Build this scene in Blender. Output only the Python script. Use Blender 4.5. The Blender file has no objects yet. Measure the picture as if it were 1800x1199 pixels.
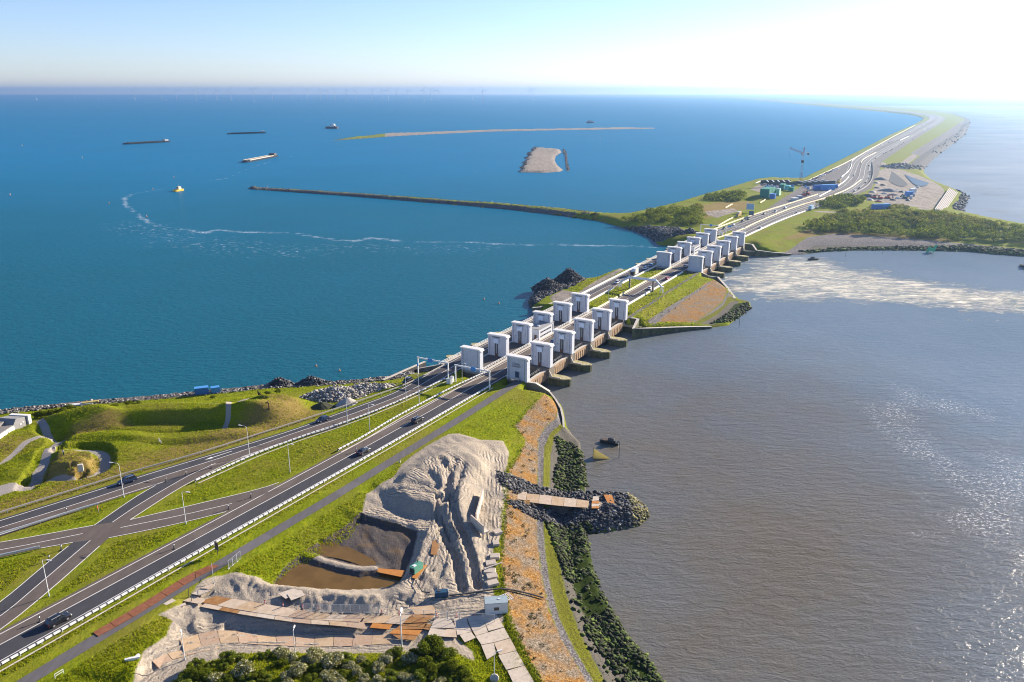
import bpy, bmesh, math, random
import numpy as np
from mathutils import Vector, Matrix
from mathutils.geometry import delaunay_2d_cdt
random.seed(7); RNG = np.random.default_rng(7)
sc = bpy.context.scene
COL = sc.collection
# ------------------------------------------------------------------ camera
ZC = 107.0; FPX = 1420.0; PITCH = math.atan((599.5-160.0)/FPX)
cam_d = bpy.data.cameras.new('camera'); cam = bpy.data.objects.new('camera', cam_d); COL.objects.link(cam)
cam.location = (0, 0, ZC); cam.rotation_euler = (math.pi/2-PITCH, 0, 0)
cam_d.sensor_width = 36.0; cam_d.lens = 36.0*FPX/1800.0; cam_d.clip_start = 0.5; cam_d.clip_end = 200000
sc.camera = cam
# ------------------------------------------------------------------ world, sun, exposure
SUN_AZ = math.radians(52.0); SUN_EL = math.radians(20.0)
w = bpy.data.worlds.new('World'); sc.world = w; w.use_nodes = True
nt = w.node_tree; nt.nodes.clear()
sky = nt.nodes.new('ShaderNodeTexSky'); sky.sky_type = 'NISHITA'; sky.sun_disc = False
sky.sun_elevation = SUN_EL; sky.sun_rotation = SUN_AZ
sky.altitude = 0; sky.air_density = 0.85; sky.dust_density = 0.2; sky.ozone_density = 4.0
bg = nt.nodes.new('ShaderNodeBackground'); bg.inputs['Strength'].default_value = 0.073
wo = nt.nodes.new('ShaderNodeOutputWorld')
wb = nt.nodes.new('ShaderNodeMix'); wb.data_type = 'RGBA'; wb.blend_type = 'MULTIPLY'; wb.inputs[0].default_value = 1.0
wb.inputs[7].default_value = (1.08, .99, 1.09, 1)      # camera white balance of the sky light
nt.links.new(sky.outputs[0], wb.inputs[6]); nt.links.new(wb.outputs[2], bg.inputs[0]); nt.links.new(bg.outputs[0], wo.inputs[0])
sd_ = bpy.data.lights.new('sun', 'SUN'); sun = bpy.data.objects.new('sun', sd_); COL.objects.link(sun)
sd_.energy = 5.0; sd_.angle = math.radians(0.5); sd_.color = (1.0, 0.87, 0.70)
sun_dir = Vector((math.sin(SUN_AZ)*math.cos(SUN_EL), math.cos(SUN_AZ)*math.cos(SUN_EL), math.sin(SUN_EL)))
sun.rotation_euler = (-sun_dir).to_track_quat('-Z', 'Y').to_euler(); sun.location = (0, 0, 300)
sc.view_settings.view_transform = 'Standard'; sc.view_settings.look = 'None'
sc.view_settings.exposure = 1.3; sc.view_settings.gamma = 1.0
sc.cycles.max_bounces = 6; sc.cycles.volume_bounces = 0; sc.cycles.transparent_max_bounces = 6
sc.cycles.sample_clamp_indirect = 4.0; sc.cycles.pixel_filter_type = 'BLACKMAN_HARRIS'; sc.cycles.filter_width = 1.05
sc.cycles.use_denoising = True
# ------------------------------------------------------------------ traced points to metres
def G(u, v, z=7.0):
    a = (u-900.0)/FPX; b = (599.5-v)/FPX
    dy = math.cos(PITCH)+b*math.sin(PITCH); dz = -math.sin(PITCH)+b*math.cos(PITCH)
    t = (z-ZC)/dz
    return (a*t, dy*t)
def GZ(u, v, z=7.0):
    p = G(u, v, z); return Vector((p[0], p[1], z))
def PXL(pts, z=7.0):
    return np.array([G(p[0], p[1], p[2] if len(p) > 2 else z) for p in pts])
AX = math.radians(60.6); AV = np.array([math.cos(AX), math.sin(AX)]); NV = np.array([AV[1], -AV[0]])
O0 = np.array(G(971, 643, 6.5))
def ST(s, t, z=None):                       # frame along the dam: s onward, t to the right
    p = O0+AV*s+NV*t
    return Vector((p[0], p[1], z)) if z is not None else (p[0], p[1])
def STL(pts): return np.array([ST(s, t) for s, t in pts])
# ------------------------------------------------------------------ object helpers
def tag(o, label=None, cat=None, group=None, kind=None):
    if label: o['label'] = label
    if cat: o['category'] = cat
    if group: o['group'] = group
    if kind: o['kind'] = kind
    return o
def empty(name, loc, rz=0.0, label=None, cat=None, group=None):
    o = bpy.data.objects.new(name, None); COL.objects.link(o)
    o.location = loc; o.rotation_euler = (0, 0, rz); o.empty_display_size = 0.5
    return tag(o, label, cat, group)
def link(name, me, parent=None, loc=None):
    o = bpy.data.objects.new(name, me); COL.objects.link(o)
    if parent: o.parent = parent
    if loc is not None: o.location = loc
    return o
def children(o): return [c for c in bpy.data.objects if c.parent == o]
CH = {}
def copy_tree(o, parent=None):
    c = o.copy(); COL.objects.link(c)
    if parent is not None: c.parent = parent
    for ch in CH.setdefault(o.name, children(o)): copy_tree(ch, c)
    return c
class MB:                                    # collects shapes into one mesh
    def __init__(s): s.v = []; s.f = []; s.m = []
    def add(s, vs, fs, mi=0):
        b = len(s.v); s.v += [tuple(p) for p in vs]
        for f in fs: s.f.append(tuple(b+i for i in f)); s.m.append(mi)
        return s
    def box(s, c, d, rz=0.0, mi=0, top=1.0):
        cx, cy, cz = c; hx, hy, hz = d[0]/2, d[1]/2, d[2]/2; co, si = math.cos(rz), math.sin(rz); vs = []
        for k, sz in enumerate((-1, 1)):
            q = top if k else 1.0
            for sx, sy in ((-1, -1), (1, -1), (1, 1), (-1, 1)):
                x, y = sx*hx*q, sy*hy*q
                vs.append((cx+x*co-y*si, cy+x*si+y*co, cz+sz*hz))
        return s.add(vs, [(3, 2, 1, 0), (4, 5, 6, 7), (0, 1, 5, 4), (1, 2, 6, 5), (2, 3, 7, 6), (3, 0, 4, 7)], mi)
    def prism(s, poly, z0, z1, mi=0, z1s=None):
        n = len(poly); a = 0.0
        for i in range(n):
            x0, y0 = poly[i][:2]; x1, y1 = poly[(i+1) % n][:2]; a += x0*y1-x1*y0
        if a < 0: poly = list(poly)[::-1]; z1s = list(z1s)[::-1] if z1s is not None else None
        vs = [(p[0], p[1], z0) for p in poly]+[(p[0], p[1], z1 if z1s is None else z1s[i]) for i, p in enumerate(poly)]
        fs = [tuple(range(n-1, -1, -1)), tuple(range(n, 2*n))]+[(i, (i+1) % n, n+(i+1) % n, n+i) for i in range(n)]
        return s.add(vs, fs, mi)
    def bar(s, p0, p1, r0, r1=None, n=6, mi=0, caps=True):
        p0 = Vector(p0); p1 = Vector(p1); r1 = r0 if r1 is None else r1
        d = (p1-p0).normalized(); a = d.orthogonal().normalized(); b = d.cross(a); vs = []
        for p, r in ((p0, r0), (p1, r1)):
            for i in range(n):
                t = 2*math.pi*i/n; vs.append(p+(a*math.cos(t)+b*math.sin(t))*r)
        fs = [(i, (i+1) % n, n+(i+1) % n, n+i) for i in range(n)]
        if caps: fs += [tuple(range(n-1, -1, -1)), tuple(range(n, 2*n))]
        return s.add(vs, fs, mi)
    def tube(s, pts, r, n=6, mi=0):
        for a, b in zip(pts, pts[1:]): s.bar(a, b, r, r, n, mi)
        return s
    def beam(s, p0, p1, w, h, mi=0):          # rectangular bar, w across, h high
        p0 = Vector(p0); p1 = Vector(p1); d = (p1-p0).normalized()
        a = d.cross(Vector((0, 0, 1)))
        a = a.normalized() if a.length > 1e-4 else Vector((1, 0, 0)); b = a.cross(d)
        vs = [p+a*sx*w/2+b*sy*h/2 for p in (p0, p1) for sx, sy in ((-1, -1), (1, -1), (1, 1), (-1, 1))]
        return s.add(vs, [(3, 2, 1, 0), (4, 5, 6, 7), (0, 1, 5, 4), (1, 2, 6, 5), (2, 3, 7, 6), (3, 0, 4, 7)], mi)
    def sweep(s, pts, prof, mi=0, cap=True):   # pts: 3D polyline, prof: list of (across, up)
        pts = [Vector(p) for p in pts]; n = len(prof); vs = []
        for i, p in enumerate(pts):
            d = (pts[min(i+1, len(pts)-1)]-pts[max(i-1, 0)]); d.z = 0; d.normalize()
            r = Vector((d.y, -d.x, 0))
            for a, u in prof: vs.append(p+r*a+Vector((0, 0, u)))
        fs = []
        for i in range(len(pts)-1):
            for j in range(n):
                k = (j+1) % n; fs.append((i*n+j, i*n+k, (i+1)*n+k, (i+1)*n+j))
        if cap: fs += [tuple(range(n)), tuple(range((len(pts)-1)*n+n-1, (len(pts)-1)*n-1, -1))]
        return s.add(vs, fs, mi)
    def loft(s, rings, mi=0, cap=True):
        n = len(rings[0]); vs = [p for r in rings for p in r]; fs = []
        for i in range(len(rings)-1):
            for j in range(n): k = (j+1) % n; fs.append((i*n+j, i*n+k, (i+1)*n+k, (i+1)*n+j))
        if cap: fs += [tuple(range(n-1, -1, -1)), tuple(range((len(rings)-1)*n, len(rings)*n))]
        return s.add(vs, fs, mi)
    def mesh(s, name, mats, smooth=False):
        me = bpy.data.meshes.new(name); me.from_pydata(s.v, [], s.f)
        for m in (mats if isinstance(mats, (list, tuple)) else [mats]): me.materials.append(m)
        me.polygons.foreach_set('material_index', s.m)
        if smooth: me.polygons.foreach_set('use_smooth', [True]*len(s.f))
        me.update(); return me
    def build(s, name, mats, parent=None, loc=None, smooth=False):
        return link(name, s.mesh(name, mats, smooth), parent, loc)
def np_mesh(name, V, F, mats, smooth=False, attrs=None, midx=None):   # V (n,3), F (m,k)
    V = np.asarray(V, np.float32); F = np.asarray(F, np.int32); k = F.shape[1]
    me = bpy.data.meshes.new(name); me.vertices.add(len(V)); me.vertices.foreach_set('co', V.ravel())
    me.loops.add(F.size); me.loops.foreach_set('vertex_index', F.ravel())
    me.polygons.add(len(F)); me.polygons.foreach_set('loop_start', np.arange(0, F.size, k, dtype=np.int32))
    me.polygons.foreach_set('loop_total', np.full(len(F), k, np.int32))
    for m in (mats if isinstance(mats, (list, tuple)) else [mats]): me.materials.append(m)
    if smooth: me.polygons.foreach_set('use_smooth', np.ones(len(F), bool))
    if midx is not None: me.polygons.foreach_set('material_index', np.asarray(midx, np.int32))
    if attrs:
        for nme, arr in attrs.items():
            at = me.attributes.new(nme, 'FLOAT', 'POINT'); at.data.foreach_set('value', np.asarray(arr, np.float32))
    me.update(calc_edges=True); me.validate(); return me
def compact(V, F, attrs=None):
    used = np.zeros(len(V), bool); used[F.ravel()] = True
    mp = np.cumsum(used)-1
    return V[used], mp[F], ({k: a[used] for k, a in attrs.items()} if attrs else None)
# ------------------------------------------------------------------ materials
MATS = {}
class NG:
    def __init__(s, name):
        s.m = bpy.data.materials.new(name); s.m.use_nodes = True; s.t = s.m.node_tree; s.t.nodes.clear()
        s.out = s.n('ShaderNodeOutputMaterial')
    def n(s, typ, **kw):
        nd = s.t.nodes.new(typ)
        for k, v in kw.items():
            if hasattr(nd, k): setattr(nd, k, v)
            else: nd.inputs[k].default_value = v
        return nd
    def l(s, a, b): s.t.links.new(a, b)
    def coord(s, scale=(1, 1, 1), rot=(0, 0, 0), obj=False):
        if obj: c = s.n('ShaderNodeTexCoord').outputs['Object']
        else: c = s.n('ShaderNodeNewGeometry').outputs['Position']
        mp = s.n('ShaderNodeMapping'); mp.inputs['Scale'].default_value = scale; mp.inputs['Rotation'].default_value = rot
        s.l(c, mp.inputs[0]); return mp.outputs[0]
    def noise(s, vec, scale, detail=4, rough=0.55, dist=0.0):
        nd = s.n('ShaderNodeTexNoise'); nd.inputs['Scale'].default_value = scale; nd.inputs['Detail'].default_value = detail
        nd.inputs['Roughness'].default_value = rough; nd.inputs['Distortion'].default_value = dist
        s.l(vec, nd.inputs['Vector']); return nd.outputs['Fac']
    def voro(s, vec, scale, feat='F1', out='Distance'):
        nd = s.n('ShaderNodeTexVoronoi'); nd.feature = feat; nd.inputs['Scale'].default_value = scale
        s.l(vec, nd.inputs['Vector']); return nd.outputs[out]
    def rng(s, x, a, b, c=0.0, d=1.0, smooth=False):
        nd = s.n('ShaderNodeMapRange'); nd.interpolation_type = 'SMOOTHSTEP' if smooth else 'LINEAR'
        s.l(x, nd.inputs[0])
        for i, v in enumerate((a, b, c, d)): nd.inputs[i+1].default_value = v
        return nd.outputs[0]
    def math(s, op, a, b=0.0, c=None):
        nd = s.n('ShaderNodeMath'); nd.operation = op
        for i, x in enumerate((a, b, c)):
            if x is None: continue
            if isinstance(x, (int, float)): nd.inputs[i].default_value = x
            else: s.l(x, nd.inputs[i])
        return nd.outputs[0]
    def mix(s, f, a, b):
        nd = s.n('ShaderNodeMix'); nd.data_type = 'RGBA'
        for i, x in ((0, f), (6, a), (7, b)):
            if isinstance(x, (int, float)): nd.inputs[i].default_value = x
            elif isinstance(x, tuple): nd.inputs[i].default_value = (x[0], x[1], x[2], 1)
            else: s.l(x, nd.inputs[i])
        return nd.outputs[2]
    def ramp(s, x, stops):
        nd = s.n('ShaderNodeValToRGB'); e = nd.color_ramp.elements
        while len(e) > 1: e.remove(e[-1])
        for i, (p, c) in enumerate(stops):
            q = e[0] if i == 0 else e.new(p)
            q.position = p; q.color = (c[0], c[1], c[2], 1)
        s.l(x, nd.inputs[0]); return nd.outputs[0]
    def attr(s, name):
        nd = s.n('ShaderNodeAttribute'); nd.attribute_name = name; return nd.outputs['Fac']
    def bump(s, h, strength=0.5, dist=0.1, base=None):
        nd = s.n('ShaderNodeBump'); nd.inputs['Strength'].default_value = strength; nd.inputs['Distance'].default_value = dist
        s.l(h, nd.inputs['Height'])
        if base is not None: s.l(base, nd.inputs['Normal'])
        return nd.outputs[0]
    def surf(s, col, rough=0.8, spec=0.3, metal=0.0, nrm=None, **kw):
        p = s.n('ShaderNodeBsdfPrincipled')
        for k, x in (('Base Color', col), ('Roughness', rough), ('Specular IOR Level', spec), ('Metallic', metal)):
            if isinstance(x, tuple): p.inputs[k].default_value = (x[0], x[1], x[2], 1)
            elif isinstance(x, (int, float)): p.inputs[k].default_value = x
            else: s.l(x, p.inputs[k])
        for k, x in kw.items(): p.inputs[k].default_value = x
        if nrm is not None: s.l(nrm, p.inputs['Normal'])
        s.l(p.outputs[0], s.out.inputs[0]); return s.m
def mat(name, col, rough=0.7, var=0.18, scale=1.0, spec=0.3, metal=0.0, bump=0.0, stain=None, obj=False):
    if name in MATS: return MATS[name]
    g = NG(name); c = g.coord(obj=obj)
    n1 = g.noise(c, scale, 6, 0.6)
    lo = tuple(x*(1-var) for x in col); hi = tuple(min(1, x*(1+var)) for x in col)
    cc = g.mix(g.rng(n1, 0.3, 0.7), lo, hi)
    if stain:
        n2 = g.noise(g.coord(scale=(1, 1, 0.25), obj=obj), scale*0.6, 5, 0.65)
        cc = g.mix(g.rng(n2, stain[1], stain[1]+0.14), cc, stain[0])
    nr = g.bump(g.noise(c, scale*6, 3), bump, 0.05) if bump else None
    MATS[name] = g.surf(cc, rough, spec, metal, nr); return MATS[name]
# ------------------------------------------------------------------ numpy geometry
def resample(P, step):
    P = np.asarray(P, float); d = np.r_[0, np.cumsum(np.hypot(*np.diff(P[:, :2], axis=0).T))]
    n = max(2, int(d[-1]/step)+1); t = np.linspace(0, d[-1], n)
    return np.stack([np.interp(t, d, P[:, i]) for i in range(P.shape[1])], 1)
def smooth_line(P, step=4.0, it=2):
    P = np.asarray(P, float)
    for _ in range(it):
        Q = np.empty((2*len(P), P.shape[1])); Q[0::2] = P; Q[1::2] = P
        A = P[:-1]*0.75+P[1:]*0.25; B = P[:-1]*0.25+P[1:]*0.75
        Q = np.empty((2*len(A)+2, P.shape[1])); Q[0] = P[0]; Q[-1] = P[-1]; Q[1:-1:2] = A; Q[2:-1:2] = B
        P = Q
    return resample(P, step)
def offset_line(P, d):                      # + = right of travel
    P = np.asarray(P, float); T = np.gradient(P[:, :2], axis=0); T /= np.linalg.norm(T, axis=1)[:, None]+1e-9
    Q = P.copy(); Q[:, 0] += T[:, 1]*d; Q[:, 1] -= T[:, 0]*d; return Q
def seg_dist(X, Y, P, closed=False):
    P = np.asarray(P)[:, :2]; d2 = np.full(X.shape, 1e18)
    A = P if closed else P[:-1]; B = np.roll(P, -1, 0) if closed else P[1:]
    for (ax, ay), (bx, by) in zip(A, B):
        dx, dy = bx-ax, by-ay; L = dx*dx+dy*dy+1e-12
        t = np.clip(((X-ax)*dx+(Y-ay)*dy)/L, 0, 1)
        d2 = np.minimum(d2, (X-ax-t*dx)**2+(Y-ay-t*dy)**2)
    return np.sqrt(d2)
def inside(X, Y, P):
    P = np.asarray(P)[:, :2]; r = np.zeros(X.shape, bool)
    for (ax, ay), (bx, by) in zip(P, np.roll(P, -1, 0)):
        if ay == by: continue
        c = (ay > Y) != (by > Y)
        r ^= c & (X < (bx-ax)*(Y-ay)/(by-ay)+ax)
    return r
def sdist(X, Y, P, lim=15.0):               # signed distance, + inside, clipped to +-lim
    P = np.asarray(P)[:, :2]; out = np.full(X.shape, -lim)
    m = (X > P[:, 0].min()-lim) & (X < P[:, 0].max()+lim) & (Y > P[:, 1].min()-lim) & (Y < P[:, 1].max()+lim)
    if not m.any(): return out
    x, y = X[m], Y[m]; d = seg_dist(x, y, P, True); out[m] = np.clip(np.where(inside(x, y, P), d, -d), -lim, lim)
    return out
def ldist(X, Y, P, lim=15.0):               # distance to a polyline, clipped
    P = np.asarray(P)[:, :2]; out = np.full(X.shape, lim)
    m = (X > P[:, 0].min()-lim) & (X < P[:, 0].max()+lim) & (Y > P[:, 1].min()-lim) & (Y < P[:, 1].max()+lim)
    if m.any(): out[m] = np.minimum(lim, seg_dist(X[m], Y[m], P))
    return out
def sstep(x, a, b):
    t = np.clip((x-a)/(b-a), 0, 1); return t*t*(3-2*t)
def hsh(i, j, k=0):
    n = (i.astype(np.int64)*374761393+j.astype(np.int64)*668265263+k*974634777) & 0xffffffff
    n = ((n ^ (n >> 13))*1274126177) & 0xffffffff
    return ((n ^ (n >> 16)) & 0xffff)/65535.0
def vnoise(X, Y, k=0):
    i = np.floor(X); j = np.floor(Y); fx = X-i; fy = Y-j; fx = fx*fx*(3-2*fx); fy = fy*fy*(3-2*fy)
    a = hsh(i, j, k); b = hsh(i+1, j, k); c = hsh(i, j+1, k); d = hsh(i+1, j+1, k)
    return (a*(1-fx)+b*fx)*(1-fy)+(c*(1-fx)+d*fx)*fy-0.5
def fbm(X, Y, sc_, oct=4, k=0):
    r = 0.0; a = 1.0
    for o in range(oct): r = r+a*vnoise(X/sc_, Y/sc_, k+o); sc_ /= 2.1; a *= 0.5
    return r
# ================================================================== TERRAIN
def shore_off(P, d): return offset_line(resample(P, 6.0), d)
# --- water-level outlines of the land (traced along the shore)
crest_left = [(-250,741,3.5),(-60,729,3.5),(0,722,3.5),(60,715,3.5),(140,706,3.5),(230,700,3.5),(340,690,3.5),(420,682,3.5),(470,677,3.5),(560,673,3.5),(640,667,3.5),(690,661,3.5),(737,639,3.5)]
left_edge = shore_off(PXL(crest_left), -5.5)
right_edge = PXL([(975,690),(990,720),(997,755),(1020,778),(1022,800),(1030,825),(1030,862),(1030,900),(1030,940),(1040,985),(1045,1005),(1055,1040),(1075,1075),(1095,1110),(1130,1150),(1165,1199),(1260,1320)], 0)
LAND_A = np.vstack([left_edge, STL([(-21,-47),(-19,-40),(-19,0),(-17,7)]), right_edge, [G(900,1400,3), G(-900,1400,3), G(-900,760,3)]])
JETTY = PXL([(880,852,1),(960,866,0),(1060,868,0),(1110,872,0),(1135,890,0),(1141,908,0),(1122,925,0),(1060,936,0),(1000,938,0),(930,925,0),(885,908,1)])
LAND_B = np.vstack([STL([(80,-49),(82,-44),(79,-38),(79,1)]), PXL([(1113,577,5.0),(1140,576,3.6),(1180,574.5,2.4),(1215,573.5,1.5),(1250,575,.4),(1280,572,0),(1305,553,0),(1320,541,0),(1318,531,0),(1300,527,0),(1285,511,.5),(1268,498,1)]), STL([(193,2),(193,-38),(193,-44)]),
    PXL([(1150,443,2),(1130,453,2),(1080,472,2),(1045,486,2),(1030,488,2),(1000,478,2),(975,487,2),(945,503,2),(928,528,1)])])
WALLB = PXL([(934,541,2.5),(960,563,2)])
north_shore = [(1160,434,0),(1145,418,0),(1120,408,0),(1095,400,0),(1050,388,0),(1000,381,0),(900,369,0),(800,360,0),(700,352,0),(600,344,0),(500,337,0),(440,333,0),(435,331,0),(450,330,0),(500,333,0),(600,340,0),(700,347,0),(800,354.5,0),(900,362.5,0),(1000,372,0),(1050,378,0),(1095,379,1.5),(1130,371,2),(1180,360,2),(1215,349,2),(1250,339,2),(1300,324,2),(1322,318,2),(1350,315,2),(1400,317,2),(1415,309,2),(1440,297,2),(1500,268,2),(1560,238,2),(1600,221,2),(1616,213,2),(1622,208,2),(1614,204.5,2),(1596,201,2),(1560,197,2),(1500,191.3,2),(1440,186,2),(1400,182.2,2),(1360,178.6,2),(1300,173,2),(1240,167.5,2)]
south_shore = [(1240,166.6,0),(1300,171.5,0),(1360,176.5,0),(1400,178.9,0),(1440,181.7,0),(1500,185.7,0),(1560,189,0),(1600,192,0),(1640,195,0),(1680,201,0),(1705,210,0),(1706,217,0),(1698,235,0),(1680,250,0),(1660,264,0),(1640,281,0),(1625,296,0),(1623,303,0),(1640,319,0),(1665,329,0),(1690,339,0),(1700,346,0),(1690,366,0),(1686,375,0),(1740,388,0),(1800,400,0),(1900,418,0),(2100,450,0),(2100,492,0),(1900,459,0),(1800,451,0),(1750,447,0),(1700,442,0),(1600,440,0),(1500,440,0),(1440,443,0),(1410,448,0),(1385,449,0),(1335,455,0)]
LAND_C = np.vstack([STL([(297,-45),(297,-38),(297,2)])[::-1], PXL(north_shore), PXL(south_shore), ])
SANDBAR = PXL([(578,248),(620,245),(680,240.5),(760,236),(860,231.5),(980,229),(1080,227.5),(1150,226.3),(1152,224.8),(1080,224.5),(980,226.5),(860,228.5),(760,232),(680,235.5),(620,242)],0)
ISLAND = PXL([(911,303),(917,297),(913,294),(922,290),(917,286),(926,281),(921,278),(929,274),(926,270),(935,266),(933,262),(943,258),(950,260.5),(984,263),(987,268),(977,274),(975,283),(980,291),(990,299),(984,302),(955,304)],0)
BAR = PXL([(990.5,262.5),(994.5,262.5),(1001,301),(996,301.5)],0)
_b = LAND_B
LANDS = [(LAND_A, .75), (JETTY, .62), (LAND_B, .75), (LAND_C, .6), (SANDBAR, .25), (ISLAND, .35), (BAR, .6)]
# --- lines of known height, joined into a triangulated surface
TL = []
def L(pts, step=6.0):
    P = np.array([(*G(u, v, z), z) for u, v, z in pts]); TL.append(resample(P, step))
def LS(pts, step=8.0):
    P = np.array([(*ST(s, t), z) for s, t, z in pts]); TL.append(resample(P, step))
L(crest_left)
L([(-250,790,4.2),(0,740,4.2),(110,730,4.2),(240,715,4.2),(370,701,4.2),(500,690,4.2),(560,685,4.5),(640,679,4.5),(700,672,4),(740,655,3.5)])
L([(-250,840,7),(60,752,7.0),(240,722,7.6),(430,700,7.6),(520,702,6.5),(560,708,6),(640,700,6)])
L([(-250,900,6.5),(60,800,6.2),(200,768,6.2),(330,764,6.0),(420,742,6.8),(500,732,6.8),(600,715,6.2)])
L([(-250,985,6.9),(0,905,6.9),(80,880,6.9),(160,855,6.9),(240,830,6.9),(330,806,6.9),(440,771,6.9),(570,729,6.9),(680,690,6.9),(720,674,6.9),(783,642,6.9)])
LS([(-21,-38,6.9),(-21,-8,6.9),(-19.5,0,6.4)]); LS([(-20.5,-46,2.5),(-20.5,-41,4)])
LS([(-260,-14,6.9),(-20,-12,6.9)]); LS([(-260,-7.5,6.8),(-20,-7.5,6.8)]); LS([(-260,-4.3,6.5),(-20,-4.0,6.5)]); LS([(-260,-0.8,6.5),(-100,-0.8,6.5),(-20,-0.8,6.5)])
LS([(-230,-20,6.9),(-25,-19,6.9)])
L([(0,980,6.9),(72,965,6.9),(128,953,6.9),(300,880,6.9),(440,805,6.9),(680,715,6.9),(780,668,6.9)])
# dike slope, building site
L([(150,1300,5.5),(230,1199,5.5),(255,1149,5.5),(293,1119,5.3),(303,1093,5.2),(330,1062,5.3),(359,1029,5.6),(415,1012,5.8),(474,1012,4.8),(530,967,4.6),(600,927,4.7),(632,898,5.4),(643,872,6.2),(674,856,6.4),(693,847,6.5),(707,826,6.6),(729,807,6.6),(749,793,6.6),(788,771,6.5),(807,769,6.4),(844,777,5.8),(884,776,5.2)], 4)
L([(484,1027,3.5),(510,1003,3.6),(542,977,3.8),(602,937,4.0),(640,920,4.0),(690,935,3.9),(729,945,3.9),(717,972,3.9),(703,1012,3.5),(672,1030,3.4),(600,1028,3.4),(540,1024,3.4),(490,1026,3.5)], 3)
L([(560,1000,3.6),(620,985,3.7),(680,985,3.7)], 4); L([(620,960,3.9),(690,955,3.9)], 4); L([(560,1015,3.5),(660,1015,3.5)], 4)
L([(425,1020,5.4),(470,1030,5.3),(527,1033,5.4),(560,1040,5.6),(593,1045,5.8),(627,1047,5.9),(673,1045,5.9),(700,1032,5.7),(722,1016,5.6),(732,1000,5.7),(743,960,5.9),(757,925,6.2)], 3)
L([(478,1053,4.6),(540,1068,4.4),(576,1078,4.2),(640,1080,4.2),(690,1078,4.2),(735,1062,4.3),(760,1040,4.6)], 3)
L([(320,1061,4.7),(379,1048,4.7),(440,1060,4.6),(520,1080,4.4),(600,1090,4.3),(660,1095,4.2),(760,1095,4.2),(860,1085,4.3),(885,1092,4.4),(905,1130,4.4),(950,1199,4.4),(1000,1290,4.4)], 4)
L([(322,1064,4.5),(423,1081,4.4),(527,1099,4.2),(650,1110,4.1)], 4)
L([(200,1240,4.2),(260,1180,4.0),(320,1125,3.6),(380,1104,3.3),(450,1101,3.2),(540,1108,3.3),(640,1114,3.7),(720,1122,4.0)], 4)
L([(250,1260,4.4),(330,1165,3.9),(390,1145,3.6),(470,1137,3.6),(560,1140,3.7),(700,1146,4.0),(780,1120,4.2),(835,1140,4.3),(870,1199,4.3)], 4)
L([(280,1330,6),(330,1199,5.2),(400,1175,5.2),(560,1170,5.2),(740,1165,5.2),(830,1199,5),(880,1330,5)], 6)
L([(716,832,8.3),(760,807,8.5),(800,791,8.3),(835,800,8.3),(850,815,8.2),(824,830,8.3),(813,857,8.3),(806,882,8.0),(796,888,7.6),(760,882,7.6),(735,880,7.6),(700,858,7.4),(716,832,8.3)], 3)
L([(657,869,5.6),(690,890,5.2),(720,903,5.0),(760,911,5.0)], 3)
L([(625,899,5.8),(660,900,5.8),(700,910,5.6),(745,921,5.6)], 3)
L([(783,920,6.2),(795,960,5.6),(812,1022,5.0)], 3)
L([(812,905,7.0),(828,945,6.4),(842,1005,5.6)], 3)
L([(868,792,5.6),(866,820,5.3),(850,862,5.2),(840,905,5.1),(848,942,5.0),(853,968,5.0),(848,1012,5.0)], 3)
L([(890,800,5.0),(886,850,5.0),(884,905,5.0),(876,945,4.9),(868,1000,4.8),(872,1045,4.7),(800,1055,4.7)], 4)
L([(958,688,4.8),(925,715,4.6),(900,745,4.6),(888,780,4.8),(886,830,4.8),(886,880,4.8),(881,940,4.8),(878,990,4.8),(882,1040,4.7),(893,1090,4.5),(907,1130,4.5),(945,1199,4.5),(1000,1300,4.5)], 4)
L([(983,705,2.2),(978,735,2),(958,755,2),(946,775,2),(945,830,2),(944,900,2),(945,950,2),(952,1010,2),(965,1070,2),(985,1120,2),(1015,1170,2),(1080,1280,2)], 4)
L([(990,720,1.9),(986,745,1.9),(968,762,1.8),(957,785,1.8),(955,850,1.8),(956,925,1.8),(959,970,1.8),(968,1030,1.8),(985,1090,1.8),(1010,1140,1.8),(1045,1199,1.8),(1090,1275,1.8)], 4)
L([(985,758,.9),(972,775,.9),(966,800,.8),(964,850,.8),(968,930,.8),(980,985,.8),(990,1040,.8),(1008,1100,.8),(1034,1150,.8),(1060,1199,.8),(1110,1270,.8)], 4)
L([(1005,780,.25),(995,830,.25),(995,930,.25),(1010,1000,.25),(1025,1060,.25),(1060,1120,.25),(1120,1199,.25)], 5)
# jetty
L([(884,878,4.6),(920,879,3.4),(960,881,3.1),(1010,884,3.0),(1060,886,3.0),(1105,892,2.8)], 4)
# middle island
LS([(79.5,-38,6.9),(192.5,-38,6.9)]); LS([(79.5,-7.5,6.8),(192.5,-7.5,6.8)]); LS([(79.5,-1.4,6.4),(193,-2.2,6.4)]); LS([(79.5,1.2,6.4),(193,.2,6.4)])
L([(1106,575,5.2),(1135,563,4.2),(1180,533,4.0),(1225,507,4.0),(1257,488,4.0)])
L([(1245,571,.9),(1262,551,.9),(1275,538,.9),(1284,522,1.2),(1275,510,2)]); L([(1115,578,4.2),(1160,567,3),(1200,567,2)])
L([(1250,565,.7),(1280,545,.7),(1290,530,.6)])
L([(1130,456,2.5),(1080,474,2.5),(1045,488,2.5),(1010,490,2.5),(975,497,2.5),(945,512,2.5),(932,532,2)])
L([(1150,450,4.5),(1090,478,4.5),(1040,505,4.3),(1015,525,4.2),(985,545,4.0)])
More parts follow.
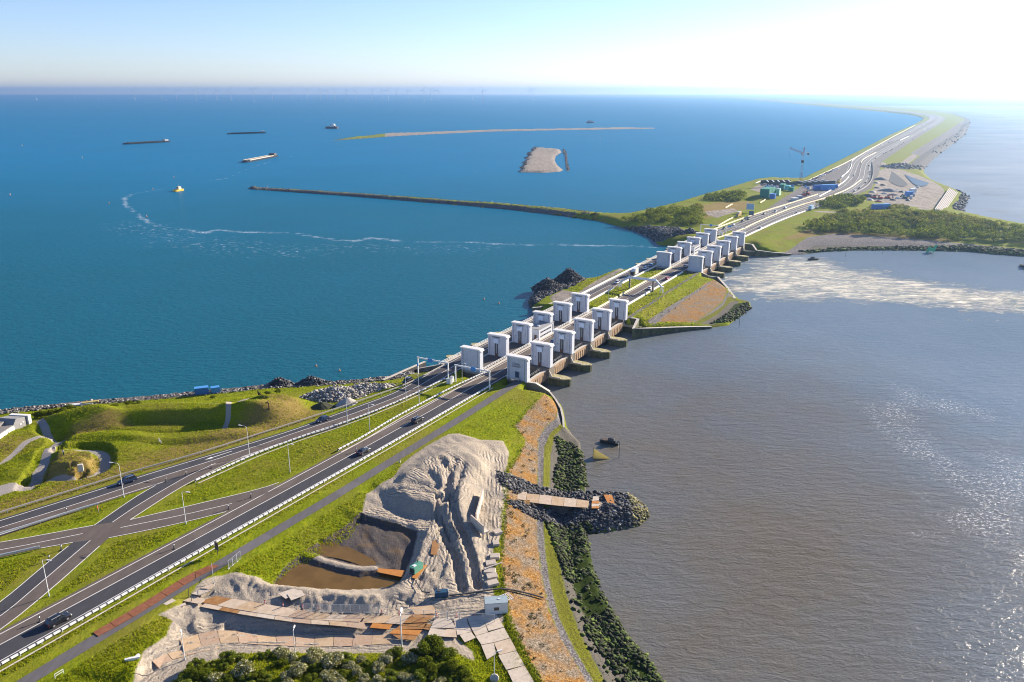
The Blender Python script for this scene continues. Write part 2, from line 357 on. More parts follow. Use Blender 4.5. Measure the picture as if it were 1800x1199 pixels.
# beyond the second sluice
LS([(297.5,-38,6.9),(297.5,0,6.4)])
L([(1240,405,7),(1285,381,7),(1350,351,7),(1400,331,6.5),(1440,306,6.5),(1500,276,6),(1560,245,6),(1618,217,6),(1632,209,6)], 20)
L([(1330,425,6.8),(1400,391,7),(1450,366,7),(1500,350,7),(1530,331,7),(1545,300,6.5),(1548,285,6),(1600,250,6),(1656,214,6)], 20)
L([(1350,428,5.5),(1400,396,7),(1450,386,6.5),(1550,379,6.5),(1650,379,6.5),(1740,394,6),(1800,406,6),(1950,432,6),(2090,460,6)], 15)
L([(1330,445,3.2),(1390,437,2.2),(1420,428,3),(1500,422,3),(1600,427,2.6),(1700,434,2.2),(1800,444,1.5),(1950,460,1.5)], 15)
L([(1390,442,1.0),(1420,436,1.0),(1500,433,.8),(1600,434,.8)], 15)
L([(1000,376.5,3),(900,366,3),(800,357.3,2.6),(700,349.6,2.4),(600,342.3,2.2),(500,335,2.0),(445,331.5,1)], 15)
L([(1050,383,4),(1095,389,3.5),(1150,378,6),(1200,376,9),(1240,372,8),(1220,394,6),(1170,400,5),(1120,402,2.5)], 12)
L([(1230,351,7),(1270,344,10),(1310,345,9),(1330,352,6),(1280,355,6),(1230,351,7)], 12)
L([(1440,362,6.5),(1490,352,9),(1510,358,7),(1460,372,7)], 15)
L([(1560,330,5.5),(1590,300,5),(1640,268,5),(1670,243,5),(1686,222,5),(1680,210,5),(1660,204,5)], 25)
L([(1580,360,5),(1640,365,5),(1672,365,3.5),(1685,345,3.5),(1640,330,5)], 20)
L([(1560,193,5.5),(1500,188.5,5.5),(1440,183.8,5.5),(1400,180.6,5.5),(1360,177.6,5.5)], 120)
L([(640,240,1.2),(760,234,1.4),(980,227.8,1.4),(1080,226,1)], 60)
L([(935,285,2.6),(945,265,2.4),(950,300,2.2),(972,280,1.2),(970,290,1.5),(968,268,1.4)], 20)
pts = []; eds = []
for P in TL:
    b = len(pts); pts += [tuple(p) for p in P]; eds += [(b+i, b+i+1) for i in range(len(P)-1)]
vz = [p[2] for p in pts]
ov, oe, of, ovo, _, _ = delaunay_2d_cdt([Vector((p[0], p[1])) for p in pts], eds, [], 0, 1e-3)
PV = np.array([(v[0], v[1]) for v in ov]); PA = np.array([(p[0], p[1]) for p in pts])
PZ = np.array([vz[o[0]] if len(o) else vz[int(np.argmin(((PA-PV[i])**2).sum(1)))] for i, o in enumerate(ovo)])
TRI = np.array([f[:3] for f in of if len(f) >= 3])
# --- grid that gets coarser with distance
def rows_(spec):
    r = [spec[0][0]]
    for lo, hi, q in spec:
        while r[-1] < hi: r.append(r[-1]*(1+q))
    return np.array(r)
ROW = rows_([(95,420,.0035),(420,1300,.006),(1300,9000,.010),(9000,26000,.02)])
CT = np.arange(-0.92, 0.9201, 0.0028)
GY, GT = np.meshgrid(ROW, CT, indexing='ij'); GX = GY*GT
NR, NC = GX.shape
def tin_height(X, Y):
    """height of the triangulated surface on the grid (row/column boxes per triangle)"""
    H = np.full(X.shape, np.nan)
    for a, b, c in TRI:
        x = PV[[a, b, c], 0]; y = PV[[a, b, c], 1]
        r0 = np.searchsorted(ROW, y.min())-1; r1 = np.searchsorted(ROW, y.max())+1
        r0 = max(r0, 0); r1 = min(r1, NR)
        if r1 <= r0: continue
        ya, yb = ROW[r0], ROW[r1-1]; tt = [x.min()/ya, x.min()/yb, x.max()/ya, x.max()/yb]
        c0 = max(0, np.searchsorted(CT, min(tt))-1); c1 = min(NC, np.searchsorted(CT, max(tt))+1)
        if c1 <= c0: continue
        sx = X[r0:r1, c0:c1]; sy = Y[r0:r1, c0:c1]
        det = (y[1]-y[2])*(x[0]-x[2])+(x[2]-x[1])*(y[0]-y[2])
        if abs(det) < 1e-9: continue
        l0 = ((y[1]-y[2])*(sx-x[2])+(x[2]-x[1])*(sy-y[2]))/det
        l1 = ((y[2]-y[0])*(sx-x[2])+(x[0]-x[2])*(sy-y[2]))/det
        l2 = 1-l0-l1; m = (l0 >= -1e-6) & (l1 >= -1e-6) & (l2 >= -1e-6)
        z = l0*PZ[a]+l1*PZ[b]+l2*PZ[c]; H[r0:r1, c0:c1][m] = z[m]
    return H
HT = tin_height(GX, GY); HT[np.isnan(HT)] = 4.0
for _ in range(2):                            # soften the creases
    K = HT.copy(); K[1:-1, 1:-1] = (HT[1:-1, 1:-1]*2+HT[:-2, 1:-1]+HT[2:, 1:-1]+HT[1:-1, :-2]+HT[1:-1, 2:])/6; HT = K
LIM = -9.0; LANDMASK = np.full(GX.shape, -20.0); HL = np.full(GX.shape, -20.0)
for P, sl in LANDS:
    s = sdist(GX, GY, P, 20.0); LANDMASK = np.maximum(LANDMASK, s); HL = np.maximum(HL, s*sl)
# vertical quay sides: keep the ground back from the sluice openings
H = np.minimum(HT, HL); H = np.where(LANDMASK < 0, np.maximum(HL, -4.0), H)
# --- zones (signed distance, metres, + inside)
def Z(pts, z=5.0, lim=6.0): return sdist(GX, GY, PXL(pts, z), lim)
def near(P, wd, lim=6.0): return wd/2-ldist(GX, GY, P, lim+wd)
z_sand = np.maximum(near(PXL([(868,872,5),(905,873,3.6),(950,877,3.1),(1000,880,3),(1040,883,3),(1072,886,3)]), 7.5), 0*GX-6); z_sand = np.maximum(z_sand, Z([(231,1199),(253,1149),(293,1119),(303,1093),(279,1090),(317,1070),(359,1029),(415,1012),(484,1022),(546,980),(614,940),(636,906),(645,874),(674,856),(693,847),(707,825),(729,807),(749,793),(788,771),(807,769),(844,777),(884,775),(895,792),(889,830),(888,850),(884,905),(879,945),(866,965),(868,1000),(866,1040),(885,1070),(885,1090),(800,1115),(830,1140),(835,1160),(790,1140),(770,1130),(700,1142),(600,1143),(500,1140),(420,1142),(350,1162),(290,1199),(230,1290),(150,1290)]))
z_mudp = Z([(533,968,4.6),(600,928,4.7),(634,904,5.0),(700,925,4.2),(735,937,4.2),(726,980,4.0),(710,1014,3.8),(690,1030,3.6),(600,1034,3.6),(500,1030,3.6),(478,1022,4.4),(500,995,4.6)])
BK = lambda e: e
orange_l = [(958,692,4.4),(928,722,4.2),(905,750,4.2),(925,770,4),(912,800,4),(893,830,4.4),(890,880,4.6),(884,940,4.6),(880,990,4.6),(886,1040,4.5),(896,1090,4.4),(912,1130,4.4),(950,1199,4.4),(1005,1300,4.4)]
orange_r = [(983,705,2.2),(978,735,2),(958,752,2),(946,772,2),(945,830,2),(944,900,2),(945,950,2),(952,1010,2),(965,1070,2),(985,1120,2),(1015,1170,2),(1080,1280,2)]
gravel_r = [(990,720,1.9),(986,745,1.9),(968,762,1.8),(957,785,1.8),(955,850,1.8),(956,925,1.8),(959,970,1.8),(968,1030,1.8),(985,1090,1.8),(1010,1140,1.8),(1045,1199,1.8),(1090,1275,1.8)]
algae_r = [(993,752,1),(975,768,1),(968,800,.8),(966,850,.8),(966,925,.8),(979,960,.8),(985,1000,.8),(995,1045,.8),(1008,1085,.8),(1016,1110,.8),(1036,1150,.8),(1062,1199,.8),(1110,1270,.8)]
def ring(l, r): return l+r[::-1]
z_orange = np.maximum(Z(ring(orange_l, orange_r)), Z([(1150,569,2.5),(1170,550,3),(1205,528,3.2),(1240,500,3.2),(1262,492,3),(1278,510,2),(1270,530,1.2),(1240,555,1.2),(1221,568,1.2)]))
LOT = np.maximum.reduce([Z([(1420,318,6.5),(1450,303,6.5),(1500,277,6.5),(1560,246,6.5),(1614,219,6.5),(1634,210,6.5),(1630,204,6),(1600,199,6),(1533,192,6),(1440,183.6,6),(1360,178,6),(1300,172.5,6),(1300,171.6,6),(1360,177,6),(1440,182.2,6),(1533,190,6),(1600,196,6),(1645,201,6),(1662,208,6),(1656,215,6),(1600,250,6.5),(1550,284,6.5),(1546,300,6.5),(1532,331,7),(1500,345,7),(1460,356,7),(1400,378,7),(1320,410,7),(1270,402,7),(1300,388,7),(1350,366,7),(1380,346,7),(1400,333,7)], 7), Z([(1600,270,5),(1640,246,5),(1672,226,5),(1692,212,4),(1702,216,2),(1694,234,2),(1658,262,2),(1622,298,2),(1606,292,4),(1622,275,5)])])
z_gravel = np.maximum.reduce([Z(ring(orange_r, gravel_r)), Z([(1135,566,4),(1180,536,4),(1225,509,4),(1257,490,4),(1240,505,3.5),(1200,530,3.5),(1150,572,3)]), Z([(1221,569,1.2),(1240,556,1.2),(1270,532,1.2),(1280,512,1.6),(1290,525,.6),(1262,551,.9),(1232,570,.9)]),
    LOT, Z([(1330,450,3),(1385,438,3),(1420,420,3.2),(1470,412,4),(1520,413,4),(1600,420,3),(1700,428,3),(1900,445,3),(1900,462,0),(1700,446,0),(1500,444,0),(1400,452,0)])])
z_algae = np.maximum.reduce([Z(ring(gravel_r, algae_r)), near(PXL([(1224,571,.9),(1260,550,.9),(1276,538,.9),(1284,523,.9),(1292,528,.7)]), 2.6), near(PXL([(1252,574,.4),(1270,562,.4),(1287,545,.4),(1288,533,.4)]), 2.0), Z([(1238,578,0),(1262,570,0),(1268,575,0),(1245,581,0)]), Z([(1297,526,0),(1312,528,0),(1318,535,0),(1304,534,0)]), Z([(985,758,.5),(1000,765,.3),(1015,780,.2),(1012,787,.2),(992,785,.3)])])
z_flat = np.maximum.reduce([Z(ring(algae_r, [(1010,760,0),(1040,800,0),(1040,870,0),(1050,960,0),(1070,1030,0),(1100,1090,0),(1150,1150,0),(1200,1199,0),(1280,1300,0)])), Z([(1232,571,.7),(1262,553,.7),(1286,530,.7),(1300,530,.3),(1290,548,.3),(1255,573,.3)]), Z([(1405,446,.6),(1430,434,1),(1480,432,1),(1560,433,.8),(1700,438,.5),(1700,443,0),(1560,441,0),(1420,448,0)])])
z_weed = np.maximum.reduce([Z([(978,775,.4),(1000,782,.3),(1018,795,.2),(1022,830,.1),(1028,862,0),(1030,872,0),(985,866,.4),(975,845,.5),(985,810,.5)]), Z([(970,930,.6),(1030,935,0),(1042,985,0),(1050,1020,0),(1062,1050,0),(1085,1090,0),(1130,1145,0),(1180,1210,0),(1120,1210,.2),(1068,1150,.3),(1030,1095,.3),(1010,1040,.3),(995,990,.4),(980,955,.5)]), Z([(1245,572,.2),(1275,556,.2),(1292,536,.2),(1310,534,0),(1318,542,0),(1300,558,0),(1275,570,0)]), Z([(1395,445,.5),(1470,437,.6),(1560,435,.5),(1700,438,.4),(1800,446,.3),(1800,455,0),(1600,444,0),(1450,446,0)])])
z_rock = np.maximum.reduce([near(PXL(crest_left), 9.0), Z([(880,852,1),(960,866,0),(1060,868,0),(1115,870,0),(1140,890,0),(1145,908,0),(1122,928,0),(1060,938,0),(1000,940,0),(930,925,0),(885,908,1)])-1.0,
    near(PXL(north_shore[5:17]), 12.0), near(PXL(north_shore[29:]), 12.0), near(PXL(south_shore[9:17]), 40.0), near(PXL(south_shore[20:26], 0), 10.0), Z([(928,530,2),(945,505,2),(975,487,2),(1000,478,2),(1032,490,2),(1005,505,3),(960,520,3),(935,535,2)]), Z([(1085,398,1),(1130,400,3),(1190,405,4),(1205,418,4),(1165,428,1),(1120,412,0)]), near(SANDBAR[:4], 8.0), near(PXL([(911,303),(918,288),(925,276),(930,268),(941,259)],0), 7.0), near(PXL([(992,262.5),(996,280),(1000,301)],0), 10.0)])
jp = PXL([(868,872,5),(905,873,3.6),(950,877,3.1),(1000,880,3),(1040,883,3)])
z_rock = np.minimum(z_rock, -near(jp, 7.5)); 
PATHS = {'museum': [([(58,743),(72,748),(80,757),(84,769),(100,771),(118,770),(135,767)], 2.2, 6.6), ([(112,770),(104,782),(92,795),(84,812),(80,822),(65,836),(55,845),(50,858)], 2.6, 6.0), ([(0,818),(27,796),(45,785),(57,779),(80,772)], 1.8, 6.4), ([(112,803),(140,798),(172,798),(186,806),(184,820),(172,832),(150,840),(120,843),(90,843),(60,846)], 2.8, 6.0)],
         'track': [([(60,743),(80,738),(130,731),(240,720),(330,717),(398,719)], 1.1, 7.8), ([(438,702),(420,708),(410,714),(402,722),(405,733),(399,744),(388,751)], 1.7, 7.2)]}
z_path = np.full(GX.shape, -6.0)
for k in PATHS:
    for pts_, wd, z in PATHS[k]: z_path = np.maximum(z_path, near(smooth_line(PXL(pts_, z), 2), wd))
z_path = np.maximum(z_path, Z([(-40,868,6),(20,852,6),(40,852,6),(44,860,6),(20,870,6),(-40,890,6)]))
z_track = np.maximum.reduce([near(smooth_line(PXL([(960,563,3.5),(1000,535,4.2),(1020,518,4.3),(1060,490,4.4),(1100,468,4.4),(1130,455,3.5)]), 6), 6.0), Z([(967,521,3),(990,511,3),(1015,515,4),(1000,530,4),(975,535,3.5)]), Z([(1318,335,5),(1340,322,5),(1370,325,6),(1370,334,6),(1340,340,6)]),
    Z([(1500,355,7),(1535,335,7),(1546,300,6),(1560,296,5),(1590,300,5),(1640,322,5),(1660,335,5),(1640,366,5),(1580,362,5),(1530,352,6)]), near(PXL([(1440,372,7),(1500,375,6.6),(1560,374,6.6),(1640,372,6.6),(1690,381,6),(1740,391,6),(1800,402,6),(2000,438,6)]), 9.0), near(smooth_line(PXL([(1548,286,6),(1560,296,5.5),(1600,305,5),(1640,322,5),(1652,335,5),(1640,352,5),(1625,366,6)]), 10), 12.0),
    Z([(1575,292,5),(1600,274,5),(1620,262,5),(1610,278,5),(1590,292,5)]), sdist(GX, GY, SANDBAR[2:-1], 6)+4, sdist(GX, GY, ISLAND, 8)+2, Z([(1230,375,7),(1290,366,7),(1300,372,7),(1260,384,7)])-1])
z_dry = np.maximum.reduce([Z([(80,828,7),(100,812,7),(130,806,7),(165,810,7),(178,820,7),(160,832,7),(120,840,7),(90,838,7)])+2, Z([(0,790,6),(50,775,6),(30,800,6),(0,815,6)])*.4, Z([(120,765,6),(200,735,8),(230,745,7),(150,768,6)]), Z([(450,735,7),(480,705,7),(530,710,7),(560,730,7),(480,752,7),(400,780,7),(300,815,7),(200,840,7),(240,800,7),(330,775,7)])*.6-.2, near(PXL([(0,895,6.9),(80,870,6.9),(160,845,6.9),(240,820,6.9),(330,796,6.9),(440,762,6.9),(540,728,6.9)]), 9.0)+.3, Z([(1370,425,4),(1420,405,5),(1480,408,4),(1600,415,3.5),(1700,424,3),(1580,424,3),(1450,416,3)]), Z([(1200,372,6),(1260,356,7),(1320,352,7),(1320,366,7),(1240,384,7)])*.4, Z([(180,835,6.8),(215,825,6.8),(235,830,6.8),(180,852,6.8)])])
# --- local relief
def mound(cu, cv, z, r, amp, pw=1.0, stretch=1.0, rot=0.0):
    c = G(cu, cv, z); dx, dy = GX-c[0], GY-c[1]; co, si = math.cos(rot), math.sin(rot)
    q = np.sqrt(((dx*co+dy*si)/stretch)**2+(-dx*si+dy*co)**2)
    return amp*(1-sstep(q/r, 0.0 if pw < 1.5 else 0.45, 1.0))
WIDE = sstep(LANDMASK, 0, 3)
H = H+WIDE*(0.10*fbm(GX, GY, 9, 3, 3)*sstep(z_sand, 0, 2)+0.16*fbm(GX, GY, 2.4, 3, 9)*sstep(z_sand, 0.3, 2))
z_grassy = -np.maximum.reduce([z_sand, z_orange, z_gravel, z_path, z_track])
road_keep = np.full(GX.shape, 0.0)
H = H+WIDE*sstep(z_grassy, 0, 2)*(0.22*fbm(GX, GY, 14, 3, 21))*np.where(GY < 700, 1, 2.0)
# museum hollow, bunker mound in its sunken ring, small hollows
ringp = smooth_line(PXL(PATHS['museum'][3][0], 5.6), 1.5); ringc = smooth_line(PXL(PATHS['museum'][1][0], 6.0), 1.5)
H = np.where(ldist(GX, GY, ringp, 9) < 9, H-1.5*(1-sstep(ldist(GX, GY, ringp, 9), 1.7, 2.9)), H)
H = H-0.9*(1-sstep(ldist(GX, GY, ringc, 9), 1.5, 3.2))*(ldist(GX, GY, ringc, 9) < 9)
H += mound(124, 823, 7.0, 5.0, 2.6, 2, 1.4, 0.2)-mound(143, 824, 7.5, 1.4, 1.8, 2, 1.8, 1.2)
H += mound(165, 786, 7, 14, 1.7, 2, 1.6, 0.2)
H += mound(300, 733, 8, 13, 3.0, 2, 3.4, 0.05)-mound(300, 756, 5.6, 7.5, 3.2, 2, 4.6, 0.08)+mound(300, 772, 6, 6, 1.2, 2, 6, 0.08)
H += mound(130, 743, 7.5, 8, 2.2, 2, 2.2, 0.1)-mound(92, 764, 6, 5, 1.6, 2, 2.0, -.6)
H += mound(468, 722, 7, 12, 3.4, 2, 1.4, 0.6)-mound(436, 723, 7, 5.5, 4.0, 2, 1.3, 0.6)
H += mound(30, 775, 6.5, 10, 1.2, 2, 1.5, .5)+mound(60, 815, 6.5, 9, 1.4, 2, 1.6, .9)
# ruts, tracks and rough edges in the sand
def rut(pts, z, wd, dp, lip=0.25):
    P = smooth_line(PXL(pts, z), 1.0); d = ldist(GX, GY, P, 8)
    return -dp*(1-sstep(d, wd*.45, wd))+lip*np.exp(-((d-wd*1.35)/(wd*.5))**2)
RU = 0
for p_, z, wd, dp in [([(772,880),(772,905),(778,930),(790,955),(801,975),(806,1000),(812,1028)],6,1.1,1.0),([(794,878),(797,905),(808,930),(822,955),(830,980),(836,1005),(840,1023)],6,1.1,1.05),
    ([(785,880),(784,905),(786,925),(800,945)],6.4,.8,.6),([(765,930),(755,960),(745,990),(735,1010)],5.8,.5,.3),([(775,935),(768,970),(757,1000)],5.6,.5,.35),([(785,950),(780,985),(770,1010)],5.4,.5,.3),
    ([(640,890),(700,905),(755,920)],5.8,.35,.3),([(636,897),(690,908),(750,925)],5.7,.35,.25),([(650,884),(700,898),(755,915)],5.6,.35,.3),([(775,805),(790,830),(785,860),(780,875)],8.4,.6,.45),([(800,805),(790,840),(786,870)],8.4,.5,.4),([(815,815),(803,845),(795,870)],8.3,.5,.4),([(720,845),(750,850),(790,862)],8.3,.4,.3),([(706,856),(740,858),(775,870)],8,.4,.3),([(755,830),(770,850),(782,870)],8.4,.4,.35),
    ([(700,1070),(760,1060),(830,1045)],4.6,.4,.2),([(740,1075),(800,1062),(860,1055)],4.6,.4,.2),([(250,1190),(310,1145),(380,1122),(470,1118),(640,1128)],3.6,.5,.2),([(235,1190),(300,1135),(370,1110),(450,1107),(560,1114)],3.6,.5,.2)]:
    RU = RU+rut(p_, z, wd, dp)
H = H+RU*sstep(z_sand, 0, 1)
rough_s = Z([(415,1012),(470,1012),(520,1040),(680,1052),(730,1015),(770,1020),(800,1040),(780,1062),(690,1074),(560,1070),(470,1055),(380,1040)])
H += sstep(rough_s, -1, 2)*(0.9*fbm(GX, GY, 2.6, 4, 31)+.35*np.abs(fbm(GX, GY, 1.3, 3, 35)))
lowr = Z([(300,1080),(340,1068),(430,1086),(540,1102),(460,1103),(390,1105),(330,1120),(300,1120)])
H += sstep(lowr, -1, 1.5)*0.9*fbm(GX, GY, 2.2, 4, 41)
mudr = sstep(z_mudp, 0, 2); H += mudr*0.28*np.maximum(0, fbm(GX, GY, 2.0, 4, 51)+.15)*sstep(GY, *(G(640,985,3.8)[1], G(640,955,3.8)[1]))
pondz = np.maximum(Z([(478,1030,3.7),(505,1003,3.7),(540,982,3.7),(557,990,3.7),(615,1001,3.7),(663,1007,3.7),(712,1012,3.7),(700,1034,3.7),(600,1042,3.6),(520,1040,3.6)]), Z([(560,952,4),(590,955,4),(624,969,4),(663,991,4),(646,999,4),(602,980,4),(557,974,4)])*.25); H = np.where(z_mudp > 0.6, np.minimum(H, 4.0+.25*fbm(GX, GY, 2.5, 3, 53)), H); H = np.where(pondz > 0, np.minimum(H, 3.9-.55*sstep(pondz, 0, 1.0)), H)
bank = near(PXL([(536,974,4.2),(566,984,4.2),(602,995,4.2),(635,1001,4.2),(658,1001,4.1)]), 2.4); H = np.where(bank > -1.2, np.maximum(H, 3.7+.75*sstep(bank, -1.2, .8)), H); z_mudp = np.minimum(z_mudp, -bank+.3)
H += sstep(z_rock, -1, 1)*0.5*np.abs(fbm(GX, GY, 1.8, 3, 61))*(GY < 900)
H += sstep(z_weed, -1, 1)*0.25*fbm(GX, GY, 1.6, 3, 71)*(GY < 600)
# yellow weed bank along the toe: a low ridge
H += 0.45*np.exp(-(ldist(GX, GY, resample(PXL(algae_r), 3), 8)/1.3)**2)*(GY < 420)
TRK = np.full(GX.shape, 7.0)
for p_, z in [([(768,815),(775,845),(780,880),(776,905),(782,930),(796,955),(806,985),(818,1025)],7),([(700,852),(730,856),(765,862),(782,872)],8),([(720,832),(745,845),(780,862)],8.3),([(770,800),(800,815),(806,840),(790,870)],8.4),([(628,900),(690,909),(760,922),(800,940)],5.8),([(765,928),(750,960),(738,990),(722,1020)],5.7),([(865,800),(868,850),(862,900),(860,960),(856,1010)],5.1),([(862,880),(890,872),(930,876),(1040,884)],4.5),
    ([(240,1195),(305,1140),(370,1116),(460,1114),(560,1119),(700,1124)],3.6),([(700,1066),(770,1058),(860,1050)],4.6),([(690,1075),(780,1070),(870,1062)],4.6),([(790,1030),(820,1040),(868,1030)],4.8)]:
    TRK = np.minimum(TRK, ldist(GX, GY, smooth_line(PXL(p_, z), 1.5), 7.0))
tr = fbm(GX*.866+GY*.5+1.5*vnoise(GX/6, GY/6, 3), (GY*.866-GX*.5)/5.0, 1.3, 3, 91); H += sstep(z_sand, 0.5, 2)*.30*tr*sstep(GY, 100, 180)
H = np.where(LANDMASK < -6, -4.0, H)
# roads stay level: press the ground just under every carriageway
ROADBEDS = []
# ================================================================== ROADS (edges in metres)
def pxl(*p, z=7.0): return [G(u, v, z) for u, v in p]
def stl(*p): return [ST(s, t) for s, t in p]
LCT = pxl((-160,965),(0,915.5),(113.5,880),(240,840),(331,812),(435,781.3),(519,755),(580,732.7),(680,696.7),(704,685.5))
LCC = pxl((-160,978),(0,927.3),(113.5,892.8),(240,850.7),(340,820),(440,788),(536,754.8),(608,732),(680,704.7),(712,692))
LCB = pxl((-160,992),(0,940),(117.5,901.4),(220,868),(337.5,832),(439,798.7),(501,776),(583,752),(680,713.4),(732,690.8))
br = [(-21,-35.6,-32.0,-28.4),(20,-35.7,-32.1,-28.6),(80,-36,-32.3,-28.7),(130,-36.3,-32.6,-29),(195,-36,-32.3,-28.7),(300,-36,-32.3,-28.6)]
for s, a, b, c in br: LCT.append(ST(s, a)); LCC.append(ST(s, b)); LCB.append(ST(s, c))
LCF = np.array(pxl((1340,379),(1400,357),(1445,343),(1475,328),(1494,308),(1499,293),(1506,281),(1538,259),(1578,243.5),(1614,223.5),(1634,212.5),(1640,207),(1632,202.6),(1600,198.3),(1533,191.6),(1467,185.6),(1400,180.3),(1360,177.0),(1300,171.8)))
LCF = smooth_line(np.vstack([[ST(300, -32.3)], LCF]), 20)
RC_ = [(-262,-22.5,-19.6,-14.6),(-196,-20.6,-17.4,-12.6),(-168,-19.7,-16.3,-12.0),(-131,-18.5,-15.2,-11.0),(-84,-17.5,-13.9,-9.8),(-21,-17.3,-13.5,-9.2),(20,-17.2,-13.3,-9.4),(80,-17.2,-13.2,-9.3),(195,-17.2,-13.2,-9.2),(300,-17.2,-13.2,-9.2)]
RCL = [ST(r[0], r[1]) for r in RC_]; RCC = [ST(r[0], r[2]) for r in RC_]; RCR = [ST(r[0], r[3]) for r in RC_]
RCF = np.array(pxl((1351,389),(1406,367),(1459,351),(1505,330),(1519,312),(1520,298),(1525,283),(1551,266),(1587,248),(1623,228),(1648,214.5),(1655,207.5),(1645,202.6),(1600,197.2),(1533,190.9),(1467,185.0),(1400,179.7),(1360,176.6),(1300,171.4)))
RCF = smooth_line(np.vstack([[ST(300, -13.2)], RCF]), 20)
S1L = pxl((-70,1106),(0,1060),(88,985),(120,960),(165.5,923.5),(240,872),(273.4,853.4)); S1R = pxl((-70,1152),(5,1105),(85,1040),(175,960),(229,913.5),(305,864),(345.5,841.4),(413.6,808),(436,800.5))
S1C = pxl((-70,1128),(0,1085.5),(80,1017),(158.8,950),(197.6,918),(240,889),(303,852),(337.5,832.7),(380,814))
S1L = S1L+pxl((300,842),(345,829)); 
S2T = pxl((-150,976),(0,954),(164,923.5),(229,913.5),(340,887.5),(460,858.8),(490,848)); S2B = pxl((-150,1006),(0,980),(72,963.5),(128,953.5),(191,945.5),(240,936),(326.8,917.5),(397.6,899.5),(470,866))
S2C = pxl((-150,990),(0,967.5),(145.5,938),(212,927.5),(324,905),(408,885),(480,856))
PTH = [(-275,-3.9),(-199.5,-3.8),(-170,-3.6),(-123,-2.4),(-65,-2.2),(-20.5,-2.6)]
PTH_L = [ST(s, t-1.6) for s, t in PTH]; PTH_R = [ST(s, t+1.5) for s, t in PTH]
def strip_pts(A, B, n):
    A = np.asarray(A); B = np.asarray(B)
    def rs(P):
        d = np.r_[0, np.cumsum(np.hypot(*np.diff(P, axis=0).T))]; t = np.linspace(0, d[-1], n)
        return np.stack([np.interp(t, d, P[:, 0]), np.interp(t, d, P[:, 1])], 1)
    return rs(A), rs(B)
def pave(name, lines, z, mats, n=140, thick=0.0, parent=None):
    """a sheet between consecutive lines, one material per lane"""
    R = [strip_pts(l, l, n)[0] for l in lines]; V = []; F = []; M = []
    for r in R: V += [(x, y, z) for x, y in r]
    for k in range(len(R)-1):
        for i in range(n-1): F.append((k*n+i, k*n+i+1, (k+1)*n+i+1, (k+1)*n+i)); M.append(k)
    f0 = F[0]; a, b, c = [Vector(V[i]) for i in f0[:3]]
    if (b-a).cross(c-b).z < 0: F = [f[::-1] for f in F]
    return link(name, np_mesh(name, V, F, mats, midx=M), parent)
m_asph_d = None
def asphalt(name, col, dark):
    g = NG(name); c = g.coord(); n1 = g.noise(c, .35, 6, .65); n2 = g.noise(g.coord(scale=(1,1,1)), 9, 3)
    cc = g.mix(g.rng(n1, .3, .72), dark, col); cc = g.mix(g.rng(n2, .2, .8, 0, .35), cc, (col[0]*1.35, col[1]*1.35, col[2]*1.35))
    n3 = g.noise(g.coord(scale=(1,.12,1), rot=(0,0,.51)), .9, 4, .6); cc = g.mix(g.rng(n3, .42, .62, 0, .35), cc, (col[0]*.62, col[1]*.62, col[2]*.62)); n4 = g.voro(g.coord(), .05, 'F1', 'Color'); sx_ = g.n('ShaderNodeSeparateColor'); g.l(n4, sx_.inputs[0]); cc = g.mix(g.rng(sx_.outputs[0], .8, .82, 0, .28), cc, (col[0]*1.5, col[1]*1.5, col[2]*1.5))
    return g.surf(cc, .85, .25, 0, g.bump(n2, .25, .02))
M_ASPH_NEW = asphalt('new asphalt', (.058,.058,.066), (.045,.045,.052)); M_ASPH_OLD = asphalt('worn asphalt', (.128,.104,.090), (.095,.078,.068))
M_ASPH_MID = asphalt('grey asphalt', (.115,.11,.108), (.085,.083,.083)); M_ASPH_PATH = asphalt('cycle path asphalt', (.125,.118,.122), (.098,.092,.096))
M_LINE = mat('road paint', (.72,.70,.66), .6, .10, 3)
M_PALE = mat('pale kerb edge', (.52,.48,.42), .8, .2, 2)
ZR = 7.0
def mark(name, P, wd, z, parent, step=3.0, closed=False):
    P = smooth_line(np.asarray(P), step, 1); A = offset_line(P, -wd/2); B = offset_line(P, wd/2)
    return pave(name, [A, B], z, M_LINE, len(P), parent=parent)
def side(P, d): return [tuple(x) for x in offset_line(np.asarray(P, float), d)]
r1 = tag(pave('road', [side(LCT, -.9), LCC, side(LCB, .9)], ZR+.004, [M_ASPH_NEW, M_ASPH_OLD], 260), kind='structure', label='two lane carriageway on the harbour side of the dam')
mark('edge_line', LCT, .22, ZR+.010, r1); mark('centre_line', LCC, .20, ZR+.010, r1); mark('edge_line', LCB, .22, ZR+.010, r1)
r2 = tag(pave('road', [side(RCL, -.9), RCC, side(RCR, .7)], ZR+.004, [M_ASPH_OLD, M_ASPH_NEW], 260), kind='structure', label='two lane carriageway on the sea side of the dam')
mark('edge_line', RCL, .22, ZR+.010, r2); mark('centre_line', RCC, .20, ZR+.010, r2); mark('edge_line', RCR, .2, ZR+.010, r2)
def far_road(C, label, lanes):
    C = np.asarray(C); hw = 4.6+3.4*sstep(np.arange(len(C))*20.0, 250, 500)*lanes
    A = C.copy(); B = C.copy(); T = np.gradient(C, axis=0); T /= np.linalg.norm(T, axis=1)[:, None]; N = np.stack([T[:, 1], -T[:, 0]], 1)
    A = C-N*hw[:, None]; B = C+N*hw[:, None]
    r = tag(pave('road', [A, C, B], ZR+.006, [M_ASPH_MID, M_ASPH_MID], len(C)), kind='structure', label=label)
    for k, q in (('edge_line', -.88), ('centre_line', 0.0), ('edge_line', .88)):
        P = C+N*(hw*q)[:, None]; w_ = .30
        pave(k, [P-N*w_/2, P+N*w_/2], ZR+.03, M_LINE, len(C), parent=r)
    return r
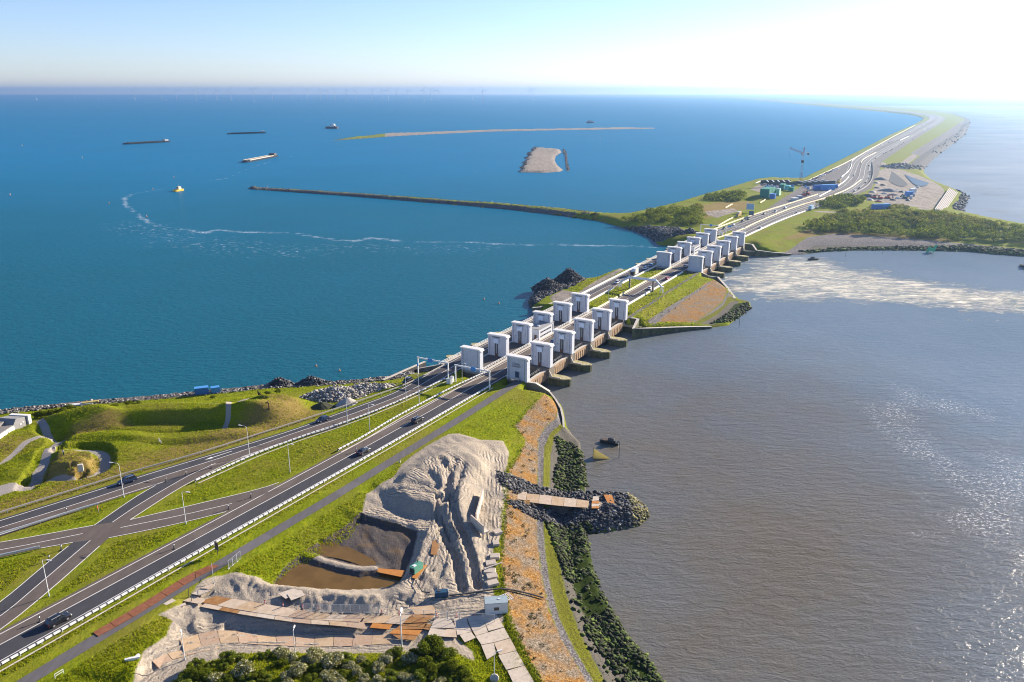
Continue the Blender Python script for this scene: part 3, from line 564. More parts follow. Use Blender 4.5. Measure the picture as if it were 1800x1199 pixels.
far_road(LCF, 'far carriageway running on along the long dam', .45); far_road(RCF, 'far carriageway beside the works at the dam head', .45)
r3 = tag(pave('slip_road', [S1L, S1C, S1R], ZR+.012, [M_ASPH_NEW, M_ASPH_OLD], 90), kind='structure')
mark('edge_line', S1L[:4], .2, ZR+.022, r3); mark('edge_line', S1L[4:7], .2, ZR+.022, r3); mark('centre_line', S1C[:4], .18, ZR+.022, r3); mark('centre_line', S1C[4:], .18, ZR+.022, r3); mark('edge_line', S1R[:4], .22, ZR+.022, r3); mark('edge_line', S1R[4:], .22, ZR+.022, r3)
r4 = tag(pave('slip_road', [S2T, S2C, S2B], ZR+.016, [M_ASPH_OLD, M_ASPH_OLD], 90), kind='structure')
mark('edge_line', S2T[:3], .2, ZR+.024, r4); mark('edge_line', S2T[3:], .2, ZR+.024, r4); mark('centre_line', S2C[:3], .18, ZR+.024, r4); mark('centre_line', S2C[3:6], .18, ZR+.024, r4); mark('edge_line', S2B[2:4], .2, ZR+.024, r4); mark('edge_line', S2B[4:8], .2, ZR+.024, r4)
am = MB()
def arrow_pts(u0, v0, u1, v1):
    a = Vector(G(u0, v0)); b = Vector(G(u1, v1)); d = (b-a); Ln = d.length; d /= Ln; n = Vector((d.y, -d.x))
    prof = [(0, 0), (2.2, .55), (2.2, .16), (Ln, .12), (Ln, -.12), (2.2, -.16), (2.2, -.55)]
    return [(a+d*x+n*y).to_3d()+Vector((0, 0, ZR+.011)) for x, y in prof]
ap = arrow_pts(360, 808.5, 408, 793); am.add(ap, [(0,2,3,4,5), (0,1,2), (0,5,6)]); am.build('painted_arrow', M_LINE, r1)
r5 = tag(pave('cycle_path', [PTH_L, PTH_R], 6.56, M_ASPH_PATH, 90), kind='structure')
r6 = tag(pave('cycle_path', [stl((80,-1.2),(193,-2.1)), stl((80,.9),(193,-.1))], 6.46, M_ASPH_PATH, 40), kind='structure')
# levelled beds under everything paved
def level(lines, z, pad=1.2):
    global H
    A = resample(np.asarray(lines[0]), 12); B = resample(np.asarray(lines[-1]), 12); s = sdist(GX, GY, np.vstack([A, B[::-1]]), 8.0)
    k = sstep(s, -pad-1.5, -pad*.2); H = H*(1-k)+(z)*k
level([LCT, LCB], 6.93); level([RCL, RCR], 6.93); level([S1L, S1R], 6.93); level([S2T, S2B], 6.93); level([PTH_L, PTH_R], 6.50, .6); level([stl((80,-1.2),(193,-2.1)), stl((80,.9),(193,-.1))], 6.40, .6)
FARBED = np.vstack([offset_line(LCF, -8), offset_line(RCF, 8)[::-1]]); s_ = sdist(GX, GY, FARBED[:], 20); k_ = sstep(s_, -6, 0); H = H*(1-k_)+6.7*k_
# cut the ground back from the sluice openings and quays
for s0, s1 in ((-19.0, 79.0), (193.4, 296.6)):
    cut = sdist(GX, GY, STL([(s0, -60), (s1, -60), (s1, 40), (s0, 40)]), 6.0); H = np.where(cut > 0, np.minimum(H, -4.0), H)
# ------------------------------------------------------------------ ground material
def ground_material():
    g = NG('ground'); pos = g.coord(); A = {k: g.attr(k) for k in ('sand','mudp','orange','gravel','algae','flat','weed','rock','path','track','dry')}
    nb = g.noise(pos, .55, 5, .6); nf = g.noise(pos, 2.6, 5, .65); nl = g.noise(pos, .06, 4, .5); nm = g.noise(pos, .22, 4, .55)
    nfine = g.noise(pos, 7.0, 4, .7)
    ns = g.noise(g.coord(scale=(1.0, .42, 1), rot=(0, 0, -.52)), 1.7, 5, .7)
    # grass
    gr = g.ramp(ns, [(0.26, (.058,.092,.005)), (.44, (.142,.192,.006)), (.58, (.222,.252,.008)), (.76, (.33,.31,.020))])
    gr = g.mix(g.rng(nm, .40, .66, 0, .75), gr, g.ramp(nf, [(.3, (.08,.11,.005)), (.7, (.20,.215,.010))]))
    gr = g.mix(g.rng(nl, .46, .68, 0, .6), gr, g.ramp(nf, [(.3, (.15,.125,.022)), (.7, (.25,.205,.05))]))
    dry = g.ramp(nf, [(.25, (.13,.095,.028)), (.5, (.23,.165,.05)), (.78, (.30,.235,.09))])
    def m(base, key, col, w=.35, amp=1.6, off=0.0, nz=nb):
        a = g.math('ADD', A[key], g.math('MULTIPLY', g.math('SUBTRACT', nz, .5), amp))
        return g.mix(g.rng(a, -w+off, w+off, 0, 1, True), base, col)
    c = m(gr, 'dry', dry, 2.0, 6.0)
    track = g.ramp(nf, [(.25, (.25,.21,.17)), (.55, (.36,.31,.255)), (.8, (.46,.41,.35))]); track = g.mix(g.rng(nm, .42, .62, 0, .5), track, (.19,.165,.14)); tk = g.noise(g.coord(scale=(1.6, .3, 1), rot=(0, 0, -.7)), .16, 5, .65, 1.2); track = g.mix(g.rng(tk, .48, .60, 0, .6), track, (.15,.13,.115))
    c = m(c, 'track', track, .8, 2.5)
    sand = g.ramp(nf, [(.22, (.26,.215,.165)), (.5, (.40,.34,.265)), (.8, (.54,.475,.385))])
    td = g.attr('trk'); wob = g.noise(pos, .35, 3); q = g.math('ADD', td, g.math('MULTIPLY', wob, 2.0)); st = g.math('SINE', g.math('MULTIPLY', q, 6.4)); amp = g.math('MULTIPLY', g.rng(td, 2.2, 5.2, 1, .0), g.rng(g.noise(pos, .25, 4), .40, .62, .10, 1))
    nst = g.math('ADD', g.math('MULTIPLY', g.math('MULTIPLY', st, amp), .45), g.math('MULTIPLY', g.noise(pos, 1.1, 6, .72), .9)); sand = g.mix(g.rng(nst, -.05, .55, .48, 0), sand, (.165,.14,.12)); sand = g.mix(g.rng(nst, .62, .95, 0, .5), sand, (.56,.51,.44))
    sand = g.mix(g.rng(nm, .42, .68, 0, .6), sand, g.ramp(nfine, [(.3, (.17,.150,.135)), (.7, (.33,.30,.27))]))
    c = m(c, 'sand', sand, .25, .9)
    mud = g.ramp(nf, [(.25, (.055,.048,.047)), (.55, (.095,.083,.079)), (.8, (.155,.137,.127))]); mud = g.mix(g.rng(nm, .5, .62, 0, .5), mud, (.16,.105,.055))
    c = m(c, 'mudp', mud, .3, .8)
    sp = g.voro(pos, 3.4, 'F1', 'Color'); spb = g.n('ShaderNodeSeparateColor'); g.l(sp, spb.inputs[0])
    org = g.ramp(spb.outputs[0], [(0, (.11,.055,.014)), (.35, (.28,.118,.012)), (.7, (.40,.180,.018)), (1, (.43,.30,.13))])
    org = g.mix(g.rng(nm, .36, .62, 0, .8), g.ramp(spb.outputs[1], [(0, (.12,.095,.068)), (.6, (.22,.175,.125)), (1, (.36,.30,.23))]), org)
    c = m(c, 'orange', org, .3, 1.6)
    grv = g.ramp(spb.outputs[2], [(0, (.085,.078,.076)), (.5, (.165,.15,.145)), (1, (.30,.28,.265))]); c = m(c, 'gravel', grv, .3, 1.2)
    alg = g.ramp(nfine, [(.28, (.050,.052,.010)), (.52, (.155,.165,.015)), (.75, (.34,.33,.03))]); alg = g.mix(g.rng(nf, .50, .60, 0, .75), alg, (.075,.062,.030)); c = m(c, 'algae', alg, .3, 1.0)
    c = m(c, 'flat', g.ramp(nf, [(.2, (.085,.08,.066)), (.6, (.16,.145,.12)), (.85, (.23,.21,.175))]), .3, .8)
    c = m(c, 'weed', g.ramp(nfine, [(.3, (.012,.016,.006)), (.55, (.035,.055,.010)), (.8, (.09,.13,.018))]), .4, 2.0)
    c = m(c, 'rock', g.ramp(spb.outputs[1], [(0, (.045,.045,.048)), (.5, (.105,.10,.10)), (1, (.24,.225,.21))]), .5, 1.2)
    c = m(c, 'path', g.ramp(nfine, [(.25, (.25,.225,.205)), (.75, (.38,.35,.32))]), .15, .5)
    h = g.math('ADD', g.math('MULTIPLY', nf, 1.0), g.math('MULTIPLY', nfine, .6)); h = g.math('ADD', h, g.math('MULTIPLY', ns, .8)); h = g.math('ADD', h, g.math('MULTIPLY', g.math('MULTIPLY', nst, g.math('MULTIPLY', g.rng(A['sand'], 0, 1), g.rng(A['mudp'], -1, 0, 1, 0))), 2.2))
    return g.surf(c, .95, .05, 0, g.bump(h, .9, .16))
M_GROUND = ground_material()
ATT = dict(sand=z_sand, mudp=z_mudp, orange=z_orange, gravel=z_gravel, algae=z_algae, flat=z_flat, weed=z_weed, rock=z_rock, path=z_path, track=z_track, dry=z_dry, trk=TRK)
def build_ground():
    idx = np.arange(NR*NC).reshape(NR, NC)
    F = np.stack([idx[:-1, :-1], idx[:-1, 1:], idx[1:, 1:], idx[1:, :-1]], -1).reshape(-1, 4)
    V = np.stack([GX, GY, H], -1).reshape(-1, 3); hz = H.ravel()[F]; lm = LANDMASK.ravel()[F]
    keep = (hz.max(1) > -1.2) & (lm.max(1) > -5)
    F = F[keep]; at = {k: a.ravel() for k, a in ATT.items()}
    order = ['grass', 'dry', 'track', 'sand', 'mudp', 'orange', 'gravel', 'algae', 'flat', 'weed', 'rock', 'path']
    lab = np.zeros(len(F), int)
    for i, k in enumerate(order[1:], 1): lab[at[k][F].mean(1) > 0] = i
    names = {'grass': 'grass', 'dry': 'grass', 'track': 'dirt_ground', 'sand': 'sand', 'mudp': 'mud', 'orange': 'stone_slope', 'gravel': 'gravel', 'algae': 'seaweed_strip', 'flat': 'mudflat', 'weed': 'seaweed_bed', 'rock': 'rocky_shore', 'path': 'footpath'}
    lab[lab == 1] = 0
    for i, k in enumerate(order):
        m = lab == i
        if not m.any(): continue
        v, f, a = compact(V, F[m], at)
        o = link(names[k], np_mesh(names[k], v, f, M_GROUND, True, a))
        tag(o, kind='stuff' if names[k] in ('grass', 'seaweed_strip', 'seaweed_bed', 'rocky_shore') else 'structure')
build_ground()
def ground_z(x, y):
    r = np.clip(np.searchsorted(ROW, y)-1, 0, NR-2); c = np.clip(np.searchsorted(CT, x/np.maximum(y, 1))-1, 0, NC-2)
    fy = np.clip((y-ROW[r])/(ROW[r+1]-ROW[r]), 0, 1); fx = np.clip((x/np.maximum(y, 1)-CT[c])/(CT[c+1]-CT[c]), 0, 1)
    return (H[r, c]*(1-fx)+H[r, c+1]*fx)*(1-fy)+(H[r+1, c]*(1-fx)+H[r+1, c+1]*fx)*fy
def gz(p): return float(ground_z(np.array(p[0]), np.array(p[1])))
def sample(arr, x, y):
    r = np.clip(np.searchsorted(ROW, y)-1, 0, NR-2); c = np.clip(np.searchsorted(CT, x/np.maximum(y, 1))-1, 0, NC-2); return arr[r, c]
def GP(u, v, z=6.0):                          # point of the ground seen there, starting from an estimate of its height
    for _ in range(12): p = G(u, v, z); z = .5*z+.5*gz(p)
    return Vector((*G(u, v, z), z))
# ================================================================== WATER
def water_grid():
    rows = rows_([(80,700,.012),(700,3000,.012),(3000,26500,.04)]); ct = np.arange(-1.1, 1.1001, .008)
    Y, T = np.meshgrid(rows, ct, indexing='ij'); X = Y*T; return rows, ct, X, Y
wr, wc, WX, WY = water_grid()
DAMLINE = np.vstack([[ST(-600, -10)], [ST(300, -15)], LCF[::3], [(LCF[-1][0]-20000, LCF[-1][1]+36000)]])
SEAPOLY = np.vstack([DAMLINE, [(400000, 200000), (400000, -2000)]])
def wat(name, stops, rough, specs, waves, foam=None, glint=None):
    g = NG(name); pos = g.coord(); nl = g.noise(pos, .006, 4, .55); nm = g.noise(g.coord(scale=(1, 2.2, 1), rot=(0, 0, .25)), .03, 5, .6)
    f = g.math('ADD', g.math('MULTIPLY', nl, .75), g.math('MULTIPLY', nm, .25)); c = g.ramp(f, stops)
    far = g.n('ShaderNodeSeparateXYZ'); g.l(g.n('ShaderNodeNewGeometry').outputs['Position'], far.inputs[0])
    return g, pos, c, far
def water_surf(g, c, nrm, rough, cap):
    d = g.n('ShaderNodeBsdfDiffuse'); gl = g.n('ShaderNodeBsdfGlossy'); fr = g.n('ShaderNodeFresnel'); mx = g.n('ShaderNodeMixShader')
    gl.inputs['Roughness'].default_value = rough; fr.inputs['IOR'].default_value = 1.33
    g.l(c, d.inputs[0]); g.l(nrm, gl.inputs['Normal']); g.l(nrm, d.inputs['Normal']); g.l(nrm, fr.inputs['Normal'])
    f = g.math('MINIMUM', fr.outputs[0], cap)             # wind-roughened water never reaches mirror reflection
    g.l(f, mx.inputs[0]); g.l(d.outputs[0], mx.inputs[1]); g.l(gl.outputs[0], mx.inputs[2]); g.l(mx.outputs[0], g.out.inputs[0]); return g.m
def sea_material():
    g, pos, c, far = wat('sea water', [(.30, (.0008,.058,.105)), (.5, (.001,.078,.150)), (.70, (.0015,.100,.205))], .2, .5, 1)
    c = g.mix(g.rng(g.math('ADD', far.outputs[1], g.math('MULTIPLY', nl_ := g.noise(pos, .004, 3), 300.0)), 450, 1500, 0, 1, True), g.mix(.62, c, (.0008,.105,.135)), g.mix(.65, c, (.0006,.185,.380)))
    wv = g.coord(scale=(1, 1.9, 1), rot=(0, 0, -.12)); h1 = g.noise(wv, .22, 4, .6, .4); h2 = g.noise(wv, .75, 4, .6, .3)
    h = g.math('ADD', h1, g.math('MULTIPLY', h2, .4)); b = g.bump(h, .55, .9)
    a = g.math('ADD', g.attr('wake'), g.math('MULTIPLY', g.math('SUBTRACT', g.noise(pos, .10, 5, .7), .5), 13.0)); a = g.math('SUBTRACT', a, g.rng(g.noise(pos, .022, 3), .48, .66, 0, 1.8))
    fn = g.noise(g.coord(scale=(1, 1.3, 1)), .55, 6, .7)
    fo = g.math('MULTIPLY', g.rng(a, -1.5, 2.0, 0, 1), g.rng(fn, .40, .58, 0, 1))
    sp = g.math('ADD', g.attr('speck'), g.math('MULTIPLY', g.math('SUBTRACT', g.noise(pos, .05, 4, .6), .5), 60.0))
    fo2 = g.math('MULTIPLY', g.rng(sp, -8, 20, 0, .9), g.rng(g.noise(g.coord(scale=(1.0, 1.5, 1), rot=(0,0,.4)), .20, 5, .72, .6), .57, .67, 0, 1))
    c = g.mix(g.math('MULTIPLY', g.math('MAXIMUM', fo, fo2), .72), c, (.55,.64,.72))
    return water_surf(g, c, b, .2, .13)
def tidal_material():
    g, pos, c, far = wat('tidal water', [(.28, (.100,.081,.050)), (.5, (.126,.101,.062)), (.72, (.155,.124,.077))], .2, .5, 1)
    tu = g.rng(g.math('ADD', g.attr('turbid'), g.math('MULTIPLY', g.math('SUBTRACT', g.noise(pos, .012, 4, .6), .5), 160.0)), -90, 90, 0, 1, True)
    c = g.mix(tu, g.ramp(g.noise(pos, .01, 4), [(.3, (.115,.160,.205)), (.7, (.16,.205,.245))]), c)
    wv = g.coord(scale=(.75, 1.7, 1), rot=(0, 0, .22)); h1 = g.noise(wv, .26, 4, .6, .5); h2 = g.noise(g.coord(scale=(1, 1.6, 1), rot=(0, 0, .35)), 1.1, 4, .62, .4)
    h = g.math('ADD', h1, g.math('MULTIPLY', h2, .38)); b = g.bump(h, .45, .8)
    fa = g.math('ADD', g.attr('foam'), g.math('MULTIPLY', g.math('SUBTRACT', g.noise(g.coord(scale=(.5, 1, 1), rot=(0,0,.2)), .05, 4, .6), .5), 50.0))
    fn = g.math('ADD', g.math('MULTIPLY', g.noise(g.coord(scale=(.45, 1.1, 1), rot=(0, 0, .18)), .11, 8, .72, 1.4), .62), g.math('MULTIPLY', g.noise(g.coord(scale=(.5, 1.2, 1), rot=(0, 0, .05)), .42, 6, .72, .8), .38))
    thr = g.rng(fa, -16, 24, .66, .41); fo = g.rng(g.math('SUBTRACT', fn, thr), 0, .16, 0, 1)
    c = g.mix(g.math('MULTIPLY', fo, .92), c, g.ramp(fn, [(.42, (.24,.27,.22)), (.52, (.58,.57,.48)), (.66, (.80,.78,.68))]))
    fl = g.math('ADD', g.attr('glint_foam'), g.math('MULTIPLY', g.math('SUBTRACT', g.noise(pos, .06, 5, .7), .5), 46.0))
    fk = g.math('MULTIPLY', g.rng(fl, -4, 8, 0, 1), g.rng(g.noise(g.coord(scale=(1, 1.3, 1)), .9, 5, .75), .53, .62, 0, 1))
    c = g.mix(g.math('MULTIPLY', fk, .9), c, (.78,.76,.72))  # sun glitter and foam, both painted as pale flecks
    so = g.math('ADD', g.attr('shoal'), g.math('MULTIPLY', g.math('SUBTRACT', g.noise(g.coord(scale=(1, 2, 1)), .02, 5, .65), .5), 90.0)); c = g.mix(g.math('MULTIPLY', g.rng(so, 0, 14, 0, .8), g.rng(g.noise(pos, .09, 5, .7), .42, .6, .25, 1)), c, (.10,.09,.085)); c = g.mix(g.math('MULTIPLY', g.rng(g.attr('pale'), -200, 150, 0, 1), g.rng(g.noise(g.coord(scale=(1, 1.6, 1), rot=(0,0,.5)), .005, 4, .6), .35, .65, .45, .9)), c, (.36,.38,.40))
    return water_surf(g, c, g.bump(g.math('MULTIPLY', fn, fo), .9, 1.6, b), .16, .15)
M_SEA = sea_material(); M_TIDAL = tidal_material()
wake = np.full(WX.shape, -8.0); speck = np.full(WX.shape, -60.0); foam = np.full(WX.shape, -40.0); glint_foam = np.full(WX.shape, -40.0); turb = np.full(WX.shape, -120.0); shoal = np.full(WX.shape, -80.0); pale = np.full(WX.shape, -300.0)
def wl(pts, wd, lim=8): return wd/2-ldist(WX, WY, resample(PXL(pts, 0), 6), lim+wd)
wake = np.maximum.reduce([wake, wl([(520,272),(440,295),(400,313),(312,329)], 2.0), wl([(312,329),(260,336),(232,341),(218,350),(220,360),(232,370),(248,382),(268,395),(290,400),(330,404),(360,410)], 4.0), wl([(360,410),(380,404),(420,408),(470,409),(520,410),(560,418),(620,424),(655,418),(700,424),(760,425),(800,424),(860,428),(920,431),(980,430),(1040,432),(1100,433),(1150,434)], 5.5), wl([(575,224),(600,221)], 2)])
speck = np.maximum.reduce([speck, 22-ldist(WX, WY, resample(PXL([(230,395),(330,425),(450,440),(560,440)], 0), 12), 80), 16-ldist(WX, WY, resample(PXL([(640,432),(720,438),(830,436)], 0), 12), 80)])
foam = np.maximum(foam, sdist(WX, WY, PXL([(1240,502),(1270,486),(1310,466),(1345,452),(1400,450),(1450,460),(1560,484),(1700,506),(1900,520),(1900,556),(1700,546),(1560,532),(1450,526),(1330,520),(1280,518)], 0), 40)+8)
foam = np.maximum(foam, sdist(WX, WY, PXL([(1560,520),(1700,535),(1830,545),(1830,562),(1720,552),(1600,535)], 0), 40))
glint_foam = np.maximum.reduce([glint_foam, 5-ldist(WX, WY, PXL([(1590,690),(1570,720),(1560,745),(1600,765),(1610,785),(1640,805),(1680,830)], 0), 45), 5-ldist(WX, WY, PXL([(1600,712),(1650,715),(1700,718)], 0), 45), 8-ldist(WX, WY, PXL([(1800,830),(1770,860),(1740,890),(1720,915),(1735,930)], 0), 45), 6-ldist(WX, WY, PXL([(1640,940),(1700,945),(1780,960),(1800,980)], 0), 45)-4, 3-ldist(WX, WY, PXL([(1430,470),(1560,465),(1700,480),(1800,520)], 0), 45)-8])
turb = np.maximum(turb, sdist(WX, WY, PXL([(960,680),(1080,640),(1180,620),(1400,690),(1560,780),(1700,880),(1900,1000),(2000,1400),(700,1500),(900,900)], 0), 120))
shoal = np.maximum.reduce([shoal, sdist(WX, WY, PXL([(1655,322),(1700,316),(1760,330),(1790,345),(1740,346),(1690,338)], 0), 80), sdist(WX, WY, PXL([(1710,365),(1800,362),(1800,385),(1740,380)], 0), 80)])
pale = np.maximum(pale, sdist(WX, WY, PXL([(1625,300),(1640,280),(1700,235),(1712,205),(1660,196),(1540,186),(1900,186),(2000,400),(1800,398),(1690,372),(1700,345)], 0), 300))  # pale tone paints bright sky reflected in the far water
def build_water():
    n, m = WX.shape; idx = np.arange(n*m).reshape(n, m)
    F = np.stack([idx[:-1, :-1], idx[:-1, 1:], idx[1:, 1:], idx[1:, :-1]], -1).reshape(-1, 4)
    V = np.stack([WX, WY, np.zeros_like(WX)], -1).reshape(-1, 3)
    cx = V[F].mean(1); ri = inside(cx[:, 0], cx[:, 1], SEAPOLY)
    for nm, mk, mt, at in (('sea', ~ri, M_SEA, dict(wake=wake, speck=speck)), ('tidal_water', ri, M_TIDAL, dict(foam=foam, glint_foam=glint_foam, turbid=turb, shoal=shoal, pale=pale))):
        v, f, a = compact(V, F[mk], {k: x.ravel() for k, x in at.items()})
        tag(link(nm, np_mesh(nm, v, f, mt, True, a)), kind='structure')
build_water()
def pool(name, pts, z, material):
    P = smooth_line(PXL(pts+[pts[0]], z), 1.5)[:-1]; b = MB(); b.add([(x, y, z) for x, y in P], [tuple(range(len(P)))])
    o = b.build(name, material); me = o.data
    if me.polygons[0].normal.z < 0: me.flip_normals()
    return tag(o, kind='structure')
g = NG('pond water'); n_ = g.noise(g.coord(), .25, 4); M_POND = g.surf(g.mix(g.rng(n_, .3, .7), (.115,.066,.014), (.165,.095,.024)), .06, .5, 0, g.bump(g.noise(g.coord(), 2.2, 3), .08, .05), IOR=1.33)
pool('pond', [(474,1036),(478,1028),(505,1002),(538,980),(557,989),(600,1001),(640,1007),(663,1006),(714,1010),(714,1022),(700,1036),(676,1048),(560,1048),(486,1042)], 3.72, M_POND)
pool('puddle', [(556,950),(592,953),(626,967),(668,990),(650,1000),(602,982),(553,976)], 3.90, M_POND)
# ================================================================== SLUICES
M_WHITE = mat('white concrete', (.51,.535,.585), .75, .09, .8, stain=((.40,.39,.37), .58)); M_CAP = mat('white cap', (.68,.67,.65), .7, .07, 1.2, stain=((.48,.46,.42), .62))  # wall white is tinted bluish to carry its sky-lit shade
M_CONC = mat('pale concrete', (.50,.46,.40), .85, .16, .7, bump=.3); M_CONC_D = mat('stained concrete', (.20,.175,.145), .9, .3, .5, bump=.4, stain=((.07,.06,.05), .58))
M_RUST = mat('brown gate beam', (.36,.245,.15), .85, .18, .9, stain=((.17,.10,.055), .55)); M_ALGC = mat('weedy concrete', (.085,.090,.045), .9, .5, .8, bump=.4, stain=((.035,.040,.025), .52))
M_PIERTOP = mat('mossy pier top', (.40,.35,.20), .9, .35, 1.4, bump=.3, stain=((.20,.20,.05), .5)); M_DARK = mat('dark recess', (.035,.035,.04), .8, .2, 1); M_SLOT = mat('dark metal', (.06,.06,.065), .6, .2, 2, .4)
M_PANEL = mat('pale blue panel', (.62,.70,.80), .55, .05, 1); M_DOOR = mat('dark blue door', (.03,.06,.11), .5, .1, 2); M_GLASS = mat('window glass', (.02,.025,.03), .12, .1, 1, .6)
M_RAIL = mat('white steel', (.72,.72,.70), .45, .08, 3, .45); M_GALV = mat('galvanised steel', (.44,.46,.48), .45, .15, 3, .5); M_ROOFG = mat('grey roof felt', (.30,.30,.30), .9, .15, .8)
M_DECK = mat('bridge deck concrete', (.46,.42,.37), .85, .15, .6); M_DECKD = mat('dark service deck', (.10,.085,.08), .9, .25, .8); M_TEXT = mat('dark lettering', (.12,.13,.15), .6, .05, 1)
RZ = AX                                        # local x = s, local y = -t (left)
def lt(s, t, z): return (s, -t, z)             # helper for parts given in tower coordinates
def text_mesh(body, size, depth=.02):
    cu = bpy.data.curves.new('lettering', 'FONT'); cu.body = body; cu.size = size; cu.extrude = depth; cu.align_x = 'CENTER'; cu.align_y = 'CENTER'; cu.space_line = .95
    o = bpy.data.objects.new('lettering', cu); COL.objects.link(o); dg = bpy.context.evaluated_depsgraph_get()
    me = bpy.data.meshes.new_from_object(o.evaluated_get(dg)); bpy.data.objects.remove(o); me.materials.clear(); me.materials.append(M_TEXT); return me
def make_tower(kind):
    """origin: centre of the foot on the near (-s) side; width along y, thickness along +x"""
    r = empty('sluice_tower', (0, 0, 0)); Wd = 8.2; Ht = 8.7; T = 2.3
    b = MB()
    b.box((T/2+.22, .35, Ht/2), (T-.44, Wd-.7, Ht))                                  # recessed main wall
    b.box((T/2, -Wd/2+.45, Ht/2), (T, .9, Ht)); b.box((T/2-.05, -Wd/2+1.35, Ht/2), (T-.2, .5, Ht)); b.box((T/2, Wd/2-.25, Ht/2), (T, .5, Ht))
    b.build('wall', M_WHITE, r)
    c = MB(); c.box((T/2, .15, Ht+.22), (T+.55, Wd+.5, .44)); c.box((T/2, -Wd/2-.02, Ht-.2), (T+.3, 1.0, .40)); c.build('roof_slab', M_CAP, r)
    MB().box((T/2, .3, Ht+.46), (T+.1, Wd-.6, .05)).build('roof_felt', M_CAP, r)
    if kind == 'slot':
        p = MB(); p.box((.13, .55, Ht-2.1), (.26, 2.3, 1.9)); p.build('gate_panel', M_PANEL, r)
        for y in (.95, .05):
            MB().box((.19, y, (Ht-3.1)/2+.02), (.10, .42, Ht-3.1)).build('gate_slot', M_SLOT, r)
        MB().box((.19, .55, Ht-.62), (.10, 3.4, .34)).build('eaves_band', M_TEXT, r)  # plain dark band standing in for a row of small lettering
        MB().box((.14, .5, .7), (.24, .9, 1.4)).build('gate_guide', mat('rusty guide', (.16,.08,.05), .8, .2, 2), r)
        MB().box((.15, 2.4, 3.4), (.14, .3, .24)).build('lamp', M_SLOT, r)
    elif kind == 'door':
        MB().box((.16, .1, 2.35), (.16, 1.4, 2.2)).build('door', M_DOOR, r); MB().box((.02, .1, .75), (.5, 2.0, .9)).build('doorstep', M_CONC, r)
        me = text_mesh('STEVIN\nSLUIZEN', .95); o = link('lettering', me, r, (.19, .5, Ht-2.9)); o.rotation_euler = (math.pi/2, 0, -math.pi/2)
    else:
        MB().box((.19, .55, Ht-.62), (.10, 3.2, .22)).build('eaves_band', M_PANEL, r)
    return r
towers = {k: make_tower(k) for k in ('slot', 'door', 'blank')}; first = {k: True for k in towers}
ORD = ['first', 'second', 'third', 'fourth', 'fifth', 'sixth']
G1R = [-18.6, 0, 19.1, 38.3, 57.2, 76.6]; G1L = [-19.0, 0.6, 19.8, 38.8, 58.0, 77.2]
G2R = [195.0, 213.4, 232.0, 252.4, 271.8, 291.6]; G2L = [195.5, 214.5, 234.0, 253.4, 272.8, 292.0]
def put_tower(kind, s, t_right, z, label, group):
    o = towers[kind] if first[kind] else copy_tree(towers[kind]); first[kind] = False
    o.location = ST(s-2.3, t_right-4.1, z); o.rotation_euler = (0, 0, RZ); tag(o, label, 'sluice tower', group); return o
for gi, (RR, LL, nm) in enumerate(((G1R, G1L, 'near'), (G2R, G2L, 'far'))):
    for i in range(6):
        kr = ('door' if gi == 0 else 'blank') if i == 0 else 'slot'; kl = 'blank' if i == 0 else 'slot'
        rz_ = 6.3
        lab = {0: 'white tower with door and lettering at the grass end of the %s sluice, sea side' if gi == 0 else 'plain shaded white tower at the grass end of the %s sluice, sea side'}.get(i, 'white slotted gate tower, '+ORD[i]+' along the sea side row of the %s sluice') % nm
        put_tower(kr, RR[i], 0.2, rz_, lab, 'gate towers of the %s sluice' % nm)
        lab = ('plain shaded white tower at the grass end of the %s sluice, harbour side' if i == 0 else 'white slotted gate tower, '+ORD[i]+' along the harbour side row of the %s sluice') % nm
        put_tower(kl, LL[i], -19.4, rz_+.3, lab, 'gate towers of the %s sluice' % nm)
# --- piers with pointed noses
def make_pier():
    r = empty('sluice_pier', (0, 0, 0)); hw = 2.1
    def nose(t0, t1, tip): return [(-hw, -t0), (-hw, -(t1-tip)), (-hw*.75, -(t1-tip*.5)), (-hw*.25, -(t1-.15)), (hw*.25, -t1), (hw*.75, -(t1-tip*.5)), (hw, -(t1-tip)), (hw, -t0)]
    P = nose(-20, 8.4, 3.2); MB().prism(P, -5, 2.7).build('pier_wall', M_ALGC, r)
    MB().prism([(x*1.03, y if y > 19 else y-.06) for x, y in P], 2.7, 3.05).build('pier_cap', M_PIERTOP, r)
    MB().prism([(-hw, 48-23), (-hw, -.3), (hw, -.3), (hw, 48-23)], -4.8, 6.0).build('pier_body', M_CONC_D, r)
    Q = [(-hw, 25), (hw, 25), (hw, 45.5), (hw*.6, 47.3), (0, 48.0), (-hw*.6, 47.3), (-hw, 45.5)]
    MB().prism(Q, -5, 2.9).build('pier_wall', M_ALGC, r); MB().prism([(x*1.04, y) for x, y in Q], 2.9, 3.25).build('pier_cap', M_PIERTOP, r)
    k = MB(); k.prism([(-hw+.05, -.2), (-hw+.05, -1.5), (-hw+.4, -1.5), (-hw+.4, -.2)], 3.05, 5.6, z1s=[5.6, 3.4, 3.4, 5.6]); k.prism([(-hw+.05, -1.52), (-hw+.05, -5.0), (-hw+.4, -5.0), (-hw+.4, -1.52)], 3.05, 3.35); k.build('stair_curb', M_CONC, r)
    return r
p0 = make_pier(); fp = True
for RR, nm in ((G1R, 'near'), (G2R, 'far')):
    for i in range(1, 6 if nm == 'far' else 5):
        o = p0 if fp else copy_tree(p0); fp = False
        o.location = ST(RR[i]-1.2, 0, 0); o.rotation_euler = (0, 0, RZ)
        tag(o, 'weedy concrete pier with pointed nose, %s between the openings of the %s sluice' % (ORD[i-1], nm), 'sluice pier', 'piers of the %s sluice' % nm)
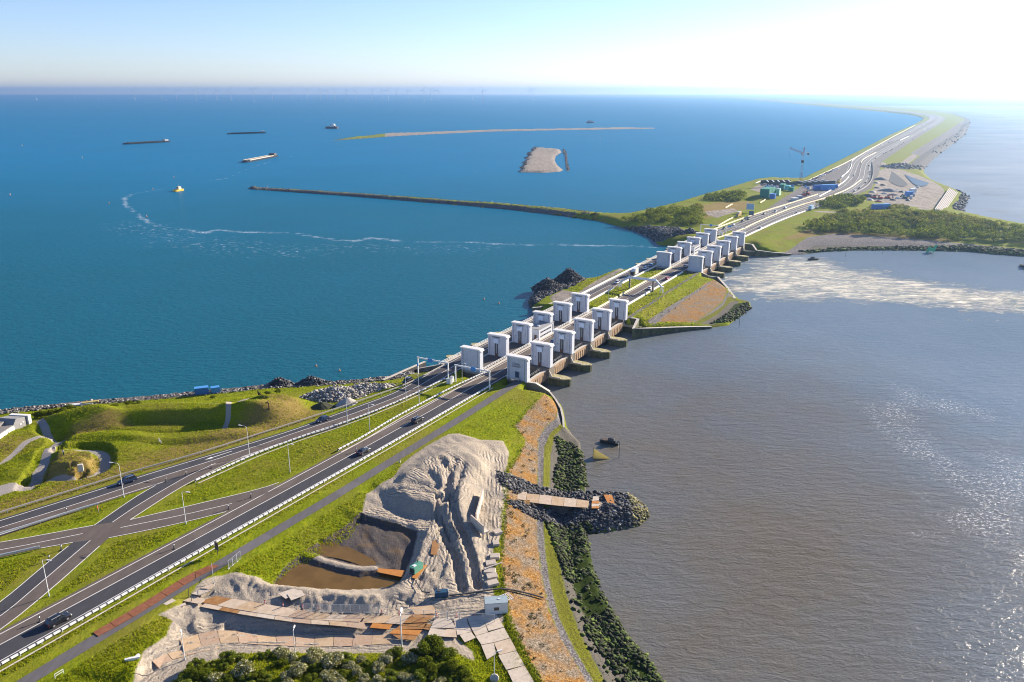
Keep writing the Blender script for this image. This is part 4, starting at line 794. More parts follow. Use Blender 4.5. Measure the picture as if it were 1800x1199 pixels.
if True:
    o = copy_tree(p0); o.location = ST(78.5, -2.0, 0); o.rotation_euler = (0, 0, RZ); tag(o, 'weedy concrete pier against the bank, last of the near sluice', 'sluice pier', 'piers of the near sluice')
# --- curtain beams over the openings (arched top, ribs)
def make_beam(Ls):
    r = empty('gate_beam', (0, 0, 0)); n = 10; top = []
    for i in range(n+1):
        x = Ls*i/n; top.append((x, 5.35+.35*math.sin(math.pi*i/n)))
    b = MB(); vs = []
    for y in (-.45, .45):
        vs += [(x, y, 1.7) for x, z in top]+[(x, y, z) for x, z in top]
    m_ = n+1; fs = []
    for i in range(n):
        fs += [(i, i+1, m_+i+1, m_+i), (2*m_+i+1, 2*m_+i, 3*m_+i, 3*m_+i+1), (m_+i, m_+i+1, 3*m_+i+1, 3*m_+i), (i+1, i, 2*m_+i, 2*m_+i+1)]
    fs += [(0, m_, 3*m_, 2*m_), (n, 2*m_+n, 3*m_+n, m_+n)]
    b.add(vs, fs); b.build('beam_web', M_RUST, r)
    for k in range(1, 8):
        x = Ls*k/8; MB().box((x, -.53, 3.2), (.22, .16, 2.9)).build('rib', M_RUST, r)
    c = MB(); c.sweep([(x, 0, z) for x, z in top], [(-.55, 0), (.55, 0), (.55, .14), (-.55, .14)]); c.build('coping', M_CONC, r)
    MB().box((Ls/2, 6.0, .6), (Ls, .5, 6.0)).build('gate', M_SLOT, r)
    hr = MB()
    for z in (6.6, 7.1): hr.bar((0, .7, z), (Ls*.75, .7, z), .035, n=4)
    for k in range(5): hr.bar((Ls*.75*k/4, .7, 5.4), (Ls*.75*k/4, .7, 7.1), .03, n=4)
    hr.build('handrail', M_GALV, r); return r
BM = {}
for RR, nm in ((G1R, 'near'), (G2R, 'far')):
    for i in range(5):
        Ls = 14.9 if nm == 'near' else 14.6
        if i == 0: Ls -= .2
        if i == 4 and nm == 'near': Ls = 14.9
        key = nm
        o = BM[key] if False else (copy_tree(BM[key]) if key in BM else BM.setdefault(key, make_beam(14.9)))
        o.location = ST(RR[i]+1.0, -1.2, 0); o.rotation_euler = (0, 0, RZ); o.scale = ((RR[i+1]-RR[i]-4.3)/14.9, 1, 1)
        tag(o, 'brown ribbed concrete beam over the %s opening of the %s sluice' % (ORD[i], nm), 'gate beam', 'beams over the openings of the %s sluice' % nm)
# --- decks, parapets, service floors
def deck(s0, s1, label):
    r = empty('bridge_deck', ST(s0, 0, 0), RZ, label, 'bridge deck'); Ls = s1-s0
    def B(name, t0, t1, z0, z1, m, sa=0, sb=Ls): return MB().box(((sa+sb)/2, -(t0+t1)/2, (z0+z1)/2), (sb-sa, t1-t0, z1-z0)).build(name, m, r)
    B('deck_slab', -37.6, -8.0, 5.6, 6.9, M_DECK); B('kerb', -37.6, -36.6, 6.9, 7.16, M_CONC); B('kerb', -28.2, -27.7, 6.9, 7.14, M_CONC); B('kerb', -19.2, -18.05, 6.9, 7.16, M_CONC); B('kerb', -9.0, -8.1, 6.9, 7.14, M_CONC)
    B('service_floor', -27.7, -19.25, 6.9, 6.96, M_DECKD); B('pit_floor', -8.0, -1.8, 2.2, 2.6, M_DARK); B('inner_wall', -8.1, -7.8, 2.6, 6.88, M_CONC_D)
    return r
deck(-20.5, 79.5, 'concrete road deck of the near sluice between its tower rows'); deck(193.0, 297.5, 'concrete road deck of the far sluice between its tower rows')
def railing(s0, s1, t, label, step=2.4, h=1.05, z=7.0):
    r = empty('railing', ST(s0, t, z), RZ, label, 'railing', 'white railings along the sluice decks'); Ls = s1-s0
    for q, nm in ((h, 'top_rail'), (h*.55, 'mid_rail')): MB().box((Ls/2, 0, q), (Ls, .13, .13)).build(nm, M_RAIL, r)
    n = int(Ls/step); pm = MB().box((0, 0, h/2), (.12, .12, h)).mesh('post', M_RAIL)
    for i in range(min(n+1, 60)): link('post', pm, r, (Ls*i/max(1, n), 0, 0))
railing(-22, 105, -37.4, 'long white railing on the outer harbour edge of the near sluice'); railing(-20, 80, -19.35, 'white railing beside the sea side lanes of the near sluice')
railing(186, 298, -37.4, 'long white railing on the outer harbour edge of the far sluice'); railing(193, 297, -19.35, 'white railing beside the sea side lanes of the far sluice')
# low walls between the towers of the rows (behind the pits)
# --- control buildings
def control_building(s0, z, label):
    r = empty('control_building', ST(s0, -19.0, z), RZ, label, 'building'); Lb, Wb, Hb = 13.6, 4.6, 4.6
    MB().box((Lb/2, Wb/2, Hb/2), (Lb, Wb, Hb)).build('wall', M_WHITE, r); MB().box((Lb/2, Wb/2, Hb+.14), (Lb+.5, Wb+.5, .28)).build('roof', M_ROOFG, r)
    MB().box((Lb/2, .05, Hb+.05), (Lb+.5, .3, .3)).build('fascia', M_CAP, r)
    for row in (1.35, 3.15):
        for k in range(7):
            f = MB().box((2.0+k*1.45, -.03, row), (1.05, .10, .85)).build('window', M_CAP, r); MB().box((2.0+k*1.45, -.09, row), (.85, .06, .66)).build('pane', M_GLASS, f)
    MB().box((-.03, 1.6, 1.1), (.08, 1.1, 2.2)).build('door', mat('brown door', (.12,.06,.05), .6), r); MB().box((Lb-.9, -.04, 2.2), (.16, .1, 3.6)).build('drain_pipe', M_SLOT, r)
    MB().box((4, Wb/2, Hb+.5), (1.2, 1.0, .5)).build('roof_vent', M_GALV, r)
control_building(25.2, 6.96, 'white two storey control building with window rows on the near sluice'); control_building(252.4-12.6, 6.96, 'white control building between towers on the far sluice')
# --- quay and wing walls
def wall(name, pts, wd, label, m=M_CONC_D, z0=-4.0, cap=M_CONC, cat='quay wall', capw=.25):
    P = [Vector(p) for p in pts]; r = empty(name, (0, 0, 0), 0, label, cat)
    b = MB(); hw = wd/2; vs = []; n = len(P)
    for i, p in enumerate(P):
        d = (P[min(i+1, n-1)]-P[max(i-1, 0)]); d.z = 0; d.normalize(); rr = Vector((d.y, -d.x, 0))*hw
        vs += [(p.x-rr.x, p.y-rr.y, z0), (p.x+rr.x, p.y+rr.y, z0), (p.x+rr.x, p.y+rr.y, p.z), (p.x-rr.x, p.y-rr.y, p.z)]
    fs = []
    for i in range(n-1):
        for j in range(4): k = (j+1) % 4; fs.append((i*4+j, (i+1)*4+j, (i+1)*4+k, i*4+k))
    fs += [(3, 2, 1, 0), ((n-1)*4, (n-1)*4+1, (n-1)*4+2, (n-1)*4+3)]
    b.add(vs, fs); o = b.build('wall', m, r); bm = bmesh.new(); bm.from_mesh(o.data); bmesh.ops.recalc_face_normals(bm, faces=bm.faces); bm.to_mesh(o.data); bm.free()
    c = MB(); c.sweep([p+Vector((0, 0, .003)) for p in P], [(-hw-.08, 0), (hw+.08, 0), (hw+.08, capw*.6), (-hw-.08, capw*.6)]); o = c.build('coping', cap, r)
    bm = bmesh.new(); bm.from_mesh(o.data); bmesh.ops.recalc_face_normals(bm, faces=bm.faces); bm.to_mesh(o.data); bm.free()
    return r
def sv(*p): return [ST(s, t, z) for s, t, z in p]
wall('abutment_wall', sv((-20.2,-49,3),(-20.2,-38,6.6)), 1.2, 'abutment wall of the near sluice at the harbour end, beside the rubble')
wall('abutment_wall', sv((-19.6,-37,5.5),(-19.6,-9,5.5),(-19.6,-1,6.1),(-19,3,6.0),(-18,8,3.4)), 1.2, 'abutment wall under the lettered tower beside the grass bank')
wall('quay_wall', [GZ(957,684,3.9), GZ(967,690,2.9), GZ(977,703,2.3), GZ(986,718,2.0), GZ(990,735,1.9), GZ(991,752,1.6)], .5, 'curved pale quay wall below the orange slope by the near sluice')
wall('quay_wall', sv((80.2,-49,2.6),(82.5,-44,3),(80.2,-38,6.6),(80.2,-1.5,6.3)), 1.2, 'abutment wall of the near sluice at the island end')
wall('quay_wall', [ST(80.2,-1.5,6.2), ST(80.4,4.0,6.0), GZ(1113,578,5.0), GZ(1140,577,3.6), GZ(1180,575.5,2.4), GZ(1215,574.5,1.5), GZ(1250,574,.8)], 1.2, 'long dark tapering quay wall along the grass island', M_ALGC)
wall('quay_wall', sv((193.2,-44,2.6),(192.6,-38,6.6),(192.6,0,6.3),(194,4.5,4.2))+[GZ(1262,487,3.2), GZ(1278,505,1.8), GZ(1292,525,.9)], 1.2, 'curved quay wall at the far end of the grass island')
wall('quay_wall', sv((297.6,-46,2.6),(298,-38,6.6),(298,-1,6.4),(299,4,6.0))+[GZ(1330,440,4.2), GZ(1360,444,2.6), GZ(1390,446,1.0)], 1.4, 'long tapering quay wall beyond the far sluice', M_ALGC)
wall('harbour_wall', [GZ(673,668,4.2), GZ(690,661,4.2), GZ(712,651,4.2), GZ(735,641,4.2), GZ(747,636,4.2)], 1.0, 'dark harbour wall shading the rubble left of the near sluice', mat('black quay', (.06,.06,.065), .9, .3, .6), z0=-2)
wall('harbour_wall', [GZ(936,541,3.2), GZ(950,540,3.2), GZ(985,527,3.2), GZ(1000,519,3.2)], 1.0, 'dark harbour wall at the rubble end of the grass island')
# ================================================================== BARRIERS, LAMPS, GANTRIES
def guard_rail(pts, label, z=7.0, style='rail', step=4.0, m=None, group='guard rails along the carriageways'):
    P = smooth_line(np.asarray(pts, float), step, 1); P3 = [Vector((x, y, z)) for x, y in P]
    r = empty('guard_rail', P3[0], 0, label, 'guard rail', group); o3 = P3[0]; Q = [p-o3 for p in P3]
    m = m or M_GALV
    if style == 'rail':
        MB().sweep(Q, [(-.16, .52), (-.06, .52), (-.02, .60), (-.06, .70), (-.02, .76), (-.06, .84), (-.16, .84)]).build('rail', m, r)
        MB().sweep(Q, [(.06, .52), (.16, .52), (.16, .84), (.06, .84), (.02, .76), (.06, .70), (.02, .60)]).build('rail', m, r)
    elif style == 'double':
        b = MB(); b.sweep(Q, [(-.20, .50), (.20, .50), (.20, .82), (-.20, .82)], 0)
        W_ = resample(np.array([(q.x, q.y) for q in Q]), 1.6)
        for i in range(0, len(W_)-1):
            d = W_[i+1]-W_[i]; b.box((W_[i][0], W_[i][1], .66), (.24, .46, .34), math.atan2(d[1], d[0]), 1)  # dark blocks put the shadowed gaps into the rail's colour
        b.build('rail', [m, M_SLOT], r)
        MB().sweep(Q, [(.95, .0), (1.2, .0), (1.2, .12), (.95, .12)]).build('kerb', M_PALE, r)
    elif style == 'block':
        MB().sweep(Q, [(-.34, 0), (.34, 0), (.26, .25), (.12, .85), (-.12, .85), (-.26, .25)]).build('concrete_block', m, r); return r
    elif style == 'tall':
        MB().sweep(Q, [(-.4, 0), (.4, 0), (.3, .3), (.15, .95), (-.15, .95), (-.3, .3)]).build('concrete_block', m, r); return r
    pm = MB().box((0, 0, .38), (.16, .12, .76)).mesh('post', M_GALV)
    pn = None
    n = len(Q); k = max(1, int(math.ceil(n/95)))
    for i in range(0, n, k):
        d = Q[min(i+1, n-1)]-Q[max(i-1, 0)]; a = math.atan2(d.y, d.x)
        o = link('post', pm, r, Q[i]); o.rotation_euler = (0, 0, a)
        if pn and i % (2*k) == 0: o2 = link('spacer', pn, r, Q[i]); o2.rotation_euler = (0, 0, a)
    return r
def smooth_rail_fix():
    pass
GR1 = pxl((-200,968),(0,905),(80,880),(160,855),(240,830),(330,806),(440,771),(569,729),(680,691),(720,676),(783,643))
guard_rail(GR1, 'long grey guard rail between the museum meadow and the harbour side road', m=mat('weathered rail', (.36,.33,.29), .6, .2, 2))
guard_rail(pxl((-160,994),(0,942),(60,924),(117.5,905),(172,889)), 'blue grey guard rail on the verge by the yield sign')
guard_rail(pxl((344,848),(380,832),(439,805),(470,793),(531,770),(609.5,744.5),(680,717),(732,693.5),(783,668)), 'white double guard rail on the harbour side of the grass median', style='double', m=M_RAIL)
guard_rail(pxl((595,793.5),(640,770),(686.7,741),(737.4,713.5),(793.5,684),(853.6,656.5)), 'white double guard rail on the sea side of the grass median', style='double', m=M_RAIL)
guard_rail([ST(s, t+.9) for s, t in ((-262,-13.6),(-196,-11.6),(-168,-11.2),(-131,-10.3),(-84,-9.2),(-33,-8.8))], 'long white double guard rail beside the cycle path bank', style='double', m=M_RAIL)
guard_rail(pxl((-150,1012),(0,980.5),(40,972),(70,965)), 'short blue guard rail at the tip of the slip road fork')
guard_rail(stl((106,-37.1),(150,-37.5),(192,-37.3)), 'white concrete barrier on the harbour edge of the island road', style='block', m=M_CAP)
guard_rail(stl((82,-27.4),(104,-27.6),(128,-27.9)), 'pale median barrier beside the harbour lanes, near half of the island', style='block', m=M_CAP)
guard_rail(stl((140,-28.0),(165,-27.9),(193,-27.4)), 'pale median barrier beside the harbour lanes, far half of the island', style='block', m=M_CAP)
guard_rail(stl((80,-18.4),(107,-18.5),(110,-18.5)), 'yellowish median barrier beside the sea lanes behind the near towers', style='block', m=mat('yellowish concrete', (.70,.62,.42), .8, .1, 1))
guard_rail(stl((113,-18.5),(150,-18.6),(193,-18.4)), 'yellowish median barrier beside the sea lanes under the pipe bridge', style='block', m=MATS['yellowish concrete'])
guard_rail(stl((80,-8.3),(130,-8.2),(184,-8.3)), 'pale barrier between the sea lanes and the island grass', style='block', m=M_CAP)
MY = MATS['yellowish concrete']
guard_rail(np.vstack([[ST(299,-37.4)], PXL([(1286,391),(1346.8,370.8),(1395,356),(1437.5,342)],7)]), 'pale concrete barrier on the works side of the far carriageway', style='tall', m=MY, step=15)
guard_rail(PXL([(1440,346),(1467,331),(1485,319),(1492,311)],7), 'curving white barrier at the edge of the works compound', style='tall', m=M_CAP, step=12)
guard_rail(PXL([(1479,311.5),(1492,301),(1497,291),(1497,283),(1503,279)],7), 'curving white barrier round the far car park', style='tall', m=M_CAP, step=12)
guard_rail(np.vstack([[ST(299,-23.5)], PXL([(1300,406.5),(1333.4,389.5),(1400,362.8),(1453.6,348),(1493.6,332),(1513.6,316)],7)]), 'long yellowish central barrier between the two far carriageways', style='tall', m=MY, step=15)
guard_rail(np.vstack([[ST(299,-8.0)], PXL([(1330,407),(1368,389.5),(1413.5,372),(1465.6,354.8)],7)]), 'pale barrier on the sea side of the far carriageway', style='tall', m=M_CAP, step=15)
guard_rail(PXL([(1497,342),(1520,331),(1532,318),(1535,303),(1533,285)],7), 'dark curving barrier round the outside of the road bend', style='tall', m=M_SLOT, step=12)
guard_rail(PXL([(1513,287),(1516,281),(1528,274),(1540,268)],7), 'short pale barrier inside the far road bend', style='tall', m=MY, step=14)
guard_rail(PXL([(1582,247),(1589,243.5),(1597,240)],7), 'short white barrier far out on the dam', style='tall', m=M_CAP, step=14)
guard_rail(PXL([(1420,319),(1450,305),(1490,286),(1530,263),(1570,241),(1608,221)],6.4), 'long pale kerb along the harbour edge of the dam', style='tall', m=MY, step=30)
# --- street lamps
def make_lamp(h, arm, curved=False):
    r = empty('street_lamp', (0, 0, 0)); b = MB(); b.bar((0,0,0), (0,0,h*.45), .10, .085, 8); b.bar((0,0,h*.45), (0,0,h), .085, .05, 8); b.build('pole', M_RAIL, r)
    MB().bar((0,0,0), (0,0,.5), .16, .14, 8).build('base_sleeve', M_GALV, r)
    a = MB()
    if curved: a.tube([(0,0,h), (.15,0,h+.35), (.55,0,h+.6), (arm,0,h+.62)], .05, 6); z = h+.62
    else: a.tube([(0,0,h-.05), (arm,0,h+.12)], .045, 6); z = h+.12
    a.build('arm', M_RAIL, r); hd = MB(); hd.loft([[(arm-.3+x, y*w_, z+dz) for y, dz in ((-.16,-.04),(.16,-.04),(.12,.12),(-.12,.12))] for x, w_ in ((0,.5),(.3,1.0),(.8,1.1),(1.05,.7))]); hd.build('lamp_head', M_CAP, r)
    return r
LP = {'a': make_lamp(8.6, 1.4), 'b': make_lamp(9.0, 1.9, True), 'c': make_lamp(5.6, .8)}; lf = {k: True for k in LP}
def lamp(kind, u, v, z, hd, label, sc_=1.0):
    o = LP[kind] if lf[kind] else copy_tree(LP[kind]); lf[kind] = False; p = G(u, v, z)
    o.location = (p[0], p[1], z); o.rotation_euler = (0, 0, hd); o.scale = (sc_,)*3; tag(o, label, 'street lamp', 'street lamps along the roads and works')
RD = AX+math.pi/2; RD2 = AX-math.pi/2
lamp('b', 218, 874, 6.95, RD+.35, 'curved arm street lamp beside the dark car on the harbour road'); lamp('b', 439, 804, 6.95, RD+.2, 'curved arm street lamp at the white median rail, by the painted arrow')
lamp('a', 327, 921, 6.95, RD2+.3, 'street lamp on the grass wedge beside the slip road'); lamp('a', 86.5, 1048, 6.95, RD2+.3, 'street lamp at the lower left slip road')
lamp('a', 510, 830, 6.95, RD2, 'street lamp in the median grass, farther from the gantries'); lamp('a', 650, 756, 6.95, RD2, 'street lamp in the median grass above the white rail'); lamp('b', 611, 746, 6.95, RD, 'tall street lamp behind the guard rail below the gravel cone', 1.05)
lamp('b', 714, 705, 6.95, RD, 'curved arm street lamp just before the blue sign gantries'); lamp('b', 737, 711, 6.95, RD, 'tall pole lamp in the median in front of the gantry post', 1.1); lamp('a', 812.5, 670, 6.95, RD2, 'street lamp between the gantry and the first harbour tower', .8)
lamp('c', 325, 1160, 3.9, 2.0, 'street lamp at the edge of the rusty plate track, left of the bushes', 1.0); lamp('c', 519, 1150, 3.9, 1.6, 'street lamp in front of the white flowering bushes', .95); lamp('c', 706.8, 1146, 4.1, 1.6, 'tall street lamp on the rust coloured plates', 1.45); lamp('c', 869, 1193, 4.3, .4, 'street lamp on a round concrete foot by the pale slabs', 1.0)
lamp('b', 797, 1, 7, 0, 'x') if False else None
lamp('a', 1069, 528, 6.95, RD2, 'street lamp on the island median near the pipe bridge', .8); lamp('a', 1140, 478, 6.95, RD, 'street lamp on the island median before the far sluice, left', .8); lamp('a', 1154.5, 477.5, 6.95, RD2, 'street lamp on the island median before the far sluice, right', .8)
MB().bar(GZ(869,1193,4.25), GZ(869,1193,4.7), .9, .8, 10).build('lamp_foot', M_CONC); tag(bpy.data.objects['lamp_foot'], 'round concrete foot under the street lamp by the pale slabs', 'foundation')
# --- sign gantries
M_BLUE = mat('blue sign back', (.06,.25,.58), .5, .1, 1); M_SIGN = mat('pale sign back', (.32,.48,.66), .5, .1, 1)
def gantry(s, t0, t1, h, label, signs, both=True, sc_=.36, cab=None):
    r = empty('sign_gantry', ST(s, t0, 6.95), RZ, label, 'sign gantry'); W = t1-t0
    MB().box((0, 0, h/2), (sc_, sc_, h)).build('post', M_RAIL, r)
    if both: MB().box((0, -W, h/2), (sc_, sc_, h)).build('post', M_RAIL, r)
    MB().box((0, -W/2, h-.2+.36), (sc_, W+.6, .5)).build('beam', M_RAIL, r)
    for t in signs:
        q = MB().box((-.45, -(t-t0), h+.1), (.18, 1.9, 1.5)).build('sign_box', M_BLUE, r); MB().box((-.28, -(t-t0), h+.1), (.2, 1.2, .9)).build('bracket', M_GALV, q)
    for k, y in ((0, -W*.3), (1, -W*.72)): MB().bar((0, y, h+.3), (0, y, h+.75), .10, .12, 6).build('camera_pod', M_CAP, r)
    MB().box((-.25, -.05, h*.62), (.3, .5, 1.2)).build('control_box', M_BLUE if cab else M_RAIL, r)
    return r
gantry(-34.2, -38.2, -24.9, 6.4, 'white sign gantry over the harbour side lanes before the near sluice', (-32.4,), cab=1)
gantry(-34.4, -21.6, -7.4, 6.3, 'white sign gantry over the sea side lanes before the near sluice', (-13.8,))
gantry(318, -38.6, -24.5, 6.8, 'white sign gantry over the harbour side lanes beyond the far sluice', (-31,)); gantry(320, -20.5, -7.0, 6.8, 'white sign gantry over the sea side lanes beyond the far sluice', (-18,))
def cabinet(p, rz, d, label, m=M_CAP):
    r = empty('switch_cabinet', p, rz, label, 'cabinet'); MB().box((0,0,d[2]/2+.1), d).build('body', m, r); MB().box((0,0,d[2]+.14), (d[0]+.1, d[1]+.1, .08)).build('lid', M_GALV, r); MB().box((0,0,.05), (d[0]+.2, d[1]+.2, .1)).build('plinth', M_CONC, r)
    MB().box((-d[0]/2-.02,0,d[2]/2+.1), (.03, d[1]*.8, d[2]*.8)).build('door', m, r)
cabinet(GZ(790,674,6.95), RZ, (1.2,1.9,1.7), 'white switch cabinet at the foot of the left gantry'); cabinet(GZ(795,671,6.95), RZ, (.9,1.0,1.9), 'narrow white cabinet beside the wide one under the gantry'); cabinet(ST(322,-24,6.95), RZ, (1,2,1.8), 'white cabinet at the gantry beyond the far sluice')
# --- pipe bridge over the sea side lanes on the island
def pipe_bridge():
    r = empty('pipe_bridge', ST(131.5, -20, 6.95), RZ, 'white pipe bridge with slanting ends crossing the sea side lanes on the island', 'pipe bridge'); h = 6.0
    MB().bar((0, 1.2, h), (0, -14.2, h), .62, n=12).build('pipe', mat('white pipe', (.66,.70,.76), .4, .05, 1, .5), r); mp = MATS['white pipe']
    MB().bar((0, 1.0, h), (0, 5.6, 3.0), .5, n=12).build('sloping_pipe', mp, r); MB().bar((0, -14.0, h), (0, -17.2, 3.0), .5, n=12).build('sloping_pipe', mp, r)
    for y in (0.4, -12.6): MB().box((0, y, h/2-.3), (.7, .8, h-.6)).build('pillar', M_CONC_D, r)
    for y in (5.7, -17.4):
        for dx, dy in ((-.8,.7),(.8,.7),(-.8,-.7),(.8,-.7)): MB().bar((dx*.6, y+dy*.4, 3.0), (dx, y+dy*1.1, -.2), .13, n=6).build('leg', M_RAIL, r)
        MB().box((0, y, 3.05), (1.6, 1.8, .22)).build('platform', M_RAIL, r)
    hr = MB()
    for x in (-.7, .7): hr.bar((x, 1, h+.9), (x, -14, h+.9), .04, n=4)
    hr.build('handrail', M_RAIL, r)
pipe_bridge()
# --- short road posts
def make_post():
    r = empty('marker_post', (0,0,0)); MB().bar((0,0,.1), (0,0,1.25), .10, .09, 6).build('post', M_SLOT, r); MB().box((0,0,.05), (.5,.35,.1)).build('foot', M_SLOT, r); MB().box((0,0,.95), (.23,.23,.18)).build('band', M_CAP, r); return r
mp0 = make_post(); fpost = True
for k, (u, v, z, ex) in enumerate([(306,965,7,'in the middle of the near dark lane'),(70,1093,7,'just behind the near dark car'),(402,895,7,'at the end of the slip road line'),(441,875,7,'where the slip road meets the sea lanes'),(327,836,7,'on the harbour road line above the merge'),(371.5,823,7,'on the harbour road line by the median rail tip'),(292,847,7,'on the harbour road line left of the merge'),(117,901,7,'by the verge rail near the yield sign'),(626,794,7,'just behind the middle dark car'),(733,734,7,'just behind the farther dark car'),(87,985,7,'at the tip of the slip road fork'),(108,967,7,'striped at the end of the blue rail'),(1054,520,7,'on the island harbour lanes'),(1106,523,7,'on the island sea lanes before the tower shadow'),(1077,508,7,'beside the white car on the island')]):
    o = mp0 if fpost else copy_tree(mp0); fpost = False; o.location = GZ(u, v, z); o.scale = (1.15,)*3; tag(o, 'short dark marker post '+ex, 'marker post', 'marker posts on the carriageways')
# --- signs
r = empty('round_sign', GZ(383,976,6.75), AX+math.pi, 'dark round sign back standing on the verge by the rusty plates', 'road sign'); r.scale = (1.25,)*3; MB().bar((0,0,0),(0,0,2.9),.06,n=6).build('pole', M_SLOT, r); MB().box((.08,0,1.9),(.06,.9,1.5)).build('plate', M_SLOT, r); MB().bar((.05,0,2.3),(.13,0,2.3),.38,n=14).build('disc', mat('dark red disc', (.10,.03,.03), .5), r)
r = empty('yield_sign', GZ(174,902,6.95), AX+2.4, 'white and red triangular yield sign on the grass by the crossing', 'road sign'); MB().bar((0,0,0),(0,0,1.7),.05,n=6).build('pole', M_GALV, r)
t_ = MB(); t_.add([(.06,-.55,1.9),(.06,.55,1.9),(.06,0,.95),(.12,-.55,1.9),(.12,.55,1.9),(.12,0,.95)], [(2,1,0),(3,4,5),(0,1,4,3),(1,2,5,4),(2,0,3,5)]); t_.build('plate', mat('sign red', (.60,.10,.07), .5), r)
t_ = MB(); t_.add([(.124,-.36,1.8),(.124,.36,1.8),(.124,0,1.17),(.134,-.36,1.8),(.134,.36,1.8),(.134,0,1.17)], [(2,1,0),(3,4,5),(0,1,4,3),(1,2,5,4),(2,0,3,5)]); t_.build('field', M_CAP, r)
for u, v, lb in ((703,826,'small white milestone beside the cycle path above the sand heap'), (490,912,'small white post on the slip road kerb')) if False else ((703,813,'small white milestone beside the cycle path above the sand heap'),):
    r = empty('milestone', GZ(u, v, 6.5), AX, lb, 'milestone'); MB().box((0,0,.35),(.2,.3,.7)).build('body', M_CAP, r); MB().box((0,0,.72),(.22,.32,.06)).build('cap', M_SLOT, r)
# ================================================================== STONES
PHI = (1+5**.5)/2
ICO_V = np.array([(-1,PHI,0),(1,PHI,0),(-1,-PHI,0),(1,-PHI,0),(0,-1,PHI),(0,1,PHI),(0,-1,-PHI),(0,1,-PHI),(PHI,0,-1),(PHI,0,1),(-PHI,0,-1),(-PHI,0,1)])/1.902
ICO_F = np.array([(0,11,5),(0,5,1),(0,1,7),(0,7,10),(0,10,11),(1,5,9),(5,11,4),(11,10,2),(10,7,6),(7,1,8),(3,9,4),(3,4,2),(3,2,6),(3,6,8),(3,8,9),(4,9,5),(2,4,11),(6,2,10),(8,6,7),(9,8,1)])
def rots(n):
    q = RNG.normal(size=(n, 4)); q /= np.linalg.norm(q, axis=1)[:, None]; w_, x, y, z = q.T
    return np.stack([np.stack([1-2*(y*y+z*z), 2*(x*y-z*w_), 2*(x*z+y*w_)], -1), np.stack([2*(x*y+z*w_), 1-2*(x*x+z*z), 2*(y*z-x*w_)], -1), np.stack([2*(x*z-y*w_), 2*(y*z+x*w_), 1-2*(x*x+y*y)], -1)], 1)
def stone_mesh(name, P, S, material, flat=.7):
    n = len(P); V = ICO_V[None]*(1+.28*RNG.normal(size=(n, 12, 1)))*(S[:, None, None]*RNG.uniform(.65, 1.25, (n, 1, 3)))
    V = np.einsum('nij,nkj->nki', rots(n), V); V[:, :, 2] *= flat; V += P[:, None, :]
    F = (ICO_F[None]+12*np.arange(n)[:, None, None]).reshape(-1, 3); tone = np.repeat(RNG.random(n), 12)
    return np_mesh(name, V.reshape(-1, 3), F, material, False, {'tone': tone})
def stone_mat(name, stops, patch=None, rough=.9):
    g = NG(name); c = g.ramp(g.attr('tone'), stops); n = g.noise(g.coord(), 2.5, 4, .6); c = g.mix(g.rng(n, .3, .75, .35, 0), c, (.02,.02,.02))
    if patch: c = g.mix(g.rng(g.noise(g.coord(), patch[2], 4, .6), patch[1], patch[1]+.12, 0, .9), c, patch[0])
    return g.surf(c, rough, .25)
MS_DARK = stone_mat('dark basalt', [(0, (.035,.036,.042)), (.6, (.085,.085,.092)), (.92, (.19,.185,.18)), (1, (.40,.38,.36))])
MS_PALE = stone_mat('pale rubble', [(0, (.06,.055,.05)), (.4, (.17,.155,.14)), (.85, (.36,.33,.30)), (1, (.56,.53,.49))])
MS_RUB = stone_mat('rubble concrete', [(0, (.14,.13,.12)), (.4, (.32,.30,.275)), (.85, (.50,.47,.43)), (1, (.64,.61,.56))])
MS_WEED = stone_mat('weed covered stone', [(0, (.012,.014,.008)), (.45, (.028,.036,.012)), (.8, (.055,.085,.014)), (1, (.12,.175,.022))], ((.14,.19,.02), .60, .35))
MS_TIP = stone_mat('yellow weed stone', [(0, (.05,.05,.02)), (.5, (.17,.15,.05)), (1, (.36,.33,.16))])
def scatter(arr, thr, poly_px, n, z=1.0, world=None):
    P = np.asarray(world) if world is not None else PXL(poly_px, z); lo, hi = P.min(0), P.max(0)
    x = RNG.uniform(lo[0], hi[0], n*6); y = RNG.uniform(lo[1], hi[1], n*6); m = inside(x, y, P)
    if arr is not None: m &= sample(arr, x, y) > thr
    x, y = x[m][:n], y[m][:n]; return np.stack([x, y, ground_z(x, y)], 1)
def stones(name, P, smin, smax, material, sink=.1, flat=.7):
    S = smin+(smax-smin)*RNG.random(len(P))**2; P = P.copy(); P[:, 2] += S*.3-sink
    return tag(link(name, stone_mesh(name, P, S, material, flat)), kind='stuff')
jet = scatter(z_rock, -.6, None, 4200, world=JETTY)
tipm = (jet[:, 0] > G(1108, 900, 1)[0]) & (RNG.random(len(jet)) < .75); stones('jetty_rocks', jet[~tipm], .22, .62, MS_DARK); stones('weedy_rocks', jet[tipm], .25, .62, MS_TIP)
stones('shore_rocks', np.vstack([scatter(z_rock, -1, crest_left+[(737,660,3),(640,680,3.5),(470,690,3.5),(230,712,3.5),(0,736,3.5),(-200,742,3.5)], 3600, 3.5)]), .2, .62, MS_PALE)
def patchy(P, s, t, k=0): return P[fbm(P[:, 0], P[:, 1], s, 3, 200+k) > t]
stones('seaweed_rocks', np.vstack([patchy(scatter(z_weed, -.8, [(965,770),(1040,770),(1040,875),(965,875)], 3600, .2), 5, -.38), patchy(scatter(z_weed, -1.6, [(950,925),(1080,925),(1250,1260),(1020,1260)], 9500, .2), 6, -.08, 9), scatter(z_flat, -.5, [(950,925),(1080,925),(1250,1260),(1020,1260)], 500, .2)]), .14, .66, MS_WEED, .05, .6)
